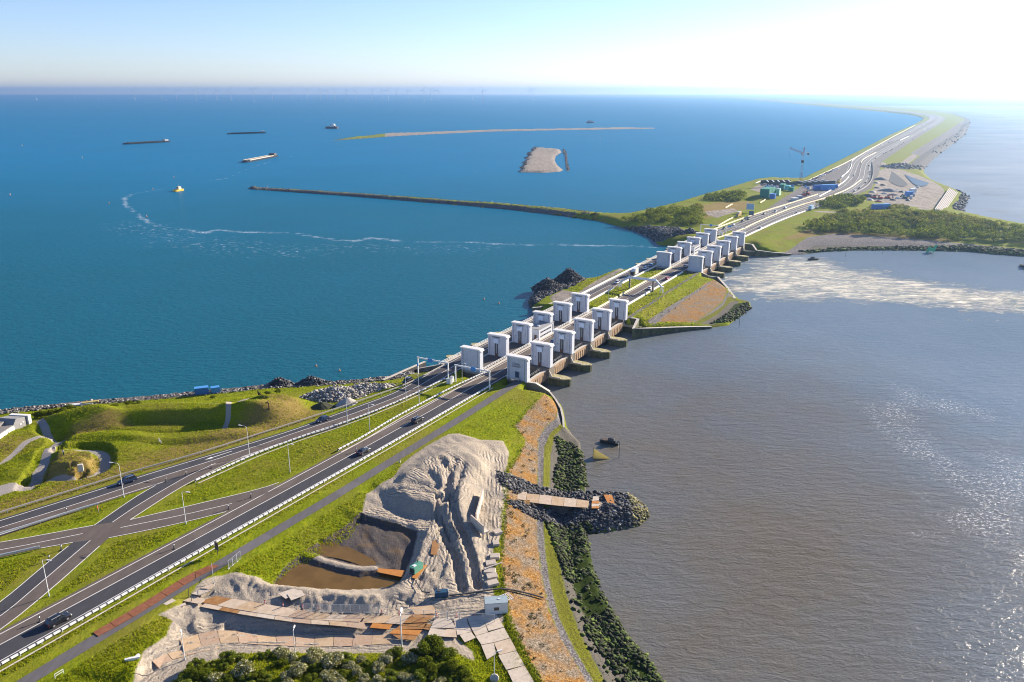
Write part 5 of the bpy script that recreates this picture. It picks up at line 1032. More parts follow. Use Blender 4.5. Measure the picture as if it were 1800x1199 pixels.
stones('seaweed_rocks', scatter(z_weed, -.3, [(1235,580),(1320,530),(1335,550),(1260,590)], 900, .2), .4, .95, MS_WEED, .05, .6)
stones('seaweed_rocks', scatter(z_weed, -.5, [(1390,436),(1820,436),(1820,462),(1390,455)], 2600, .2), .6, 1.5, MS_WEED, .05, .5)
stones('shore_rocks', scatter(z_rock, -1, [(920,542),(925,505),(970,482),(1000,474),(1036,488),(1010,508),(960,524),(940,540)], 2200, 2.0), .3, .9, MS_DARK)
stones('shore_rocks', scatter(z_rock, -1, [(1080,395),(1210,400),(1210,432),(1090,425)], 1600, 1.5), .5, 1.2, MS_DARK)
bw = np.vstack([offset_line(PXL(north_shore[5:17],0), -9), offset_line(PXL(north_shore[5:17],0), 9)[::-1]])
stones('breakwater_rocks', scatter(None, 0, None, 3400, world=PXL([(1050,388,0),(900,370,0),(700,353,0),(500,338,0),(432,333.5,0),(432,328.5,0),(500,332,0),(700,346,0),(900,362,0),(1050,378,0)])), .35, .95, MS_DARK, .3)
stones('dam_rocks', np.vstack([scatter(z_rock, 0, [(1615,300),(1640,270),(1712,205),(1712,225),(1650,275),(1625,305)], 2200, 0), scatter(z_rock, -1, [(1640,318),(1705,346),(1690,376),(1675,372),(1688,346),(1630,322)], 900, .5)]), 1.0, 2.6, MS_DARK, .3)
stones('island_rocks', np.vstack([scatter(z_rock, -2, [(905,306),(925,256),(965,256),(1006,262),(1006,306)], 900, .5)]), 0.7, 1.5, MS_DARK, .3)
stones('sandbar_rocks', scatter(z_rock, -2, [(560,250),(690,240),(690,232),(560,246)], 500, 0), .6, 1.2, MS_DARK, .3)
stones('slope_rocks', scatter(None, 0, [(870,835),(905,846),(960,860),(1040,868),(1040,872),(900,868),(880,858)], 500, 3.5), .25, .6, MS_DARK)
def pile(name, u, v, z, r, h, n, material, smin, smax, label, stretch=1.0, rot=0.0, sand=None):
    c = GP(u, v, z); x = RNG.normal(size=(n, 2))*.42; q = np.linalg.norm(x, axis=1); x = x[q < 1]; q = q[q < 1]
    co, si = math.cos(rot), math.sin(rot); X = x[:, 0]*r*stretch; Y = x[:, 1]*r
    P = np.stack([c.x+X*co-Y*si, c.y+X*si+Y*co, c.z+h*(1-q)**1.0*(1+.15*RNG.normal(size=len(q)))-.2], 1)
    k = 22; vs = [(c.x, c.y, c.z+h*.86)]; fs = []
    for j, f in enumerate((.5, 1.0)):
        for i in range(k):
            a = 2*math.pi*i/k; rr = f*(1+.08*random.uniform(-1, 1)); X1 = math.cos(a)*r*stretch*rr; Y1 = math.sin(a)*r*rr
            vs.append((c.x+X1*co-Y1*si, c.y+X1*si+Y1*co, c.z+h*.86*(1-f)-.4*(f == 1.0)))
    for i in range(k): fs.append((0, 1+i, 1+(i+1) % k)); fs.append((1+i, 1+k+i, 1+k+(i+1) % k)); fs.append((1+i, 1+k+(i+1) % k, 1+(i+1) % k))
    r_ = empty(name, (0, 0, 0), 0, label, 'stone pile'); me = bpy.data.meshes.new('heap'); me.from_pydata(vs, [], fs); me.materials.append(sand or material); me.attributes.new('tone', 'FLOAT', 'POINT'); link('heap', me, r_)
    if n > 5:
        S = smin+(smax-smin)*RNG.random(len(P))**1.5; o = link('stones', stone_mesh('stones', P, S, material), r_); o['kind'] = 'stuff'
    return r_
pile('rubble_pile', 588, 697, 6, 8.5, 3.2, 1300, MS_RUB, .25, .7, 'large pale rubble heap behind the gravel cone', 1.6, .3); pile('rubble_pile', 640, 688, 6, 7.0, 2.6, 1200, MS_RUB, .25, .65, 'long pale rubble heap stretching towards the near sluice', 2.2, .35)
pile('gravel_cone', 611, 711, 6, 4.4, 3.0, 0, MS_PALE, 0, 0, 'smooth cone of pale gravel beside the harbour road', sand=mat('pale gravel heap', (.36,.33,.30), .95, .2, 2, bump=.6)); pile('earth_mound', 566, 716, 6, 3.6, 2.2, 0, MS_PALE, 0, 0, 'small dark overgrown earth mound in front of the rubble', 1.4, .3, mat('overgrown earth', (.05,.055,.03), .95, .4, 1.5, bump=.8))
pile('rubble_pile', 492, 676, 3.6, 3.4, 2.6, 320, MS_DARK, .3, .7, 'pointed dark stone heap on the shore, left of two', 1.5, .2); pile('rubble_pile', 548, 674, 3.6, 3.6, 2.4, 380, MS_DARK, .3, .7, 'wide dark stone heap on the shore, right of two', 1.9, .2)
pile('rubble_pile', 962, 506, 3, 8.0, 5.0, 1700, MS_DARK, .22, .6, 'dark basalt heap at the island tip, nearer of two', 1.25, .6); pile('rubble_pile', 1000, 494, 3, 8.5, 6.4, 1900, MS_DARK, .22, .6, 'tall dark basalt heap at the island tip, farther of two', 1.3, .5)
pile('stone_heap', 1196, 411, 5, 5, 3, 120, MS_DARK, .5, 1.1, 'grey stone heap before the far sluice, left of two', 1.3); pile('stone_heap', 1213, 409.5, 5, 5.5, 3.4, 140, MS_DARK, .5, 1.1, 'grey stone heap before the far sluice, right of two', 1.3)
pile('rubble_pile', 1582, 294, 5, 26, 5, 500, MS_PALE, 1.0, 2.2, 'wide pale stone heap on the far work site by the sea', 1.6, .5)
# ================================================================== PLANTS
def leaf_mat(name, c0, c1, c2, trans=.35):
    g = NG(name); n = g.noise(g.coord(), .8, 3); t = g.attr('tone'); f = g.math('ADD', g.math('MULTIPLY', t, .75), g.math('MULTIPLY', n, .25))
    c = g.ramp(f, [(.15, c0), (.5, c1), (.85, c2)]); d = g.n('ShaderNodeBsdfDiffuse'); tr = g.n('ShaderNodeBsdfTranslucent'); mx = g.n('ShaderNodeMixShader'); mx.inputs[0].default_value = trans
    g.l(c, d.inputs[0]); g.l(c, tr.inputs[0]); g.l(d.outputs[0], mx.inputs[1]); g.l(tr.outputs[0], mx.inputs[2]); g.l(mx.outputs[0], g.out.inputs[0]); return g.m
ML_DARK = leaf_mat('dark leaves', (.042,.066,.008), (.125,.165,.014), (.28,.29,.035), .48); ML_LIGHT = leaf_mat('bright leaves', (.05,.09,.008), (.14,.19,.014), (.29,.31,.03), .45); ML_OLIVE = leaf_mat('olive leaves', (.065,.075,.012), (.18,.185,.028), (.36,.33,.08), .45)
ML_FLOWER = mat('cream blossom', (.66,.64,.46), .8, .15, 5); ML_GRASS = leaf_mat('grass blades', (.12,.165,.005), (.275,.315,.008), (.47,.45,.030), .55); M_BARK = mat('bark', (.10,.075,.05), .9, .25, 3)
def leaves(C, R, n, size, up=.25):
    """n leaf quads spread over clumps C (k,3) with radii R (k,)"""
    k = RNG.choice(len(C), n, p=R**2/(R**2).sum()); d = RNG.normal(size=(n, 3)); d[:, 2] = np.abs(d[:, 2])*(.7+up)-.35*RNG.random(n); d /= np.linalg.norm(d, axis=1)[:, None]
    rad = R[k]*(1-.45*RNG.random(n)**2.2); P = C[k]+d*rad[:, None]*np.array([1, 1, .85])
    nr = d+.8*RNG.normal(size=(n, 3)); nr /= np.linalg.norm(nr, axis=1)[:, None]; a = np.cross(nr, RNG.normal(size=(n, 3))); a /= np.linalg.norm(a, axis=1)[:, None]; b = np.cross(nr, a)
    s = size*RNG.uniform(.6, 1.35, (n, 1)); V = np.stack([P-a*s, P+b*s*.55, P+a*s, P-b*s*.55], 1)
    tone = np.clip(.5+.28*RNG.normal(size=n)+.25*(RNG.random(len(C))[k]-.5), 0, 1)
    return V.reshape(-1, 3), np.arange(4*n).reshape(n, 4), np.repeat(tone, 4)
def crown_mesh(name, rad, hgt, nclump, n, size, mats, flower=0.0):
    a = RNG.uniform(0, 2*math.pi, nclump); q = rad*.72*np.sqrt(RNG.random(nclump)); C = np.stack([np.cos(a)*q, np.sin(a)*q, hgt*(.25+.55*RNG.random(nclump)*(1-.55*q/rad))], 1); R = rad*RNG.uniform(.22, .46, nclump)
    V, F, T = leaves(C, R, n, size); mi = (RNG.random(n) < flower).astype(int)
    if flower: mi &= (F[:, 0] >= 0) & (V[F[:, 0]][:, 2] > hgt*.35)
    return np_mesh(name, V, F, mats, False, {'tone': T}, mi)
BUSH = []
for i in range(3): BUSH.append(('white flowering bush', [crown_mesh('crown', 2.2, 2.6, 22, 4600, .125, [ML_OLIVE, ML_FLOWER], .30)]))
for i in range(3): BUSH.append(('dark green bush', [crown_mesh('crown', 2.2, 2.8, 22, 4200, .14, [ML_DARK, ML_FLOWER], .0)]))
for i in range(2): BUSH.append(('bright green bush', [crown_mesh('crown', 2.2, 2.4, 20, 4200, .135, [ML_LIGHT, ML_FLOWER], .03)]))
stem_me = MB(); [stem_me.bar((0,0,-.4), (math.cos(k*1.26)*.6, math.sin(k*1.26)*.6, 1.5), .09, .03, 5) for k in range(5)]; STEM = stem_me.mesh('stem', M_BARK)
BL = {'white flowering bush': 'cream white flowering bush among the foreground shrubs', 'dark green bush': 'dark green leafy bush among the foreground shrubs', 'bright green bush': 'bright yellow green bush among the foreground shrubs'}
def bush(p, k, s, label=None, group='shrubs on the foreground bank', stem=True):
    nm, ms = BUSH[k]; r = empty('shrub', p, random.uniform(0, 6.28), label or BL[nm], 'shrub', group); r.scale = (s, s, s*random.uniform(.85, 1.1)); link('crown', ms[0], r)
    if stem: link('stem', STEM, r)
    return r
fpoly = PXL([(268,1199),(330,1172),(395,1160),(470,1146),(560,1150),(660,1160),(715,1148),(735,1132),(770,1136),(800,1160),(830,1199),(880,1300),(300,1310)], 5)
fx = RNG.uniform(fpoly[:, 0].min(), fpoly[:, 0].max(), 1400); fy = RNG.uniform(fpoly[:, 1].min(), fpoly[:, 1].max(), 1400); m_ = inside(fx, fy, fpoly); fx, fy = fx[m_], fy[m_]; placed = []
for x, y in zip(fx, fy):
    s = random.uniform(.38, .85)
    if all(math.hypot(x-a, y-b) > 1.2*(s+c) for a, b, c in placed) and not (math.hypot(x-G(345,1185,5)[0], y-G(345,1185,5)[1]) < 1):
        v_ = hsh(np.array(int(x/4)), np.array(int(y/4)), 5); px_left = x < G(470,1180,5)[0]
        k = random.choice([0,1,2,0,1,3,6]) if not px_left else random.choice([6,7,6,3,0])
        if px_left and random.random() < .5: continue
        
        if x > G(690,1180,5)[0]: k = random.choice([3,4,5,6,7,1])
        placed.append((x, y, s)); bush((x, y, gz((x, y))-.1), k, s)
    if len(placed) > 190: break
for u, v, s, k in [(755,1150,1.25,4),(430,1188,1.0,0),(585,1170,1.05,1),(350,1190,.8,3)]: p = GP(u, v, 5); bush((p.x, p.y, p.z), k, s, {4:'largest dark green bush, right of the tall plate lamp',0:'big flowering bush at the lower left of the shrub bank',1:'big flowering bush in the middle of the shrub bank',3:'dark bush at the left end of the shrub bank'}[k])
for i, (u, v, s) in enumerate([(66,735,.8),(78,734,.9),(92,733,1.0),(104,731,.8),(118,729,1.2),(132,727,1.0),(146,727,.7),(176,723,.6),(204,719,.7),(228,716,.9),(244,715,.7),(375,701,.5),(470,694,.5),(488,692,.6)]):
    p = GP(u, v, 4.5); bush((p.x, p.y, p.z), 3+i % 3, s, 'dark low shrub on the strip between the museum meadow and the shore rocks', 'low shrubs behind the shore rocks', False)
def thicket(name, poly, nclump, rmin, rmax, hmin, hmax, n, size, mats, z=5.0):
    P = scatter(None, 0, poly, nclump, z); R = RNG.uniform(rmin, rmax, len(P)); C = P.copy(); C[:, 2] += RNG.uniform(hmin, hmax, len(P))
    V, F, T = leaves(C, R, n, size); mi = (RNG.random(len(C))[RNG.choice(len(C), n)] < .0).astype(int)
    return tag(link(name, np_mesh(name, V, F, mats, False, {'tone': T})), kind='stuff')
thicket('thicket', [(1092,391,3),(1120,384,4),(1155,372,6),(1195,368,8),(1225,373,8),(1238,385,7),(1232,397,6),(1200,398,5),(1150,395,4)], 130, 2.0, 4.5, .5, 3.2, 13000, .55, [ML_DARK])
thicket('thicket', [(1238,348,7),(1262,340,9),(1300,338,9),(1318,345,8),(1290,354,7),(1250,354,7)], 60, 2, 4.5, .2, 2.2, 6500, .65, [ML_DARK]); thicket('thicket', [(1205,371,7),(1228,366,7),(1236,372,7),(1212,377,7)], 22, 1.8, 3.4, .3, 2.0, 2400, .55, [ML_OLIVE])
thicket('thicket', [(1408,404,7),(1425,392,7),(1470,383,6.5),(1550,380,6),(1650,381,6),(1735,396,6),(1830,412,5),(1830,430,4),(1700,422,4),(1600,417,4),(1500,410,4.5),(1440,410,5)], 520, 2.0, 4.2, .8, 3.8, 52000, .55, [ML_DARK])
thicket('thicket', [(1412,398,7),(1470,386,6.5),(1550,383,6),(1650,384,6),(1735,398,6),(1780,410,5),(1700,406,5),(1600,400,5),(1500,398,5.5)], 170, 1.8, 3.4, 2.2, 4.6, 20000, .5, [ML_OLIVE])  # higher olive clumps paint the sunlit tops of the thicket
thicket('thicket', [(1450,377,6.5),(1560,377,6),(1660,379,6),(1730,392,6),(1730,396,6),(1640,383,6),(1500,383,6)], 120, 1.6, 3.4, .5, 3.0, 9000, .6, [ML_OLIVE])
thicket('thicket', [(1438,364,7),(1455,352,7),(1490,346,7.5),(1512,352,7),(1520,362,6.5),(1480,368,6.5)], 60, 2.2, 4.6, .5, 3.4, 7000, .7, [ML_DARK]); thicket('thicket', [(1528,366,6),(1590,362,6),(1600,367,6),(1540,370,6)], 36, 1.4, 2.8, .2, 1.4, 2600, .6, [ML_OLIVE])
thicket('breakwater_scrub', [(1060,383,3),(1000,377,3),(900,366.5,2.8),(800,357.6,2.5),(740,352.8,2.5),(740,351,2.5),(800,355.6,2.5),(900,364.5,2.8),(1000,374.6,3),(1060,379,3)], 260, .7, 1.5, .0, .6, 12000, .4, [ML_OLIVE])
def tufts(name, P, hmin, hmax, wd, material, blades=3):
    n = len(P); P = np.repeat(P, blades, 0); a = RNG.uniform(0, 2*math.pi, len(P)); h = RNG.uniform(hmin, hmax, len(P)); ln = RNG.uniform(.0, .5, len(P))
    P[:, :2] += RNG.normal(size=(len(P), 2))*.12; dx = np.stack([np.cos(a), np.sin(a), np.zeros(len(P))], 1)*wd; b = RNG.uniform(0, 2*math.pi, len(P)); tip = P+np.stack([np.cos(b)*ln*h, np.sin(b)*ln*h, h], 1)
    V = np.stack([P-dx, P+dx, tip], 1).reshape(-1, 3); T = np.repeat(np.clip(.5+.3*np.repeat(RNG.normal(size=n), blades), 0, 1), 3)
    return tag(link(name, np_mesh(name, V, np.arange(len(V)).reshape(-1, 3), material, False, {'tone': T})), kind='stuff')
def tuft_points(n, ulo, uhi, vlo, vhi, zest, cond):
    u = RNG.uniform(ulo, uhi, n); v = RNG.uniform(vlo, vhi, n); a = (u-900)/FPX; b = (599.5-v)/FPX; t = (zest-ZC)/(-math.sin(PITCH)+b*math.cos(PITCH)); x = a*t; y = (math.cos(PITCH)+b*math.sin(PITCH))*t
    m = cond(x, y); x, y = x[m], y[m]; return np.stack([x, y, ground_z(x, y)-.03], 1)
RM = np.maximum.reduce([sdist(GX, GY, np.vstack([resample(np.array(side(a, -1.6)), 12), resample(np.array(side(b, 1.6)), 12)[::-1]]), 6) for a, b in ((LCT, LCB), (RCL, RCR), (S1L, S1R), (S2T, S2B), (PTH_L, PTH_R))])
z_hard = np.maximum.reduce([z_sand, z_orange, z_gravel, z_path, z_track, z_rock, z_algae, z_flat, z_weed, RM])
gr = lambda x, y: (sample(LANDMASK, x, y) > 2) & (sample(z_hard, x, y) < -.15) & (ground_z(x, y) > 1.5)
tufts('grass_tufts', tuft_points(150000, -120, 1000, 660, 1260, 6.2, gr), .14, .46, .075, ML_GRASS)
tufts('grass_tufts', tuft_points(16000, 1000, 1320, 440, 600, 6.0, gr), .3, .7, .16, ML_GRASS)
P_ = np.vstack([tuft_points(2600, 880, 1010, 690, 1199, 4.0, lambda x, y: (sample(z_orange, x, y) > 0) & (RNG.random(len(x)) < .12+.8*(fbm(x, y, 7, 3, 81) > .18)) & (sample(z_gravel, x, y) < -1)), tuft_points(700, 1130, 1280, 480, 575, 3.5, lambda x, y: (sample(z_gravel, x, y) > -2) & (sample(z_orange, x, y) < 2) & (ground_z(x, y) > 2))])
P_ = P_[RNG.random(len(P_)) < .40]
Vp, Fp, Tp = leaves(P_+np.array([0, 0, .1]), RNG.uniform(.22, .60, len(P_)), len(P_)*22, .13); tag(link('slope_plants', np_mesh('slope_plants', Vp, Fp, [leaf_mat('slope weeds', (.015,.022,.010), (.045,.060,.022), (.11,.12,.045), .3)], False, {'tone': Tp})), kind='stuff')
tufts('verge_weeds', tuft_points(9000, 880, 960, 700, 1199, 4.6, lambda x, y: (np.abs(sample(z_orange, x, y)+.4) < .8) & (ground_z(x, y) > 3.4)), .2, .6, .09, ML_LIGHT)
# ================================================================== BUILDING SITE
def plate_mat(name, a, b):
    g = NG(name); n = g.noise(g.coord(), .9, 5, .65); n2 = g.noise(g.coord(scale=(1,3,1), rot=(0,0,.5)), 2.2, 4, .6)
    return g.surf(g.mix(g.rng(n, .35, .68), a, g.mix(g.rng(n2, .35, .7), b, tuple(min(1, x*1.3) for x in a))), .7, .3, .0)
MP = {'pale': plate_mat('dusty steel plate', (.46,.36,.26), (.57,.47,.36)), 'tan': plate_mat('sandy steel plate', (.42,.29,.17), (.52,.42,.30)), 'rust': plate_mat('rusty steel plate', (.27,.125,.040), (.38,.22,.085)), 'orange': plate_mat('fresh rust steel plate', (.40,.155,.030), (.46,.22,.06)), 'white': mat('pale slab', (.54,.46,.37), .8, .1, 1.2, stain=((.36,.32,.27), .56)), 'grey': plate_mat('muddy steel plate', (.42,.32,.235), (.34,.175,.08)), 'red': plate_mat('red rust steel plate', (.20,.068,.030), (.28,.13,.07))}
CN = {'pale': 'pale dusty', 'tan': 'sandy tan', 'rust': 'rusty brown', 'orange': 'bright orange rusty', 'white': 'off white', 'grey': 'muddy grey', 'red': 'red brown rusty'}
def plate(q, z, kind, label, cat='steel plate', group=None, th=.06, name='road_plate', lift=0.0, drape=False):
    P = [GZ(u, v, z) for u, v in q]; hs = [gz((p.x, p.y)) for p in P]; c = sum((p for p in P), Vector())/4; zz = max(z, sum(hs)/4+.02)+lift
    if drape: zz = min(hs)-.25
    b = MB(); b.prism([(p.x-c.x, p.y-c.y) for p in P], 0, th, z1s=[h-zz+.05+lift for h in hs] if drape else None); o = b.build(name, MP[kind], None, (c.x, c.y, zz)); return tag(o, label, cat, group)
def band(top, bot, n, z, kinds, label, group, skip=(), drape=False):
    """a strip of plates between two traced edges"""
    A = resample(np.array(top, float), .5); B = resample(np.array(bot, float), .5); f = lambda P, t: P[min(len(P)-1, int(round(t*(len(P)-1))))]
    for i in range(n):
        if i in skip: continue
        t0 = (i+.012)/n; t1 = (i+.988)/n; k = kinds[i % len(kinds)]
        plate([f(A, t0), f(A, t1), f(B, t1), f(B, t0)], z, k, label.format(CN[k]), 'steel plate', group, lift=.012*(i % 3), drape=drape)
gA = 'steel plates of the upper site road'
band([(379,1048),(440,1058),(500,1068),(569,1080),(640,1082)], [(350,1058),(423,1073),(490,1083),(556,1090),(632,1094)], 9, 4.75, ['rust','pale','tan','pale','pale','grey','tan','pale','grey'], '{} steel plate in the upper row of the site road below the pond', gA)
band([(333,1048),(350,1058),(423,1073),(490,1083),(556,1090),(640,1094)], [(320,1061),(423,1080),(480,1089),(530,1096),(590,1100),(645,1106)], 10, 4.7, ['pale','pale','rust','pale','white','pale','grey','pale','tan','grey'], '{} steel plate in the lower row of the site road below the pond', gA)
for q, k in [([(352,1033),(379,1038),(372,1046),(340,1044)],'pale'),([(338,1043),(372,1047),(352,1056),(330,1052)],'white'),([(642,1083),(690,1083),(676,1096),(636,1095)],'tan'),([(690,1083),(722,1082),(706,1098),(677,1096)],'pale'),([(655,1096),(690,1098),(684,1107),(650,1104)],'orange'),([(722,1080),(764,1082),(750,1094),(708,1096)],'rust'),([(705,1098),(752,1096),(744,1106),(694,1107)],'rust'),([(692,1107),(742,1108),(735,1117),(684,1114)],'orange'),([(690,1116),(734,1118),(728,1126),(700,1123)],'rust'),([(748,1097),(762,1098),(754,1108),(744,1106)],'rust'),([(720,1068),(760,1064),(768,1078),(730,1081)],'tan'),([(752,1114),(786,1117),(801,1121),(770,1120)],'pale')]:
    plate(q, 4.45, k, CN[k]+' steel plate in the wide plated patch under the tall plate lamp', 'steel plate', 'steel plates round the tall plate lamp', lift=random.choice([0,.02,.04]))
for q, k in [([(764,1090),(790,1086),(802,1104),(756,1106)],'white'),([(756,1106),(784,1108),(781,1120),(752,1117)],'white'),([(784,1107),(801,1105),(803,1121),(781,1120)],'pale'),([(797,1088),(820,1086),(823,1099),(801,1104)],'white'),([(801,1103),(824,1099),(829,1112),(804,1117)],'white'),([(808,1117),(828,1111),(836,1122),(817,1130)],'white'),([(821,1086),(872,1078),(878,1090),(826,1100)],'white'),([(826,1100),(852,1096),(858,1112),(836,1118)],'white'),([(852,1095),(878,1090),(886,1103),(859,1110)],'white'),([(836,1119),(860,1112),(868,1130),(846,1134)],'white'),([(860,1112),(886,1104),(896,1122),(868,1130)],'white'),([(846,1135),(868,1131),(872,1150),(856,1160)],'white'),([(868,1131),(897,1123),(908,1144),(878,1152)],'pale'),([(876,1153),(908,1145),(922,1170),(890,1178)],'white'),([(892,1180),(922,1171),(942,1205),(908,1214)],'white'),([(908,1216),(942,1206),(965,1245),(928,1256)],'white')]:
    plate(q, 4.5, k, CN[k]+' slab of the paved apron beside the weedy edge', 'slab', 'pale slabs of the apron at the lower right', .12, 'pale_slab', random.choice([0,.015]))
gB = 'plates of the lower dirt track'
band([(316,1126),(345,1114),(378,1107),(420,1107),(468,1112),(520,1114),(560,1116),(600,1118),(640,1118),(690,1118)], [(324,1149),(354,1137),(386,1130),(420,1131),(468,1134),(520,1137),(560,1138),(600,1138),(640,1137),(686,1135)], 11, 3.55, ['tan','grey','tan','grey','tan','grey','grey','tan','grey','grey'], '{} steel plate half buried in the lower dirt track', gB, drape=True)
band([(268,1168),(296,1149),(322,1143),(352,1131),(385,1124)], [(280,1178),(306,1160),(328,1155),(356,1146),(386,1140)], 4, 3.6, ['grey','tan','grey','tan'], '{} steel plate at the left end of the lower dirt track', gB, drape=True)
gC = 'red brown plates beside the cycle path'
band([(373,992),(340,1006),(300,1029),(260,1055),(215,1082),(163,1112)], [(385,995),(352,1012),(312,1036),(270,1063),(224,1091),(172,1119)], 7, 6.62, ['red'], '{} steel plate laid along the cycle path on the verge', gC)
for q, z, k, lb in [([(663,1001),(712,1005),(708,1017),(664,1008)],4.0,'orange','orange rusty plate at the edge of the brown pond'),([(761,947),(774,949),(767,976),(757,975)],5.6,'rust','rusty plate lying on the tracked sand ramp'),([(737,996),(751,993),(732,1018),(724,1016)],5.6,'orange','rusty plate under the green pump'),([(489,1044),(515,1035),(531,1040),(502,1053)],5.4,'white','off white slab on the sand bank by the pond, left of two'),([(505,1045),(530,1038),(536,1047),(512,1056)],5.5,'white','off white slab on the sand bank by the pond, right of two'),([(288,1070),(304,1060),(310,1064),(294,1072)],5.4,'white','off white kerb slab by the path at the plate road end, left of two'),([(306,1070),(326,1063),(328,1067),(310,1073)],5.2,'white','off white kerb slab by the path at the plate road end, right of two'),
    ([(1061,870),(1076,871),(1081,888),(1072,893)],2.9,'orange','bright orange plate near the tip of the rock jetty'),([(1043,873),(1052,873),(1053,880),(1041,881)],2.9,'white','off white plate on the jetty track, part of the patchwork'),([(1041,881),(1053,881),(1053,885),(1040,886)],2.9,'orange','orange plate on the jetty track between white ones'),([(1040,886),(1053,886),(1053,890),(1040,891)],2.9,'white','off white plate on the jetty track nearest the camera'),([(1040,890),(1053,890),(1053,894),(1040,894)],2.88,'orange','orange plate at the near edge of the jetty track')]:
    plate(q, z, k, lb, 'plate' if k != 'white' else 'slab', None, .1)
band([(905,866),(930,868),(960,871),(1000,876),(1036,881)], [(903,879),(930,883),(960,887),(1000,891),(1034,893)], 6, 3.15, ['pale','tan'], '{} plate along the track on top of the rock jetty', 'plates on the jetty track')
for u, v, w_, rz, lb in [(870,980,2.2,0,'off white slab leaning on rubble, farthest of the column'),(863,992,2.4,.2,'off white slab, second from the top of the column by the orange slope'),(861,1006,2.6,-.1,'off white slab with a plank across, in the column by the orange slope'),(865,1015,2.4,.25,'off white slab, second from the bottom of the column by the orange slope'),(866,1027,2.5,.35,'off white slab, nearest of the column by the orange slope'),(875,937,2.0,.5,'off white broken slab above the column by the jetty foot'),(872,957,1.5,.1,'small off white slab below the broken one')]:
    p = GP(u, v, 4.9); b = MB(); b.box((0,0,.35), (w_,1.75,.7)); b.box((0,0,.74), (w_*.94,1.65,.1)); o = b.build('concrete_slab', MP['white'], None, (p.x, p.y, p.z-.15)); o.rotation_euler = (.05, -.04, rz); tag(o, lb, 'concrete block')
p = GP(868, 1000, 5); o = MB().beam((-1.6,-1.0,.9), (1.8,1.0,1.0), .25, .1).build('plank', M_CONC, None, (p.x, p.y, p.z)); tag(o, 'long plank lying across the off white slabs', 'plank')
def lwall(a, b, h, label):
    p0 = GP(*a, 5.0); p1 = GP(*b, 5.0); r = empty('retaining_wall', p0, math.atan2(p1.y-p0.y, p1.x-p0.x), label, 'retaining wall'); Lw = (p1-p0).length; n = max(2, int(Lw/2.4))
    for i in range(n): MB().box((Lw*(i+.5)/n, 0, h/2-.3), (Lw/n-.03, .32, h+.6)).build('panel', MATS['pale slab'], r)
    MB().box((Lw/2, .8, -.1), (Lw, 1.4, .3)).build('foot', M_CONC, r)
lwall((837,918), (849,874), 2.3, 'pale concrete retaining wall at the foot of the sand heap, long part'); lwall((828,917), (850,944), 1.9, 'pale concrete retaining wall at the foot of the sand heap, short part nearer the slabs')
# pump, tank, container, rack, pipe, fences
M_GREEN = mat('green machine paint', (.10,.30,.21), .5, .12, 2, .4); p = GP(732, 1004, 5.6); r = empty('water_pump', p, 1.0, 'green box shaped water pump on a rusty plate at the pond edge', 'pump')
MB().box((0,0,.95), (3.0,1.5,1.5), top=.96).build('housing', M_GREEN, r); MB().box((0,0,.15), (3.3,1.3,.3)).build('skid', M_SLOT, r); MB().box((-.6,0,1.74), (.8,.7,.1)).build('hatch', M_CAP, r); MB().bar((.9,.3,1.7), (.9,.3,2.3), .09, n=8).build('exhaust', M_SLOT, r); MB().box((-1.53,0,.9), (.06,1.1,.9)).build('grille', M_DARK, r)
b = MB(); b.tube([GZ(727,1016,5.4), GZ(735,1028,5.8), GZ(742,1040,5.7), GZ(756,1042,5.5)], .12, 6); tag(b.build('suction_hose', M_SLOT), 'thin black hose curling from the green pump over the bank', 'hose')
p = GP(776, 1048, 4.9); r = empty('water_tank', p, .15, 'dark blue tank with white end at the start of the black pipe', 'tank'); MB().box((0,0,.7), (2.8,1.3,1.2)).build('body', mat('dark blue paint', (.02,.07,.13), .5), r); MB().box((1.43,0,.75), (.1,1.2,1.3)).build('end_plate', M_CAP, r); MB().box((0,0,.06), (2.9,1.2,.12)).build('skid', M_SLOT, r); MB().box((-.5,0,1.36), (.6,.6,.12)).build('hatch', M_SLOT, r)
pp = [GP(*q) for q in [(782,1050,4.9),(820,1046,4.9),(858,1040,4.9),(880,1037,4.8),(905,1040,4.4),(930,1046,3.4),(955,1053,2.2)]]; tag(MB().tube([q+Vector((0,0,.35)) for q in pp], .17, 8).build('drain_pipe', M_SLOT), 'long black drain pipe running over the orange slope', 'pipe')
p = GP(872, 1074, 4.7); r = empty('site_container', p, AX-.95, 'grey blue site container with pale side at the slope edge', 'container'); MC = mat('grey blue steel', (.30,.37,.40), .5, .12, 1.5, .4)
MB().box((0,0,1.35), (4.6,2.4,2.5)).build('body', mat('container side', (.62,.63,.60), .5, .06, 2), r); MB().box((0,0,2.66), (4.7,2.5,.14)).build('roof', MC, r); MB().box((-2.33,0,1.35), (.06,2.2,2.3)).build('door', MC, r); MB().box((0,-1.23,1.35), (1.0,.06,.7)).build('window', M_GLASS, r); MB().box((.6,.2,2.78), (.5,.3,.1)).build('roof_vent', M_CAP, r)
p = GP(885, 1055, 4.5); r = empty('metal_rack', p, .55, 'white barred metal rack lying beside the site container', 'rack'); f = MB()
for y in (-1.1, 1.1): f.box((0,y,.5), (3.6,.1,.1))
for x in (-1.8, 1.8): f.box((x,0,.5), (.1,2.2,.1))
f.build('frame', M_RAIL, r); pm = MB().box((0,0,.5), (.09,2.1,.08)).mesh('slat', M_RAIL)
for x in (-1.4,-1,-.6,-.2,.2,.6,1,1.4): link('slat', pm, r, (x,0,0))
lm = MB().box((0,0,.22), (.1,.1,.5)).mesh('leg', M_GALV)
for x in (-1.7, 1.7):
    for y in (-1, 1): link('leg', lm, r, (x,y,0))
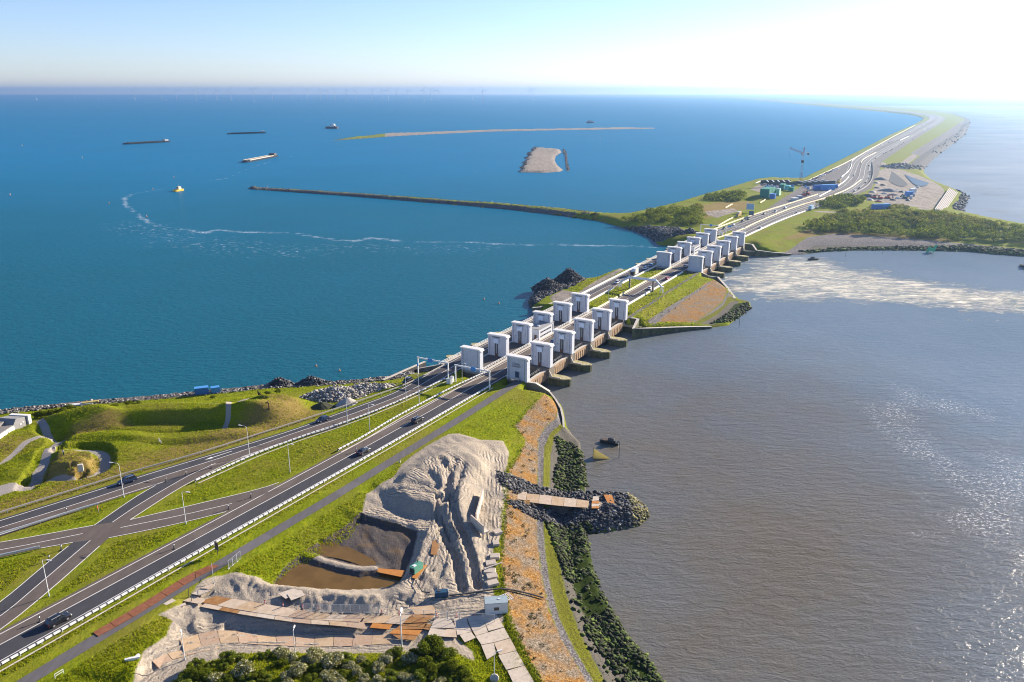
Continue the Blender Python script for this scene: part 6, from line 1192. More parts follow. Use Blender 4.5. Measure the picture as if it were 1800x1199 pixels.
def site_fence(a, b, z, n, label, h=2.0):
    p0 = GP(*a, z); p1 = GP(*b, z); Lf = (p1-p0).length/n; rz = math.atan2(p1.y-p0.y, p1.x-p0.x)
    post = MB().bar((0,0,0), (0,0,h), .04, n=5).mesh('post', M_GALV); fm = MB()
    for z_ in (.15, h): fm.bar((0,0,z_), (Lf-.06,0,z_), .03, n=4)
    for x_ in (.03, Lf-.09): fm.bar((x_,0,.12), (x_,0,h+.03), .03, n=4)
    fr = fm.mesh('frame', M_GALV); mm = MB()
    for k in range(1, 12): mm.bar((Lf*k/12,0,.15), (Lf*k/12,0,h), .008, n=3)
    for k in range(1, 5): mm.bar((0,0,h*k/5), (Lf,0,h*k/5), .008, n=3)
    me = mm.mesh('mesh', M_GALV); ft = MB().box((0,0,.06), (.5,.22,.14)).mesh('foot', M_CONC)
    for i in range(n):
        q = p0+(p1-p0)*(i/n); r = empty('site_fence', q, rz, label, 'fence panel', 'wire site fence panels'); link('post', post, r, (0,0,0)); link('post', post, r, (Lf-.06,0,0)); link('frame', fr, r); link('mesh', me, r); link('foot', ft, r)
site_fence((534,1076), (682,1079), 4.4, 9, 'wire fence panel in front of the shaded sand bank'); site_fence((378,1041), (373,1000), 5.6, 3, 'wire fence panel between the plate road and the cycle path'); site_fence((402,1000), (424,982), 6.4, 3, 'wire fence panel on the cycle path edge by the red plates')
site_fence((705,1085), (870,1095), 4.4, 8, 'wire fence panel between the plates and the churned sand')
def beacon():
    r = empty('traffic_beacon', (0,0,0)); MB().box((0,0,.06), (.8,.4,.12)).build('foot', M_SLOT, r); MB().box((0,0,.62), (.06,.24,1.0)).build('board', mat('beacon red', (.62,.09,.05), .5), r)
    for z in (.4,.8): MB().box((0,0,z), (.07,.25,.16)).build('band', M_CAP, r)
    return r
bc = beacon(); fb = True
for u, v, lb in [(466,1063,'left end of the plate road'),(498,1068,'plate road, second from the left'),(532,1071,'plate road, third from the left'),(558,1073,'left end of the wire fence'),(671,1080,'right end of the wire fence'),(702,1082,'foot of the tall plate lamp'),(768,1086,'rust coloured plates'),(802,1086,'gap in the pale slabs'),(835,1087,'churned sand by the container')]:
    o = bc if fb else copy_tree(bc); fb = False; o.location = GP(u, v, 4.5); o.rotation_euler = (0,0,AX+random.uniform(-.3,.3)); tag(o, 'red and white beacon board at the '+lb, 'beacon', 'beacon boards of the site road')
p = GP(233, 1160, 4.6); r = empty('broken_pillar', p, .4, 'broken white concrete pillar lying in the grass at the track end', 'debris'); MB().loft([[(x, y*w_, z*w_+.25) for y, z in ((-.3,-.25),(.3,-.25),(.28,.25),(-.25,.3))] for x, w_ in ((-1.3,1),(-.3,1.1),(.6,.8),(1.3,.5))]).build('shaft', M_CAP, r); MB().box((.9,.7,.15), (.7,.5,.4), .6).build('fragment', M_CAP, r)
r = empty('gate_barrier', GZ(97,1193,6.6), AX, 'white tubular barrier at the lower end of the cycle path', 'barrier'); MB().tube([(0,0,0),(0,0,.9),(1.6,0,.9),(1.6,0,0)], .05, 6).build('frame', M_RAIL, r); MB().tube([(0,0,.45),(1.6,0,.45)], .04, 6).build('rail', M_RAIL, r)
for u, v, lb in [(332,1050,'dark post at the corner of the plate road, by the path'),(337,1058,'dark post leaning at the plate road corner')]:
    o = MB().bar((0,0,0), (.1,0,2.2), .06, n=5).build('fence_post', M_SLOT, None, GP(u, v, 5)); tag(o, lb, 'post')
# ================================================================== MUSEUM, CONTAINERS ON THE SHORE
M_BUNK = mat('white bunker wall', (.72,.70,.66), .8, .06, 1, stain=((.50,.48,.44), .62)); M_BROOF = mat('dark bunker roof', (.20,.19,.18), .9, .2, 1)
a_ = GZ(28, 766, 6.0); c_ = GZ(0, 785, 6.0); rz = math.atan2(c_.y-a_.y, c_.x-a_.x); r = empty('museum_building', a_, rz, 'long low white bunker building with grey flat roof at the left edge', 'building')
MB().box((14, -4.2, 1.4), (28, 8.4, 3.8)).build('wall', M_BUNK, r); MB().box((14, -4.3, 3.42), (27.6, 8.0, .24)).build('roof', M_BROOF, r); MB().box((3.2, .03, 1.4), (.12, .1, 3.6)).build('joint', M_SLOT, r); MB().box((11, .04, 1.2), (1.2, .1, 2.0)).build('door', M_DOOR, r)
a_ = GZ(27, 766, 6.0); c_ = GZ(50, 753, 6.0); d_ = (c_-a_).length; rz = math.atan2(c_.y-a_.y, c_.x-a_.x); r = empty('museum_entrance', a_, rz, 'grey gabled bunker entrance with two small lights and a white end wall', 'building')
b = MB(); b.add([(0,0,0),(d_,0,0),(d_,6,0),(0,6,0),(0,0,3.4),(d_,0,4.0),(d_,6,4.0),(0,6,3.4),(d_*.25,0,5.0),(d_*.25,6,5.0)], [(3,2,1,0),(0,1,5,8,4),(1,2,6,5),(2,3,7,9,6),(3,0,4,7),(4,8,9,7),(8,5,6,9)]); b.build('wall', mat('grey bunker concrete', (.21,.21,.215), .85, .15, 1), r)
MB().box((d_+.6, 2.6, 2.1), (1.2, 6.4, 4.4)).build('end_wall', M_BUNK, r); MB().box((d_*.5,-.04,2.6), (.7,.08,.35)).build('light', M_CAP, r); MB().box((d_*.72,-.04,2.9), (.7,.08,.35)).build('light', M_CAP, r); MB().box((-4.5, 6.5, 2.2), (9, 7, 4.6)).build('rear_roof', M_BROOF, r)
p = GP(462, 722, 7); r = empty('palisade', GP(455, 708, 7), 0, 'dark brown palisade wall along the grass fort mound', 'fence'); a = GP(454,697,7.5); c = GP(473,719,7.5); n = 12; pm = MB().box((0,0,.9), (.62,.22,2.4)).mesh('board', mat('dark timber', (.055,.035,.025), .85, .2, 3)); rz = math.atan2(c.y-a.y, c.x-a.x); r.location = (0,0,0)
for i in range(n): q = a+(c-a)*(i/(n-1)); o = link('board', pm, r, q); o.rotation_euler = (0,0,rz)
tag(MB().box((0,0,1.5), (1.3,.9,2.0), .4).build('stone_block', M_CONC, None, GP(142,824,8.5)-Vector((0,0,1.2))), 'pale concrete block in the cleft of the bunker mound', 'bunker block')
p = GP(112, 800, 6); r = empty('person', p, 2.0, 'person in pale shirt and dark trousers standing at the sunken path', 'person')
b = MB(); b.loft([[(x*sx, y*sy, z) for x, y in ((-1,-1),(1,-1),(1,1),(-1,1))] for z, sx, sy in ((0,.08,.14),(.45,.09,.15),(.85,.10,.18),(1.0,.11,.18),(1.38,.12,.23),(1.48,.06,.08),(1.55,.07,.07),(1.66,.10,.09),(1.78,.05,.05))]); b.build('body', mat('skin and cloth', (.32,.24,.20), .8), r); b = MB(); b.loft([[(x*sx, y*sy, z) for x, y in ((-1,-1),(1,-1),(1,1),(-1,1))] for z, sx, sy in ((.92,.125,.20),(1.2,.13,.23),(1.42,.12,.24))]); b.build('shirt', M_CAP, r); b = MB(); b.loft([[(x*sx, y*sy, z) for x, y in ((-1,-1),(1,-1),(1,1),(-1,1))] for z, sx, sy in ((.02,.09,.15),(.5,.10,.165),(.94,.12,.19))]); b.build('trousers', M_SLOT, r); MB().bar((0,0,1.68), (0,0,1.82), .10, .05, 8).build('hair', M_DARK, r)
def container(p, rz, L_, W_, H_, m, label, group=None, cat='container', roof=None):
    r = empty('container', p, rz, label, cat, group); MB().box((0,0,H_/2+.1), (L_,W_,H_)).build('body', m, r); MB().box((0,0,H_+.15), (L_+.06,W_+.06,.1)).build('roof', roof or m, r)
    for sy in (-1, 1):
        rb = MB().box((0, sy*(W_/2+.012), H_/2+.1), (L_*.98, .03, H_*.92))
        for k in range(int(L_/.9)): rb.box((-L_/2+.5+k*.9, sy*(W_/2+.03), H_/2+.1), (.35,.06,H_*.9))
        rb.build('side_sheet', m, r)
    MB().box((L_/2+.03,0,H_/2+.1), (.06,W_*.9,H_*.9)).build('door', m, r); return r
MBL = mat('blue steel', (.03,.16,.50), .45, .12, 1, .4); MBL2 = mat('light blue steel', (.07,.28,.62), .45, .1, 1, .4)
container(GP(355,692,4), .35, 4.6, 2.3, 2.3, MBL, 'blue container on the shore strip, larger of two', roof=MBL2); container(GP(379,690,4), .45, 2.9, 2.1, 2.0, MBL2, 'light blue container on the shore strip, smaller of two')
p = GP(141, 712, 4); tag(MB().box((0,0,.3), (8,1.6,.5), .3).box((3,1.2,.6), (5,1.2,.5), .4, 1).build('timber_stack', [M_CAP, mat('yellow timber', (.45,.36,.12), .8)], None, p), 'low stack of pale timber and slabs on the shore rocks', 'timber stack')
for u, v, lb in [(283,779,'left'),(280,776,'right')]: tag(MB().bar((0,0,0), (0,0,1.0), .12, n=6).build('white_post', M_CAP, None, GP(u, v, 6.5)), 'white post in the museum meadow, %s of two' % lb, 'post')
# ================================================================== VEHICLES
def paint(name, c): 
    g = NG(name); n = g.noise(g.coord(obj=True), 3, 2); return g.surf(g.mix(g.rng(n, .3, .7), tuple(x*.9 for x in c), c), .28, .5, 0, None, **{'Coat Weight': .6, 'Coat Roughness': .08})
PAINT = {'black': paint('black car paint', (.012,.013,.018)), 'dark blue': paint('dark blue car paint', (.015,.035,.085)), 'white': paint('white car paint', (.80,.80,.80)), 'red': paint('red car paint', (.55,.03,.035)), 'blue': paint('blue car paint', (.05,.22,.50)), 'silver': paint('silver car paint', (.45,.47,.50)), 'yellow': paint('yellow truck paint', (.70,.50,.22))}
M_TYRE = mat('tyre rubber', (.02,.02,.022), .85, .1, 4, obj=True); M_RIM = mat('alloy rim', (.42,.43,.45), .35, .1, 4, .5, .6, obj=True); M_CARGL = mat('car window glass', (.015,.02,.03), .06, .05, 2, .7, obj=True); M_HEAD = mat('headlight lens', (.80,.80,.78), .1, .03, 4, .6, obj=True); M_TAIL = mat('tail light lens', (.50,.02,.02), .2, .05, 4, .5, obj=True)
SHAPE = {'suv': (4.7,1.88,1.70,[(-2.35,.42,.92,.80),(-2.30,.30,1.05,.90),(-1.5,.25,1.08,.94),(0,.24,1.06,.94),(1.0,.25,1.04,.93),(1.25,.26,1.00,.92),(2.1,.30,.88,.86),(2.33,.42,.72,.74)],[(-2.22,1.05,.80),(-1.75,1.66,.70),(-.2,1.70,.71),(.55,1.62,.68),(1.28,1.02,.78)]),
  'hatch': (4.1,1.76,1.50,[(-2.05,.42,.85,.76),(-2.0,.28,.95,.84),(-1.2,.24,.97,.88),(0,.22,.95,.88),(.9,.24,.93,.87),(1.15,.26,.90,.86),(1.85,.30,.78,.80),(2.03,.42,.62,.70)],[(-1.95,.95,.76),(-1.5,1.44,.64),(-.2,1.50,.66),(.35,1.44,.63),(1.15,.91,.74)]),
  'sedan': (4.6,1.82,1.45,[(-2.3,.42,.85,.76),(-2.25,.28,.97,.86),(-1.4,.24,.98,.90),(0,.22,.93,.90),(1.0,.24,.91,.89),(1.25,.26,.89,.88),(2.1,.30,.76,.82),(2.28,.42,.60,.72)],[(-1.75,.97,.76),(-1.05,1.40,.62),(-.1,1.45,.64),(.4,1.39,.62),(1.25,.90,.76)])}
def car_shapes(kind):
    Lc, Wc, Hc, body, glass = SHAPE[kind]; B = MB()
    B.loft([[(x, -w_*.92, zb), (x, w_*.92, zb), (x, w_, zb+.25), (x, w_*.98, zt-.10), (x, w_*.86, zt), (x, -w_*.86, zt), (x, -w_*.98, zt-.10), (x, -w_, zb+.25)] for x, zb, zt, w_ in body])
    g0, g1, g2, g3, g4 = glass; GL = MB(); b0 = g0[1]; f0 = g4[1]; bw = lambda x: np.interp(x, [g0[0], g4[0]], [b0, f0])-.03
    R = []
    for x, z, w_ in (g1, g2, g3): R.append((x, z, w_))
    GL.loft([[(g0[0], -g0[2], b0-.03), (g0[0], g0[2], b0-.03), (g0[0], g0[2]*.99, b0), (g0[0], -g0[2]*.99, b0)]]+[[(x, -.82, bw(x)), (x, .82, bw(x)), (x, w_, z-.02), (x, -w_, z-.02)] for x, z, w_ in R]+[[(g4[0], -g4[2], f0-.03), (g4[0], g4[2], f0-.03), (g4[0], g4[2]*.99, f0), (g4[0], -g4[2]*.99, f0)]])
    RF = MB(); RF.loft([[(x, -w_*1.0, z-.05), (x, w_*1.0, z-.05), (x, w_*.86, z+.02), (x, -w_*.86, z+.02)] for x, z, w_ in ((g1[0]-.12, g1[1]-.02, g1[2]), (g2[0], g2[1], g2[2]), (g3[0]+.08, g3[1], g3[2]))])
    for sx in (-1, 1):
        for (x0, z0, w0), (x1, z1, w1) in ((g0, g1), (g4, g3), ((g2[0]+.1, bw(g2[0]), .83), (g2[0], g2[1], g2[2]))): RF.beam((x0, sx*w0, z0-.02), (x1, sx*w1*1.0, z1-.02), .09, .09)
    return Lc, Wc, B, GL, RF
wheel_me = None
def wheel_parts():
    T = MB(); T.bar((0,-.11,0), (0,.11,0), .34, n=14); Rm = MB(); Rm.bar((0,-.118,0), (0,.118,0), .22, n=10); return T.mesh('tyre', M_TYRE), Rm.mesh('rim', M_RIM)
TY, RI = wheel_parts()
def make_car(kind, colour):
    Lc, Wc, B, GL, RF = car_shapes(kind); m = PAINT[colour]; r = empty('car', (0,0,0))
    B.build('body', m, r, smooth=False); GL.build('window', M_CARGL, r); RF.build('roof', m, r)
    wb = Lc*.29
    for x in (-wb, wb):
        for y in (-1, 1): w_ = link('wheel', TY, r, (x, y*(Wc/2-.10), .34)); link('rim', RI, w_)
    for y in (-1, 1):
        MB().box((Lc/2-.12, y*Wc*.34, .68), (.22,.40,.16)).build('headlight', M_HEAD, r); MB().box((-Lc/2+.05, y*Wc*.38, .86), (.14,.24,.34)).build('tail_light', M_TAIL, r); MB().box((Lc*.16, y*(Wc/2+.08), 1.02), (.14,.2,.14)).build('mirror', m, r)
    MB().box((-Lc/2+.02,0,.42), (.16,Wc*.86,.24)).build('bumper', M_SLOT, r); MB().box((Lc/2-.03,0,.40), (.16,Wc*.82,.22)).build('bumper', M_SLOT, r)
    if kind == 'suv':
        for y in (-.6,.6): MB().beam((-1.5,y,1.72), (.3,y,1.74), .05, .06).build('roof_rail', M_GALV, r)
    return r
def car_mesh(kind, colour):                   # one-mesh copy for cars too small to show parts
    Lc, Wc, B, GL, RF = car_shapes(kind); M = MB(); M.add(B.v, B.f, 0); M.add(GL.v, GL.f, 1); M.add(RF.v, RF.f, 0)
    for x in (-Lc*.29, Lc*.29):
        for y in (-1, 1): M.bar((x, y*(Wc/2-.2), .34), (x, y*(Wc/2+.0), .34), .34, n=8, mi=2)
    for y in (-1, 1): M.box((Lc/2-.1, y*Wc*.34, .68), (.22,.4,.16), mi=3); M.box((-Lc/2+.05, y*Wc*.38, .86), (.14,.24,.34), mi=4)
    return M.mesh('car', [PAINT[colour], M_CARGL, M_TYRE, M_HEAD, M_TAIL])
LCENT = np.vstack([np.array(LCC), LCF[1:]]); RCENT = np.vstack([np.array(RCC), RCF[1:]])
def heading(line, p):
    P = resample(line, 8); i = int(np.argmin(((P-np.array(p)[None, :2])**2).sum(1))); d = P[min(i+1, len(P)-1)]-P[max(0, i-1)]; return math.atan2(d[1], d[0])
CARP = {}
def near_car(kind, colour, u, v, line, away, label, off=0.0):
    key = (kind, colour)
    if key not in CARP: CARP[key] = make_car(kind, colour); o = CARP[key]
    else: o = copy_tree(CARP[key])
    p = G(u, v, 7.02); h = heading(line, p)+(0 if away else math.pi); o.location = (p[0], p[1], 7.02); o.rotation_euler = (0,0,h); tag(o, label, 'car', 'cars on the dam road'); return o
near_car('suv','black',103,1094,RCENT,1,'large dark car on the sea side lanes at the lower left, nearest of all'); near_car('sedan','black',639,796,RCENT,1,'black car with bright headlamps on the sea side lanes halfway to the gantry'); near_car('suv','black',734,741,RCENT,1,'small dark car on the sea side lanes just before the gantries')
near_car('suv','dark blue',224,848,LCENT,0,'dark car on the harbour side lanes below the bunker mound'); near_car('hatch','dark blue',567,740,LCENT,0,'dark car with red tail lights beside the earth mound'); near_car('suv','black',716,672,LCENT,0,'dark car in the tower shadow before the first gantry')
near_car('hatch','blue',974,602,RCENT,1,'blue car on the near sluice between the tower rows'); near_car('sedan','white',1143,508,RCENT,1,'white car under the pipe bridge'); near_car('hatch','red',1173,491,RCENT,1,'red car beyond the pipe bridge on the island'); near_car('suv','white',1085,498,LCENT,0,'white car on the island harbour lanes by the pipe bridge')
near_car('hatch','blue',1144,468,LCENT,0,'blue car in tower shadow before the far sluice'); near_car('suv','white',1134,473,LCENT,0,'white car in the shade behind the blue car before the far sluice'); near_car('hatch','silver',1205,469,RCENT,1,'silver car in tower shadow beside the plain far tower'); near_car('sedan','silver',1157,459,LCENT,0,'silver car beside the harbour row of the far sluice')
def truck(p, h, cab, box, label, L_=7.0, Hb=3.2, roof=None):
    r = empty('truck', p, h, label, 'truck'); MB().box((-.8,0,.9+Hb/2), (L_-2.2,2.4,Hb)).build('cargo_box', box, r); MB().box((L_/2-.9,0,1.55), (1.9,2.3,2.0), top=.94).build('cab', cab, r); MB().box((L_/2-.35,0,1.95), (.9,2.1,.8)).build('windscreen', M_CARGL, r); MB().box((0,0,.72), (L_,1.2,.3)).build('chassis', M_SLOT, r)
    for x in (-L_*.32, L_*.33):
        for y in (-1, 1): w_ = link('wheel', TY, r, (x, y*1.0, .46)); w_.scale = (1.35,1.6,1.35); link('rim', RI, w_)
    return r
truck((*G(1115,484,7.02),7.02), heading(LCENT, G(1115,484))+math.pi, PAINT['black'], PAINT['white'], 'dark truck with white rear on the island harbour lanes')
truck((*G(1426,369,7.02),7.02), heading(RCENT, G(1426,369)), PAINT['white'], mat('pale blue box', (.35,.52,.70), .5), 'blue and white box truck on the far sea side lanes', 8.5); truck((*G(1298,381,7.02),7.02), heading(LCENT, G(1300,392))+math.pi, PAINT['yellow'], PAINT['yellow'], 'yellow box truck parked on the access road beside the far carriageway', 8.0)
FC = [('hatch','black'),('suv','white'),('sedan','silver'),('suv','dark blue'),('hatch','white'),('sedan','black'),('hatch','red'),('suv','silver')]; FM = [car_mesh(k, c) for k, c in FC]
def far_car(i, u, v, z, h, label, group): o = link('car', FM[i], None, (*G(u, v, z), z)); o.rotation_euler = (0,0,h); tag(o, label, 'car', group)
named = [(1,1380,366.5,0,'white car alone on the far harbour lanes'),(1,1363,372.5,0,'white car on the far harbour lanes behind a dark one'),(5,1343,377,0,'black car on the far harbour lanes, third from the gantry'),(3,1316,385.5,0,'dark car on the far harbour lanes, second from the gantry'),(0,1305,390,0,'dark hatchback on the far harbour lanes'),(4,1289,396,0,'white car on the far harbour lanes close to the gantry'),(5,1273,402.5,0,'black car entering the far sluice'),(4,1337,401,1,'white car with long shadow on the far sea lanes'),(0,1401,375,1,'black car on the far sea lanes before the truck'),(1,1491,342,1,'white car at the start of the far road bend'),(4,1502,336,1,'white car in the far road bend, second'),(7,1511,331,1,'silver car in the far road bend, third'),(3,1500.5,309.5,0,'lone dark car in the swerve of the far harbour lanes')]
for i, u, v, away, lb in named: ln = RCENT if away else LCENT; far_car(i, u, v, 7.04, heading(ln, G(u, v))+(0 if away else math.pi), lb, 'cars on the dam road')
for k, (u, v) in enumerate([(1521,322),(1527,314),(1529,307),(1529,303),(1527,296),(1527,292),(1539,279),(1553,271),(1557,269.5),(1561,267),(1565,265),(1568,263.5),(1580,256.5),(1584,254),(1588,251.5),(1605,246.5),(1612,236),(1622,230.5),(1630,226)]): far_car(k % 8, u, v, 7.04, heading(RCENT, G(u, v)), 'small far off car heading out along the dam past the road bend', 'far cars heading out')
for k, (u, v) in enumerate([(1549,257),(1562,251),(1566,249.8),(1570,248),(1575,246),(1599,233),(1606,229.5),(1612,226),(1620,221)]): far_car((k*3) % 8, u, v, 7.04, heading(LCENT, G(u, v))+math.pi, 'small far off car coming in along the dam from the bend', 'far cars coming in')
for k in range(17): t = k/16; u = 1425+46*t; v = 318.5-21.5*t; far_car((k*5+1) % 8, u, v, 6.95, -.6, 'small car parked in the row along the harbour edge of the works compound', 'parked cars of the works compound')
# ================================================================== FAR WORK SITE
MRED = mat('red machine paint', (.42,.06,.05), .5, .12, 1); MYEL = mat('yellow machine paint', (.65,.42,.05), .5, .1, 1); MTEAL = mat('green tarpaulin', (.02,.22,.15), .6, .12, .3); MTEAL2 = mat('pale green sheet', (.40,.66,.50), .6, .1, .5)
def far(u, v, z=7.0): return GP(u, v, z)
def crane():
    p = far(1407, 321, 6.5); r = empty('tower_crane', p, math.radians(165), 'tall tower crane with raised jib standing on the far work site', 'crane'); h = 33.0
    def lattice(p0, p1, w_, n, m, name, par=None):
        b = MB(); p0 = Vector(p0); p1 = Vector(p1); d = (p1-p0).normalized(); a = d.orthogonal().normalized()*w_/2; c = d.cross(a)
        cs = [a+c, a-c, -a-c, -a+c]
        for q in cs: b.bar(p0+q, p1+q, .11, n=4)
        for i in range(n):
            for j in range(4): b.bar(p0+(p1-p0)*(i/n)+cs[j], p0+(p1-p0)*((i+1)/n)+cs[(j+1) % 4], .06, n=3)
        return b.build(name, m, par or r)
    lattice((0,0,0), (0,0,h*.35), 2.2, 5, MRED, 'mast'); lattice((0,0,h*.35), (0,0,h), 2.0, 9, M_GALV, 'mast'); MB().box((0,0,h*.72), (3,3,3)).build('hoist_cage', M_SLOT, r); MB().box((1.4,0,h-1), (2.2,2.2,2.4)).build('cab', M_GALV, r)
    lattice((0,0,h), (15.5,0,h+5.5), 1.3, 10, MRED, 'jib'); lattice((0,0,h), (-5.5,0,h+.4), 1.5, 3, M_GALV, 'counter_jib'); MB().box((-5.2,0,h-.9), (2.0,2.2,2.4)).build('counterweight', M_CONC_D, r); lattice((0,0,h), (-.5,0,h+6.5), 1.0, 4, MRED, 'apex')
    MB().bar((-.5,0,h+6.5), (9.5,0,h+4.2), .06, n=4).build('stay', M_SLOT, r); MB().bar((-.5,0,h+6.5), (-5.2,0,h+.6), .06, n=4).build('stay', M_SLOT, r); MB().bar((15,0,h+5), (15,0,h-6), .05, n=3).build('hoist_rope', M_SLOT, r)
    MB().box((0,0,.6), (6,6,1.1)).build('base', M_CONC, r)
crane()
def excavator(p, rz, m, label, s=1.0):
    r = empty('excavator', p, rz, label, 'machine'); r.scale = (s,)*3
    for y in (-1.2, 1.2): MB().loft([[(x, y-.3, z), (x, y+.3, z)][::1]+[(x, y+.3, z+.8-abs(x)*.12), (x, y-.3, z+.8-abs(x)*.12)] for x, z in ((-2.1,.25),(-1.6,0),(1.6,0),(2.1,.25))]).build('track', M_SLOT, r)
    MB().box((-.4,0,1.2), (3.2,2.6,1.2), top=.94).build('body', m, r); MB().box((.7,.8,2.7), (1.4,1.0,1.1), top=.85).build('cab', M_CARGL, r); b = MB(); b.beam((.8,-.3,2.0), (3.0,-.3,3.5), .45, .6); b.beam((3.0,-.3,3.5), (4.8,-.3,1.5), .4, .5); b.build('boom', m, r); MB().box((4.8,-.3,1.0), (.9,1.1,1.0), top=.7).build('bucket', M_SLOT, r)
for u, v, rz, m, lb, s in [(1413,345,.4,MRED,'red drilling machine in the works compound, nearest the road',1.15),(1420,342,2.4,MRED,'red excavator behind the drilling machine in the works compound',1.1),(1474,322,1.0,MYEL,'orange excavator at the end of the blue containers',1.3),(1536,349,.3,MRED,'red excavator in the far yard, left of three',1.15),(1547,350,2.6,MRED,'red excavator in the far yard, middle of three',1.2),(1560,349,.2,MRED,'red excavator in the far yard, right of three',1.15),(1590,349,1.9,mat('dark teal paint', (.03,.09,.11), .5),'dark teal excavator on the sand track of the far yard',1.15)]: excavator(far(u, v), rz, m, lb, s)
r = empty('tarpaulin_shed', far(1349,345,7), math.radians(58), 'large dark green tarpaulin covered block on the works compound', 'shed'); MB().box((0,0,4), (24,9,8), top=.98).build('wall', MTEAL, r); MB().box((0,0,8.1), (24.2,9.2,.3)).build('roof', MTEAL, r)
for k in range(5): MB().box((-10+5*k,-4.56,4), (.25,.12,7.8)).build('seam', MTEAL, r)
r = empty('stair_tower', far(1367,343.5,7), math.radians(58), 'pale green scaffold stair tower beside the dark green block', 'scaffold'); MB().box((0,0,3.4), (5,4,6.8)).build('sheeting', MTEAL2, r); MB().box((3.8,0,2.0), (3,3.6,4)).build('lower_sheeting', MTEAL2, r); MB().box((0,0,6.9), (5.2,4.2,.25)).build('platform', M_GALV, r)
k = 0
for u, v, L_, H_, m, lb in [(1358,349,7,4.5,MBL,'blue container at the near foot of the pale green scaffold'),(1375,332,12,5,MTEAL,'green container row behind the scaffold, left'),(1384,333.5,7,4.5,mat('turquoise sheet', (.12,.46,.48), .5),'turquoise container behind the scaffold, right'),(1391,336,7,4,MTEAL,'small green container nearest the braced pit'),(1440,333,13,4.5,MBL,'long blue container by the works road, left of two'),(1455,334,14,5.5,MBL2,'light blue stacked cabins by the works road, right of two'),(1466,331,6,4,MBL,'small dark blue container at the compound corner'),(1397,353,6,2.6,M_CAP,'white cabin on the works road, nearest'),(1405,349,5,2.6,M_GALV,'grey cabin behind the white one on the works road')]: container(far(u, v), math.radians(62 if k < 4 else 10), L_, 5, H_, m, lb); k += 1
MPIT = mat('dark sheet pile', (.035,.04,.05), .8, .2, .5)
def pit(a, b, w_, label):
    p0 = far(*a); p1 = far(*b); Lp = (p1-p0).length; r = empty('braced_pit', p0, math.atan2(p1.y-p0.y, p1.x-p0.x), label, 'cofferdam')
    for y in (0, w_): MB().box((Lp/2, y, 1.0), (Lp,.6,5)).build('sheet_wall', MPIT, r)
    MB().box((Lp/2, w_/2, .25), (Lp, w_-.7,.5)).build('floor', MPIT, r)
    for i in range(5): MB().beam((Lp*(i+.6)/5.6-2,.2,3.6), (Lp*(i+.6)/5.6+3,w_-.2,3.6), 1.0, .8).build('brace', M_CAP, r)
pit((1348,326),(1402,325), 22, 'dark braced building pit with white struts left of the crane'); pit((1412,327),(1468,323), 16, 'dark braced building pit with white struts right of the crane')
for i in range(16):
    u = random.uniform(1345,1400); v = random.uniform(327,331); m = random.choice([M_CAP, M_GALV, MRED, MBL, M_SLOT]); b = MB().box((0,0,.9), (random.uniform(2,5), 1.6, 1.8), random.random()*3).box((0.4,.2,2.0), (1.2,1.0,.8), 0); tag(b.build('material_stack', [m]), 'small stack of building material at the rim of the braced pits', 'material stack', 'stacks round the braced pits').location = far(u, v)
for i in range(10):
    u = random.uniform(1415,1470); v = random.uniform(329,336); m = random.choice([M_CAP, M_GALV, MBL2, M_SLOT, MYEL]); b = MB().box((0,0,.9), (random.uniform(2,5), 1.6, 1.8), random.random()*3).box((0.4,.2,2.0), (1.2,1.0,.8), 0); tag(b.build('material_stack', [m]), 'small stack of building material beside the blue cabins', 'material stack', 'stacks beside the blue cabins').location = far(u, v)
for u, v, L_, m, lb in [(1541.5,367.5,9,MBL,'blue container on the sandy harbour dam track, left of two'),(1554,367,9.5,MBL2,'bright blue container on the sandy harbour dam track, right of two'),(1598,344,8,MBL2,'pale blue container on the far yard track'),(1604,339,6,M_CAP,'white cabin at the far end of the yard track')]: container(far(u, v, 6.5), math.radians(12), L_, 4, 4.2, m, lb)
for u, v, lb in [(1601,350,'nearest'),(1606,345,'second'),(1607,335,'farthest')]: truck(far(u, v, 6), 1.1, PAINT['white'], M_GALV, 'white truck on the far yard track, '+lb, 8, 2.4)
for u, v, sx, m, lb in [(1526,346,5,mat('dark sand heap', (.12,.11,.11), .95, .2, .5),'dark sand heap at the left of the far yard'),(1562,336,7,mat('grey sand heap', (.26,.24,.23), .95, .2, .5),'wide grey sand heap in the middle of the far yard'),(1548,316,5,MATS['grey sand heap'],'low grey sand heap by the yard basin')]:
    p = far(u, v, 6); b = MB(); n = 14; rings = []
    for f, z in ((1,-.3),(.7,1.1),(.3,2.6),(.02,3.1)): rings.append([(math.cos(2*math.pi*i/n)*sx*2*f*(1+.15*math.sin(i*2.3)), math.sin(2*math.pi*i/n)*sx*f*(1+.12*math.cos(i*1.7)), z) for i in range(n)])
    b.loft(rings); tag(b.build('sand_heap', m, None, p), lb, 'sand heap')
pool('basin', [(1547,300),(1560,296),(1578,308),(1592,320),(1597,325),(1585,329),(1565,321),(1553,312)], 5.75, mat('basin slope shade', (.07,.075,.085), .9, .15, .2, .1)) ; pool('basin', [(1590,306),(1604,312),(1622,318),(1636,322),(1622,328),(1610,326),(1600,318)], 5.75, mat('blue basin lining', (.025,.085,.17), .6, .08, .2, .1))  # first sheet is a dark fill painting a shaded slope, second the blue pool
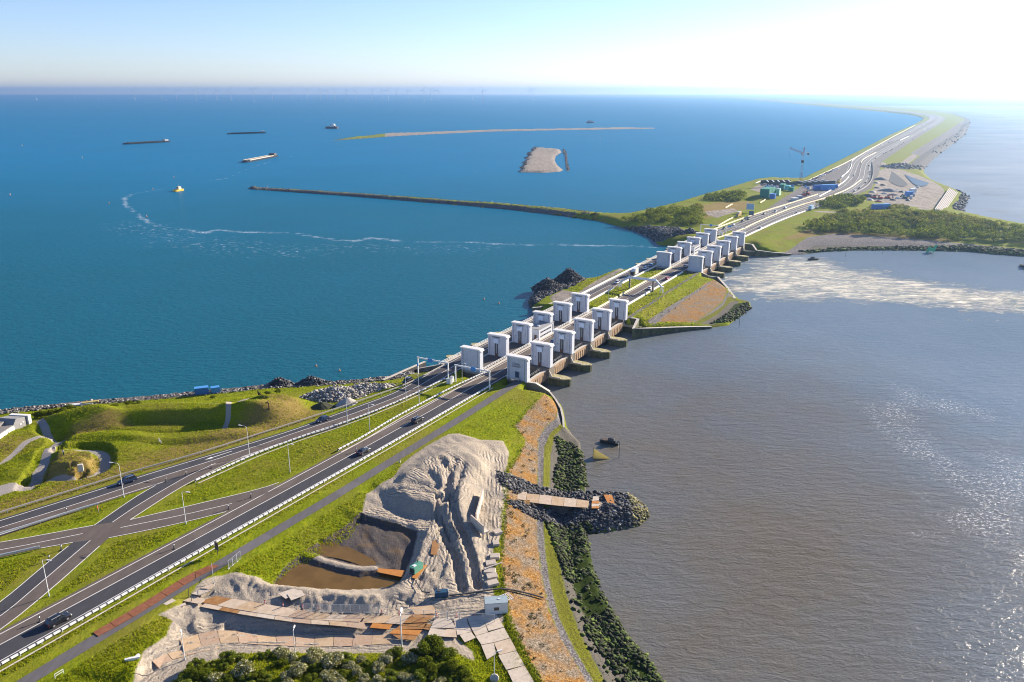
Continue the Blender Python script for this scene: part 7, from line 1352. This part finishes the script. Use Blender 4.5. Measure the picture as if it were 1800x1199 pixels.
# ribbed concrete slope and dark toe
for k, (u, v, s_, m) in enumerate([(1533,338,3,M_CONC),(1541,331,2.4,MATS['grey sand heap']),(1554,341,2,M_CONC),(1570,343,3,MATS['grey sand heap']),(1576,335,2.2,M_CONC),(1584,338,2.4,MATS['dark sand heap']),(1540,322,3,M_CONC),(1551,326,2.2,MATS['dark sand heap']),(1529,352,2,M_GALV),(1544,355,2.2,MRED),(1569,352,2.2,M_SLOT),(1578,349,2,M_CAP),(1596,353,2,M_SLOT),(1612,330,2.4,M_CONC)]):
    p = far(u, v, 6); b = MB(); b.loft([[(math.cos(a)*s_*f*(1+.2*math.sin(a*2+k)), math.sin(a)*s_*.7*f, z) for a in [i*math.pi/5 for i in range(10)]] for f, z in ((1.5,-.2),(1.1,.9),(.5,1.5),(.05,1.7))]); tag(b.build('material_heap', m, None, p), 'small heap of building material scattered over the far sandy yard', 'material heap', 'heaps scattered over the far yard')
r = empty('stepped_slope', (0,0,0), 0, 'pale stepped concrete slope with ribs at the sea corner of the far works', 'sea defence'); A0 = GZ(1642,369,6.2); A1 = GZ(1668,331,6.2); B0 = GZ(1668,372,1.8); B1 = GZ(1689,343,1.8); n = 9
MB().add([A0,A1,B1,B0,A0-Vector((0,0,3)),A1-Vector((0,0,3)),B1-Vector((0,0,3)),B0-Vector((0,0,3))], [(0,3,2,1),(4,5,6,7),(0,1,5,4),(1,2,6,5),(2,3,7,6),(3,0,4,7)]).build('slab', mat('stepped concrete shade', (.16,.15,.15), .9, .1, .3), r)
for i in range(n): f = (i+.5)/n; MB().beam(A0+(B0-A0)*f+Vector((0,0,.6)), A1+(B1-A1)*f+Vector((0,0,.6)), 0.75, 0.6).build('rib', mat('stepped concrete', (.48,.44,.40), .85, .1, .3), r)
def board(u, v, w_, h, zc, m, label):
    p = far(u, v); r = empty('road_sign_board', p, AX, label, 'sign board'); MB().box((0,0,zc), (.25,w_,h)).build('board', m, r)
    for y in (-w_*.3, w_*.3): MB().bar((.1,y,0), (.1,y,zc), .12, n=6).build('post', M_GALV, r)
board(1318,374,6.5,5,5.2,M_SIGN,'large pale blue sign back on the grass by the access road'); board(1320,382,4.2,3.6,3.4,mat('dark sign back', (.10,.17,.21), .5),'smaller dark sign back by the access road')
guard_rail(PXL([(1262,398),(1270,393),(1284,385),(1290,382.5)],7), 'short yellowish rail along the access road bend', style='tall', m=MY, step=12); guard_rail(PXL([(1275,366),(1287,359.5)],7), 'short pale rail in the meadow by the access road', style='tall', m=MY, step=12); guard_rail(PXL([(1336,357),(1346,351)],7), 'short yellowish block row by the tarpaulin block', style='tall', m=MY, step=12); guard_rail(PXL([(1328,324),(1340,319)],6), 'pale kerb beside the far work site shore', style='tall', m=M_CAP, step=12)
# ================================================================== SHIPS, BUOYS, SAILS
M_HULLB = mat('black hull', (.02,.022,.026), .5, .1, .3); M_HOLD = mat('sandy hold', (.40,.32,.22), .9, .12, .3); M_DECKR = mat('dark brown deck', (.09,.055,.045), .8, .1, .5)
def wpt(u, v): return Vector((*G(u, v, 0), 0))
def hull(b, L_, W_, D_, z0, bow=.16, mi=0):
    b.loft([[(x, -w_*W_/2*.9, z0), (x, w_*W_/2*.9, z0), (x, w_*W_/2, z0+D_), (x, -w_*W_/2, z0+D_)] for x, w_ in ((-L_/2,.75),(-L_*.44,1),(L_*(.5-bow),1),(L_*(.5-bow*.45),.75),(L_/2,.12))], mi)
def barge(a, c, W_, label, loaded):
    p = wpt(*a); q = wpt(*c); r = empty('barge', (p+q)/2, math.atan2((p-q).y, (p-q).x), label, 'barge'); L_ = (p-q).length; b = MB(); hull(b, L_, W_, 3.2, -.8, .08); b.build('hull', M_HULLB, r)
    MB().box((L_*.03,0,2.75), (L_*.72,W_*.8,.9)).build('hold', M_HOLD if loaded else M_HULLB, r)
    for y in (-1, 1): MB().box((L_*.03,y*W_*.42,2.9), (L_*.74,.5,1.2)).build('coaming', M_CONC if loaded else M_HULLB, r)
    w_ = MB().box((-L_*.42,0,4.3), (L_*.08,W_*.7,3.8)).build('wheelhouse', M_SLOT if loaded else M_GALV, r); MB().box((-L_*.378,0,5.2), (.2,W_*.6,1.0)).build('pane', M_CARGL, w_); MB().bar((L_*.44,0,2), (L_*.44,0,6), .2, n=5).build('mast', M_GALV, r); MB().box((L_*.44,0,2.7), (3,W_*.4,.8)).build('bow_winch', M_SLOT, r)
barge((428,286),(484,275), 13, 'sand laden barge with sandy hold and dark wheelhouse', True); barge((216,254),(297,249.5), 15, 'long low dark barge, left of two', False); barge((399,236),(467,234), 14, 'long low dark barge, right of two near the sandbar', False)
def workboat(u, v, L_, rz, hm, sm, label, mast=6):
    r = empty('work_boat', wpt(u, v), rz, label, 'boat'); b = MB(); hull(b, L_, L_*.34, L_*.16, -L_*.03, .25); b.build('hull', hm, r); c = MB().box((-L_*.12,0,L_*.22), (L_*.3,L_*.22,L_*.2), top=.85).build('cabin', sm, r); MB().box((L_*.035,0,L_*.25), (.15,L_*.17,L_*.07)).build('pane', M_CARGL, c); MB().bar((-L_*.1,0,L_*.3), (-L_*.1,0,L_*.3+mast), .1, .05, 6).build('mast', M_GALV, r); MB().box((L_*.2,0,L_*.145), (L_*.3,L_*.2,.12)).build('deck', M_DECKR, r); MB().box((-L_*.3,0,L_*.16), (L_*.1,L_*.16,L_*.1)).build('winch', M_SLOT, r); return r
workboat(313, 336, 15, -1.9, MYEL, mat('pale yellow paint', (.72,.66,.42), .5), 'yellow work boat at the end of the curving wake', 5); workboat(583, 226, 42, 2.8, M_HULLB, M_CAP, 'dark ship with white superstructure beyond the sandbar', 6); workboat(1038, 216, 30, .4, M_SLOT, M_GALV, 'grey platform boat above the long sandbar', 3); workboat(867, 360, 9, .2, M_SLOT, M_GALV, 'small dark boat just off the breakwater', 2)
r = workboat(1071, 779, 6.4, 2.7, M_HULLB, M_SLOT, 'small dark open motor boat moored off the weedy shore', .6); workboat(1430, 457, 7, .1, M_HULLB, M_SLOT, 'dark boat moored at the toe beyond the far sluice', 1.2); workboat(1801, 470, 10, 1.5, M_HULLB, M_GALV, 'dark boat at the right edge of the picture', 2); workboat(1590, 548, 4, .5, M_HULLB, M_SLOT, 'tiny dark float drifting right of the foam', .4) if False else None
b = MB(); p = wpt(1042, 806); b.add([(0,0,0),(.6,2.0,-.1),(5.6,-.3,-.1),(.2,.4,3.2)], [(0,2,1),(0,1,3),(1,2,3),(2,0,3)]); r = empty('fish_trap', p, 0, 'pale yellow triangular fishing net standing in the shallows', 'fishing net'); b.build('net', leaf_mat('pale net', (.55,.50,.26), (.62,.57,.30), (.66,.60,.34), .6), r); MB().bar((.2,.4,-.5), (.2,.4,3.5), .06, n=5).build('pole', M_SLOT, r)
def pole(u, v, h, label, m=M_SLOT): r = empty('mooring_pole', wpt(u, v), 0, label, 'pole'); MB().bar((0,0,-1), (0,0,h), .10, .08, 6).build('pole', m, r); MB().bar((0,0,h), (0,0,h+.15), .12, .06, 6).build('cap', M_SLOT, r)
pole(1088, 805, 5.0, 'thin dark pole in the water beside the fishing net'); pole(1299, 576, 7.5, 'thin dark pole in the water off the island rocks'); pole(1551, 447, 4.5, 'short dark post off the weedy toe, middle of three'); pole(1586, 444, 6.5, 'thin pole off the weedy toe, right of three'); pole(1486, 452, 6, 'thin pole off the weedy toe, left of three'); pole(931, 542, 4.0, 'dark pole at the end of the island harbour wall')
r = empty('green_marker', wpt(1636, 444), 0, 'bright green net draped on poles at the weedy toe', 'marker'); MGR = mat('green net', (.05,.42,.20), .7, .2, 1); MB().loft([[(x, -1.5*k_, z), (x, 1.5*k_, z), (x+.4, 1.2*k_, z+2.2), (x+.4, -1.2*k_, z+2.2)] for x, z, k_ in ((-3,0,.4),(-1,1.5,1),(1.5,.6,1.2),(3,3.5,.5))]).build('net', MGR, r); MB().bar((-2,0,-1), (-2,0,6), .12, n=5).build('pole', MGR, r); MB().bar((2,0,-1), (2,0,5), .12, n=5).build('pole', MGR, r)
def sail(u, v, h, lb):
    r = empty('sailing_boat', wpt(u, v), random.uniform(0, 6), lb, 'sailing boat', 'sailing boats near the horizon'); b = MB(); hull(b, h*.8, h*.24, h*.12, -.3, .3); b.build('hull', M_CAP, r); b = MB(); b.add([(-.35*h,0,.2*h),(.02*h,.1,.2*h),(.02*h,.1,h),(-.35*h,.15,.2*h),(.02*h,.25,.2*h),(.02*h,.25,h)], [(0,1,2),(5,4,3),(0,3,4,1),(1,4,5,2),(2,5,3,0)]); b.build('sail', M_CAP, r); MB().bar((.03*h,.15,0), (.03*h,.15,h*1.05), .12, n=4).build('mast', M_GALV, r)
for i, (u, v) in enumerate([(46,173),(65,176),(120,171),(131,173.5),(173,176),(199,171.5),(236,174),(292,177),(353,174),(421,177),(475,174)]): sail(u, v, 26, 'white sailing boat near the left horizon')
def buoy(u, v, s, lb):
    r = empty('buoy', wpt(u, v), 0, lb, 'buoy', 'buoys on the harbour water'); r.scale = (s*.5,)*3; MB().bar((0,0,-.3), (0,0,.8), .9, .8, 10).build('float', mat('buoy orange', (.62,.22,.06), .6), r); MB().bar((0,0,.8), (0,0,2.8), .42, .18, 6).build('tower', M_CAP, r); MB().bar((0,0,2.8), (0,0,3.3), .25, .25, 6).build('lantern', M_SLOT, r)
for u, v, s, lb in [(18,343,1.6,'far left on the water'),(39,257,2.4,'far left towards the horizon'),(145,278,2,'left of the dark barge'),(192,358,1.4,'left of the curving wake'),(258,381,1.4,'on the curve of the wake'),(269,333,1.5,'on the wake left of the yellow boat'),(306,312,1.6,'above the yellow boat'),(556,644,.9,'near the dark shore heaps, left'),(597,652,.9,'near the dark shore heaps, right'),(851,527,1.0,'left of the island tip, left one'),(877,534,1.0,'left of the island tip, right one'),(1056,245,2,'below the platform boat'),(470,330,1.6,'at the end of the breakwater')]: buoy(u, v, s, 'small buoy '+lb)
# ================================================================== WIND TURBINES ON THE HORIZON
M_TURB = mat('turbine white', (.52,.54,.58), .6, .05, 1)
def turbine():
    r = empty('wind_turbine', (0,0,0)); h = 115.0; b = MB(); b.bar((0,0,-4), (0,0,h), 2.6, 1.6, 8); b.build('tower', M_TURB, r); MB().box((0,-2,h+1), (4,11,4)).build('nacelle', M_TURB, r)
    hb = MB().bar((0,-7.5,h+1), (0,-10,h+1), 1.8, 1.0, 8).build('hub', M_TURB, r)
    bm = MB(); bm.loft([[(-w_,0,z),(0,-.5*w_,z),(w_*.6,0,z),(0,.5*w_,z)] for z, w_ in ((1,1.2),(12,2.4),(60,.5))]); me = bm.mesh('blade', M_TURB)
    for k in range(3): o = link('blade', me, r, (0,-9,h+1)); o.rotation_euler = (0, k*2*math.pi/3+.3, 0)
    return r
t0 = turbine(); ft_ = True
for i, u in enumerate([236,283,309,343,362,380,405,445,478,512,540,563,575,589,609,626,654,672,682,697,717,745,757,764,771,830,848,931,937]):
    D = 8200 if u in (445,745,848) else random.uniform(9000, 11000); o = t0 if ft_ else copy_tree(t0); ft_ = False; x = (u-900)/FPX*(D*math.cos(PITCH)); o.location = (x, D, 0); o.rotation_euler = (0,0,random.uniform(-.5,.5)); tag(o, 'faint pale wind turbine standing on the horizon', 'wind turbine', 'wind turbines on the horizon')
    for ch in children(o):
        if ch.name.startswith('blade'): ch.rotation_euler[1] += i*.7
# ================================================================== HAZE
hb = MB(); hb.box((0, 12800, 93), (64000, 28800, 196))
g = NG('haze'); pv = g.n('ShaderNodeVolumePrincipled'); pv.inputs['Color'].default_value = (.38, .62, .95, 1); pv.inputs['Density'].default_value = 7.0e-5; pv.inputs['Anisotropy'].default_value = 0.68
g.l(pv.outputs[0], g.out.inputs['Volume'])
tag(hb.build('haze', g.m), kind='stuff')
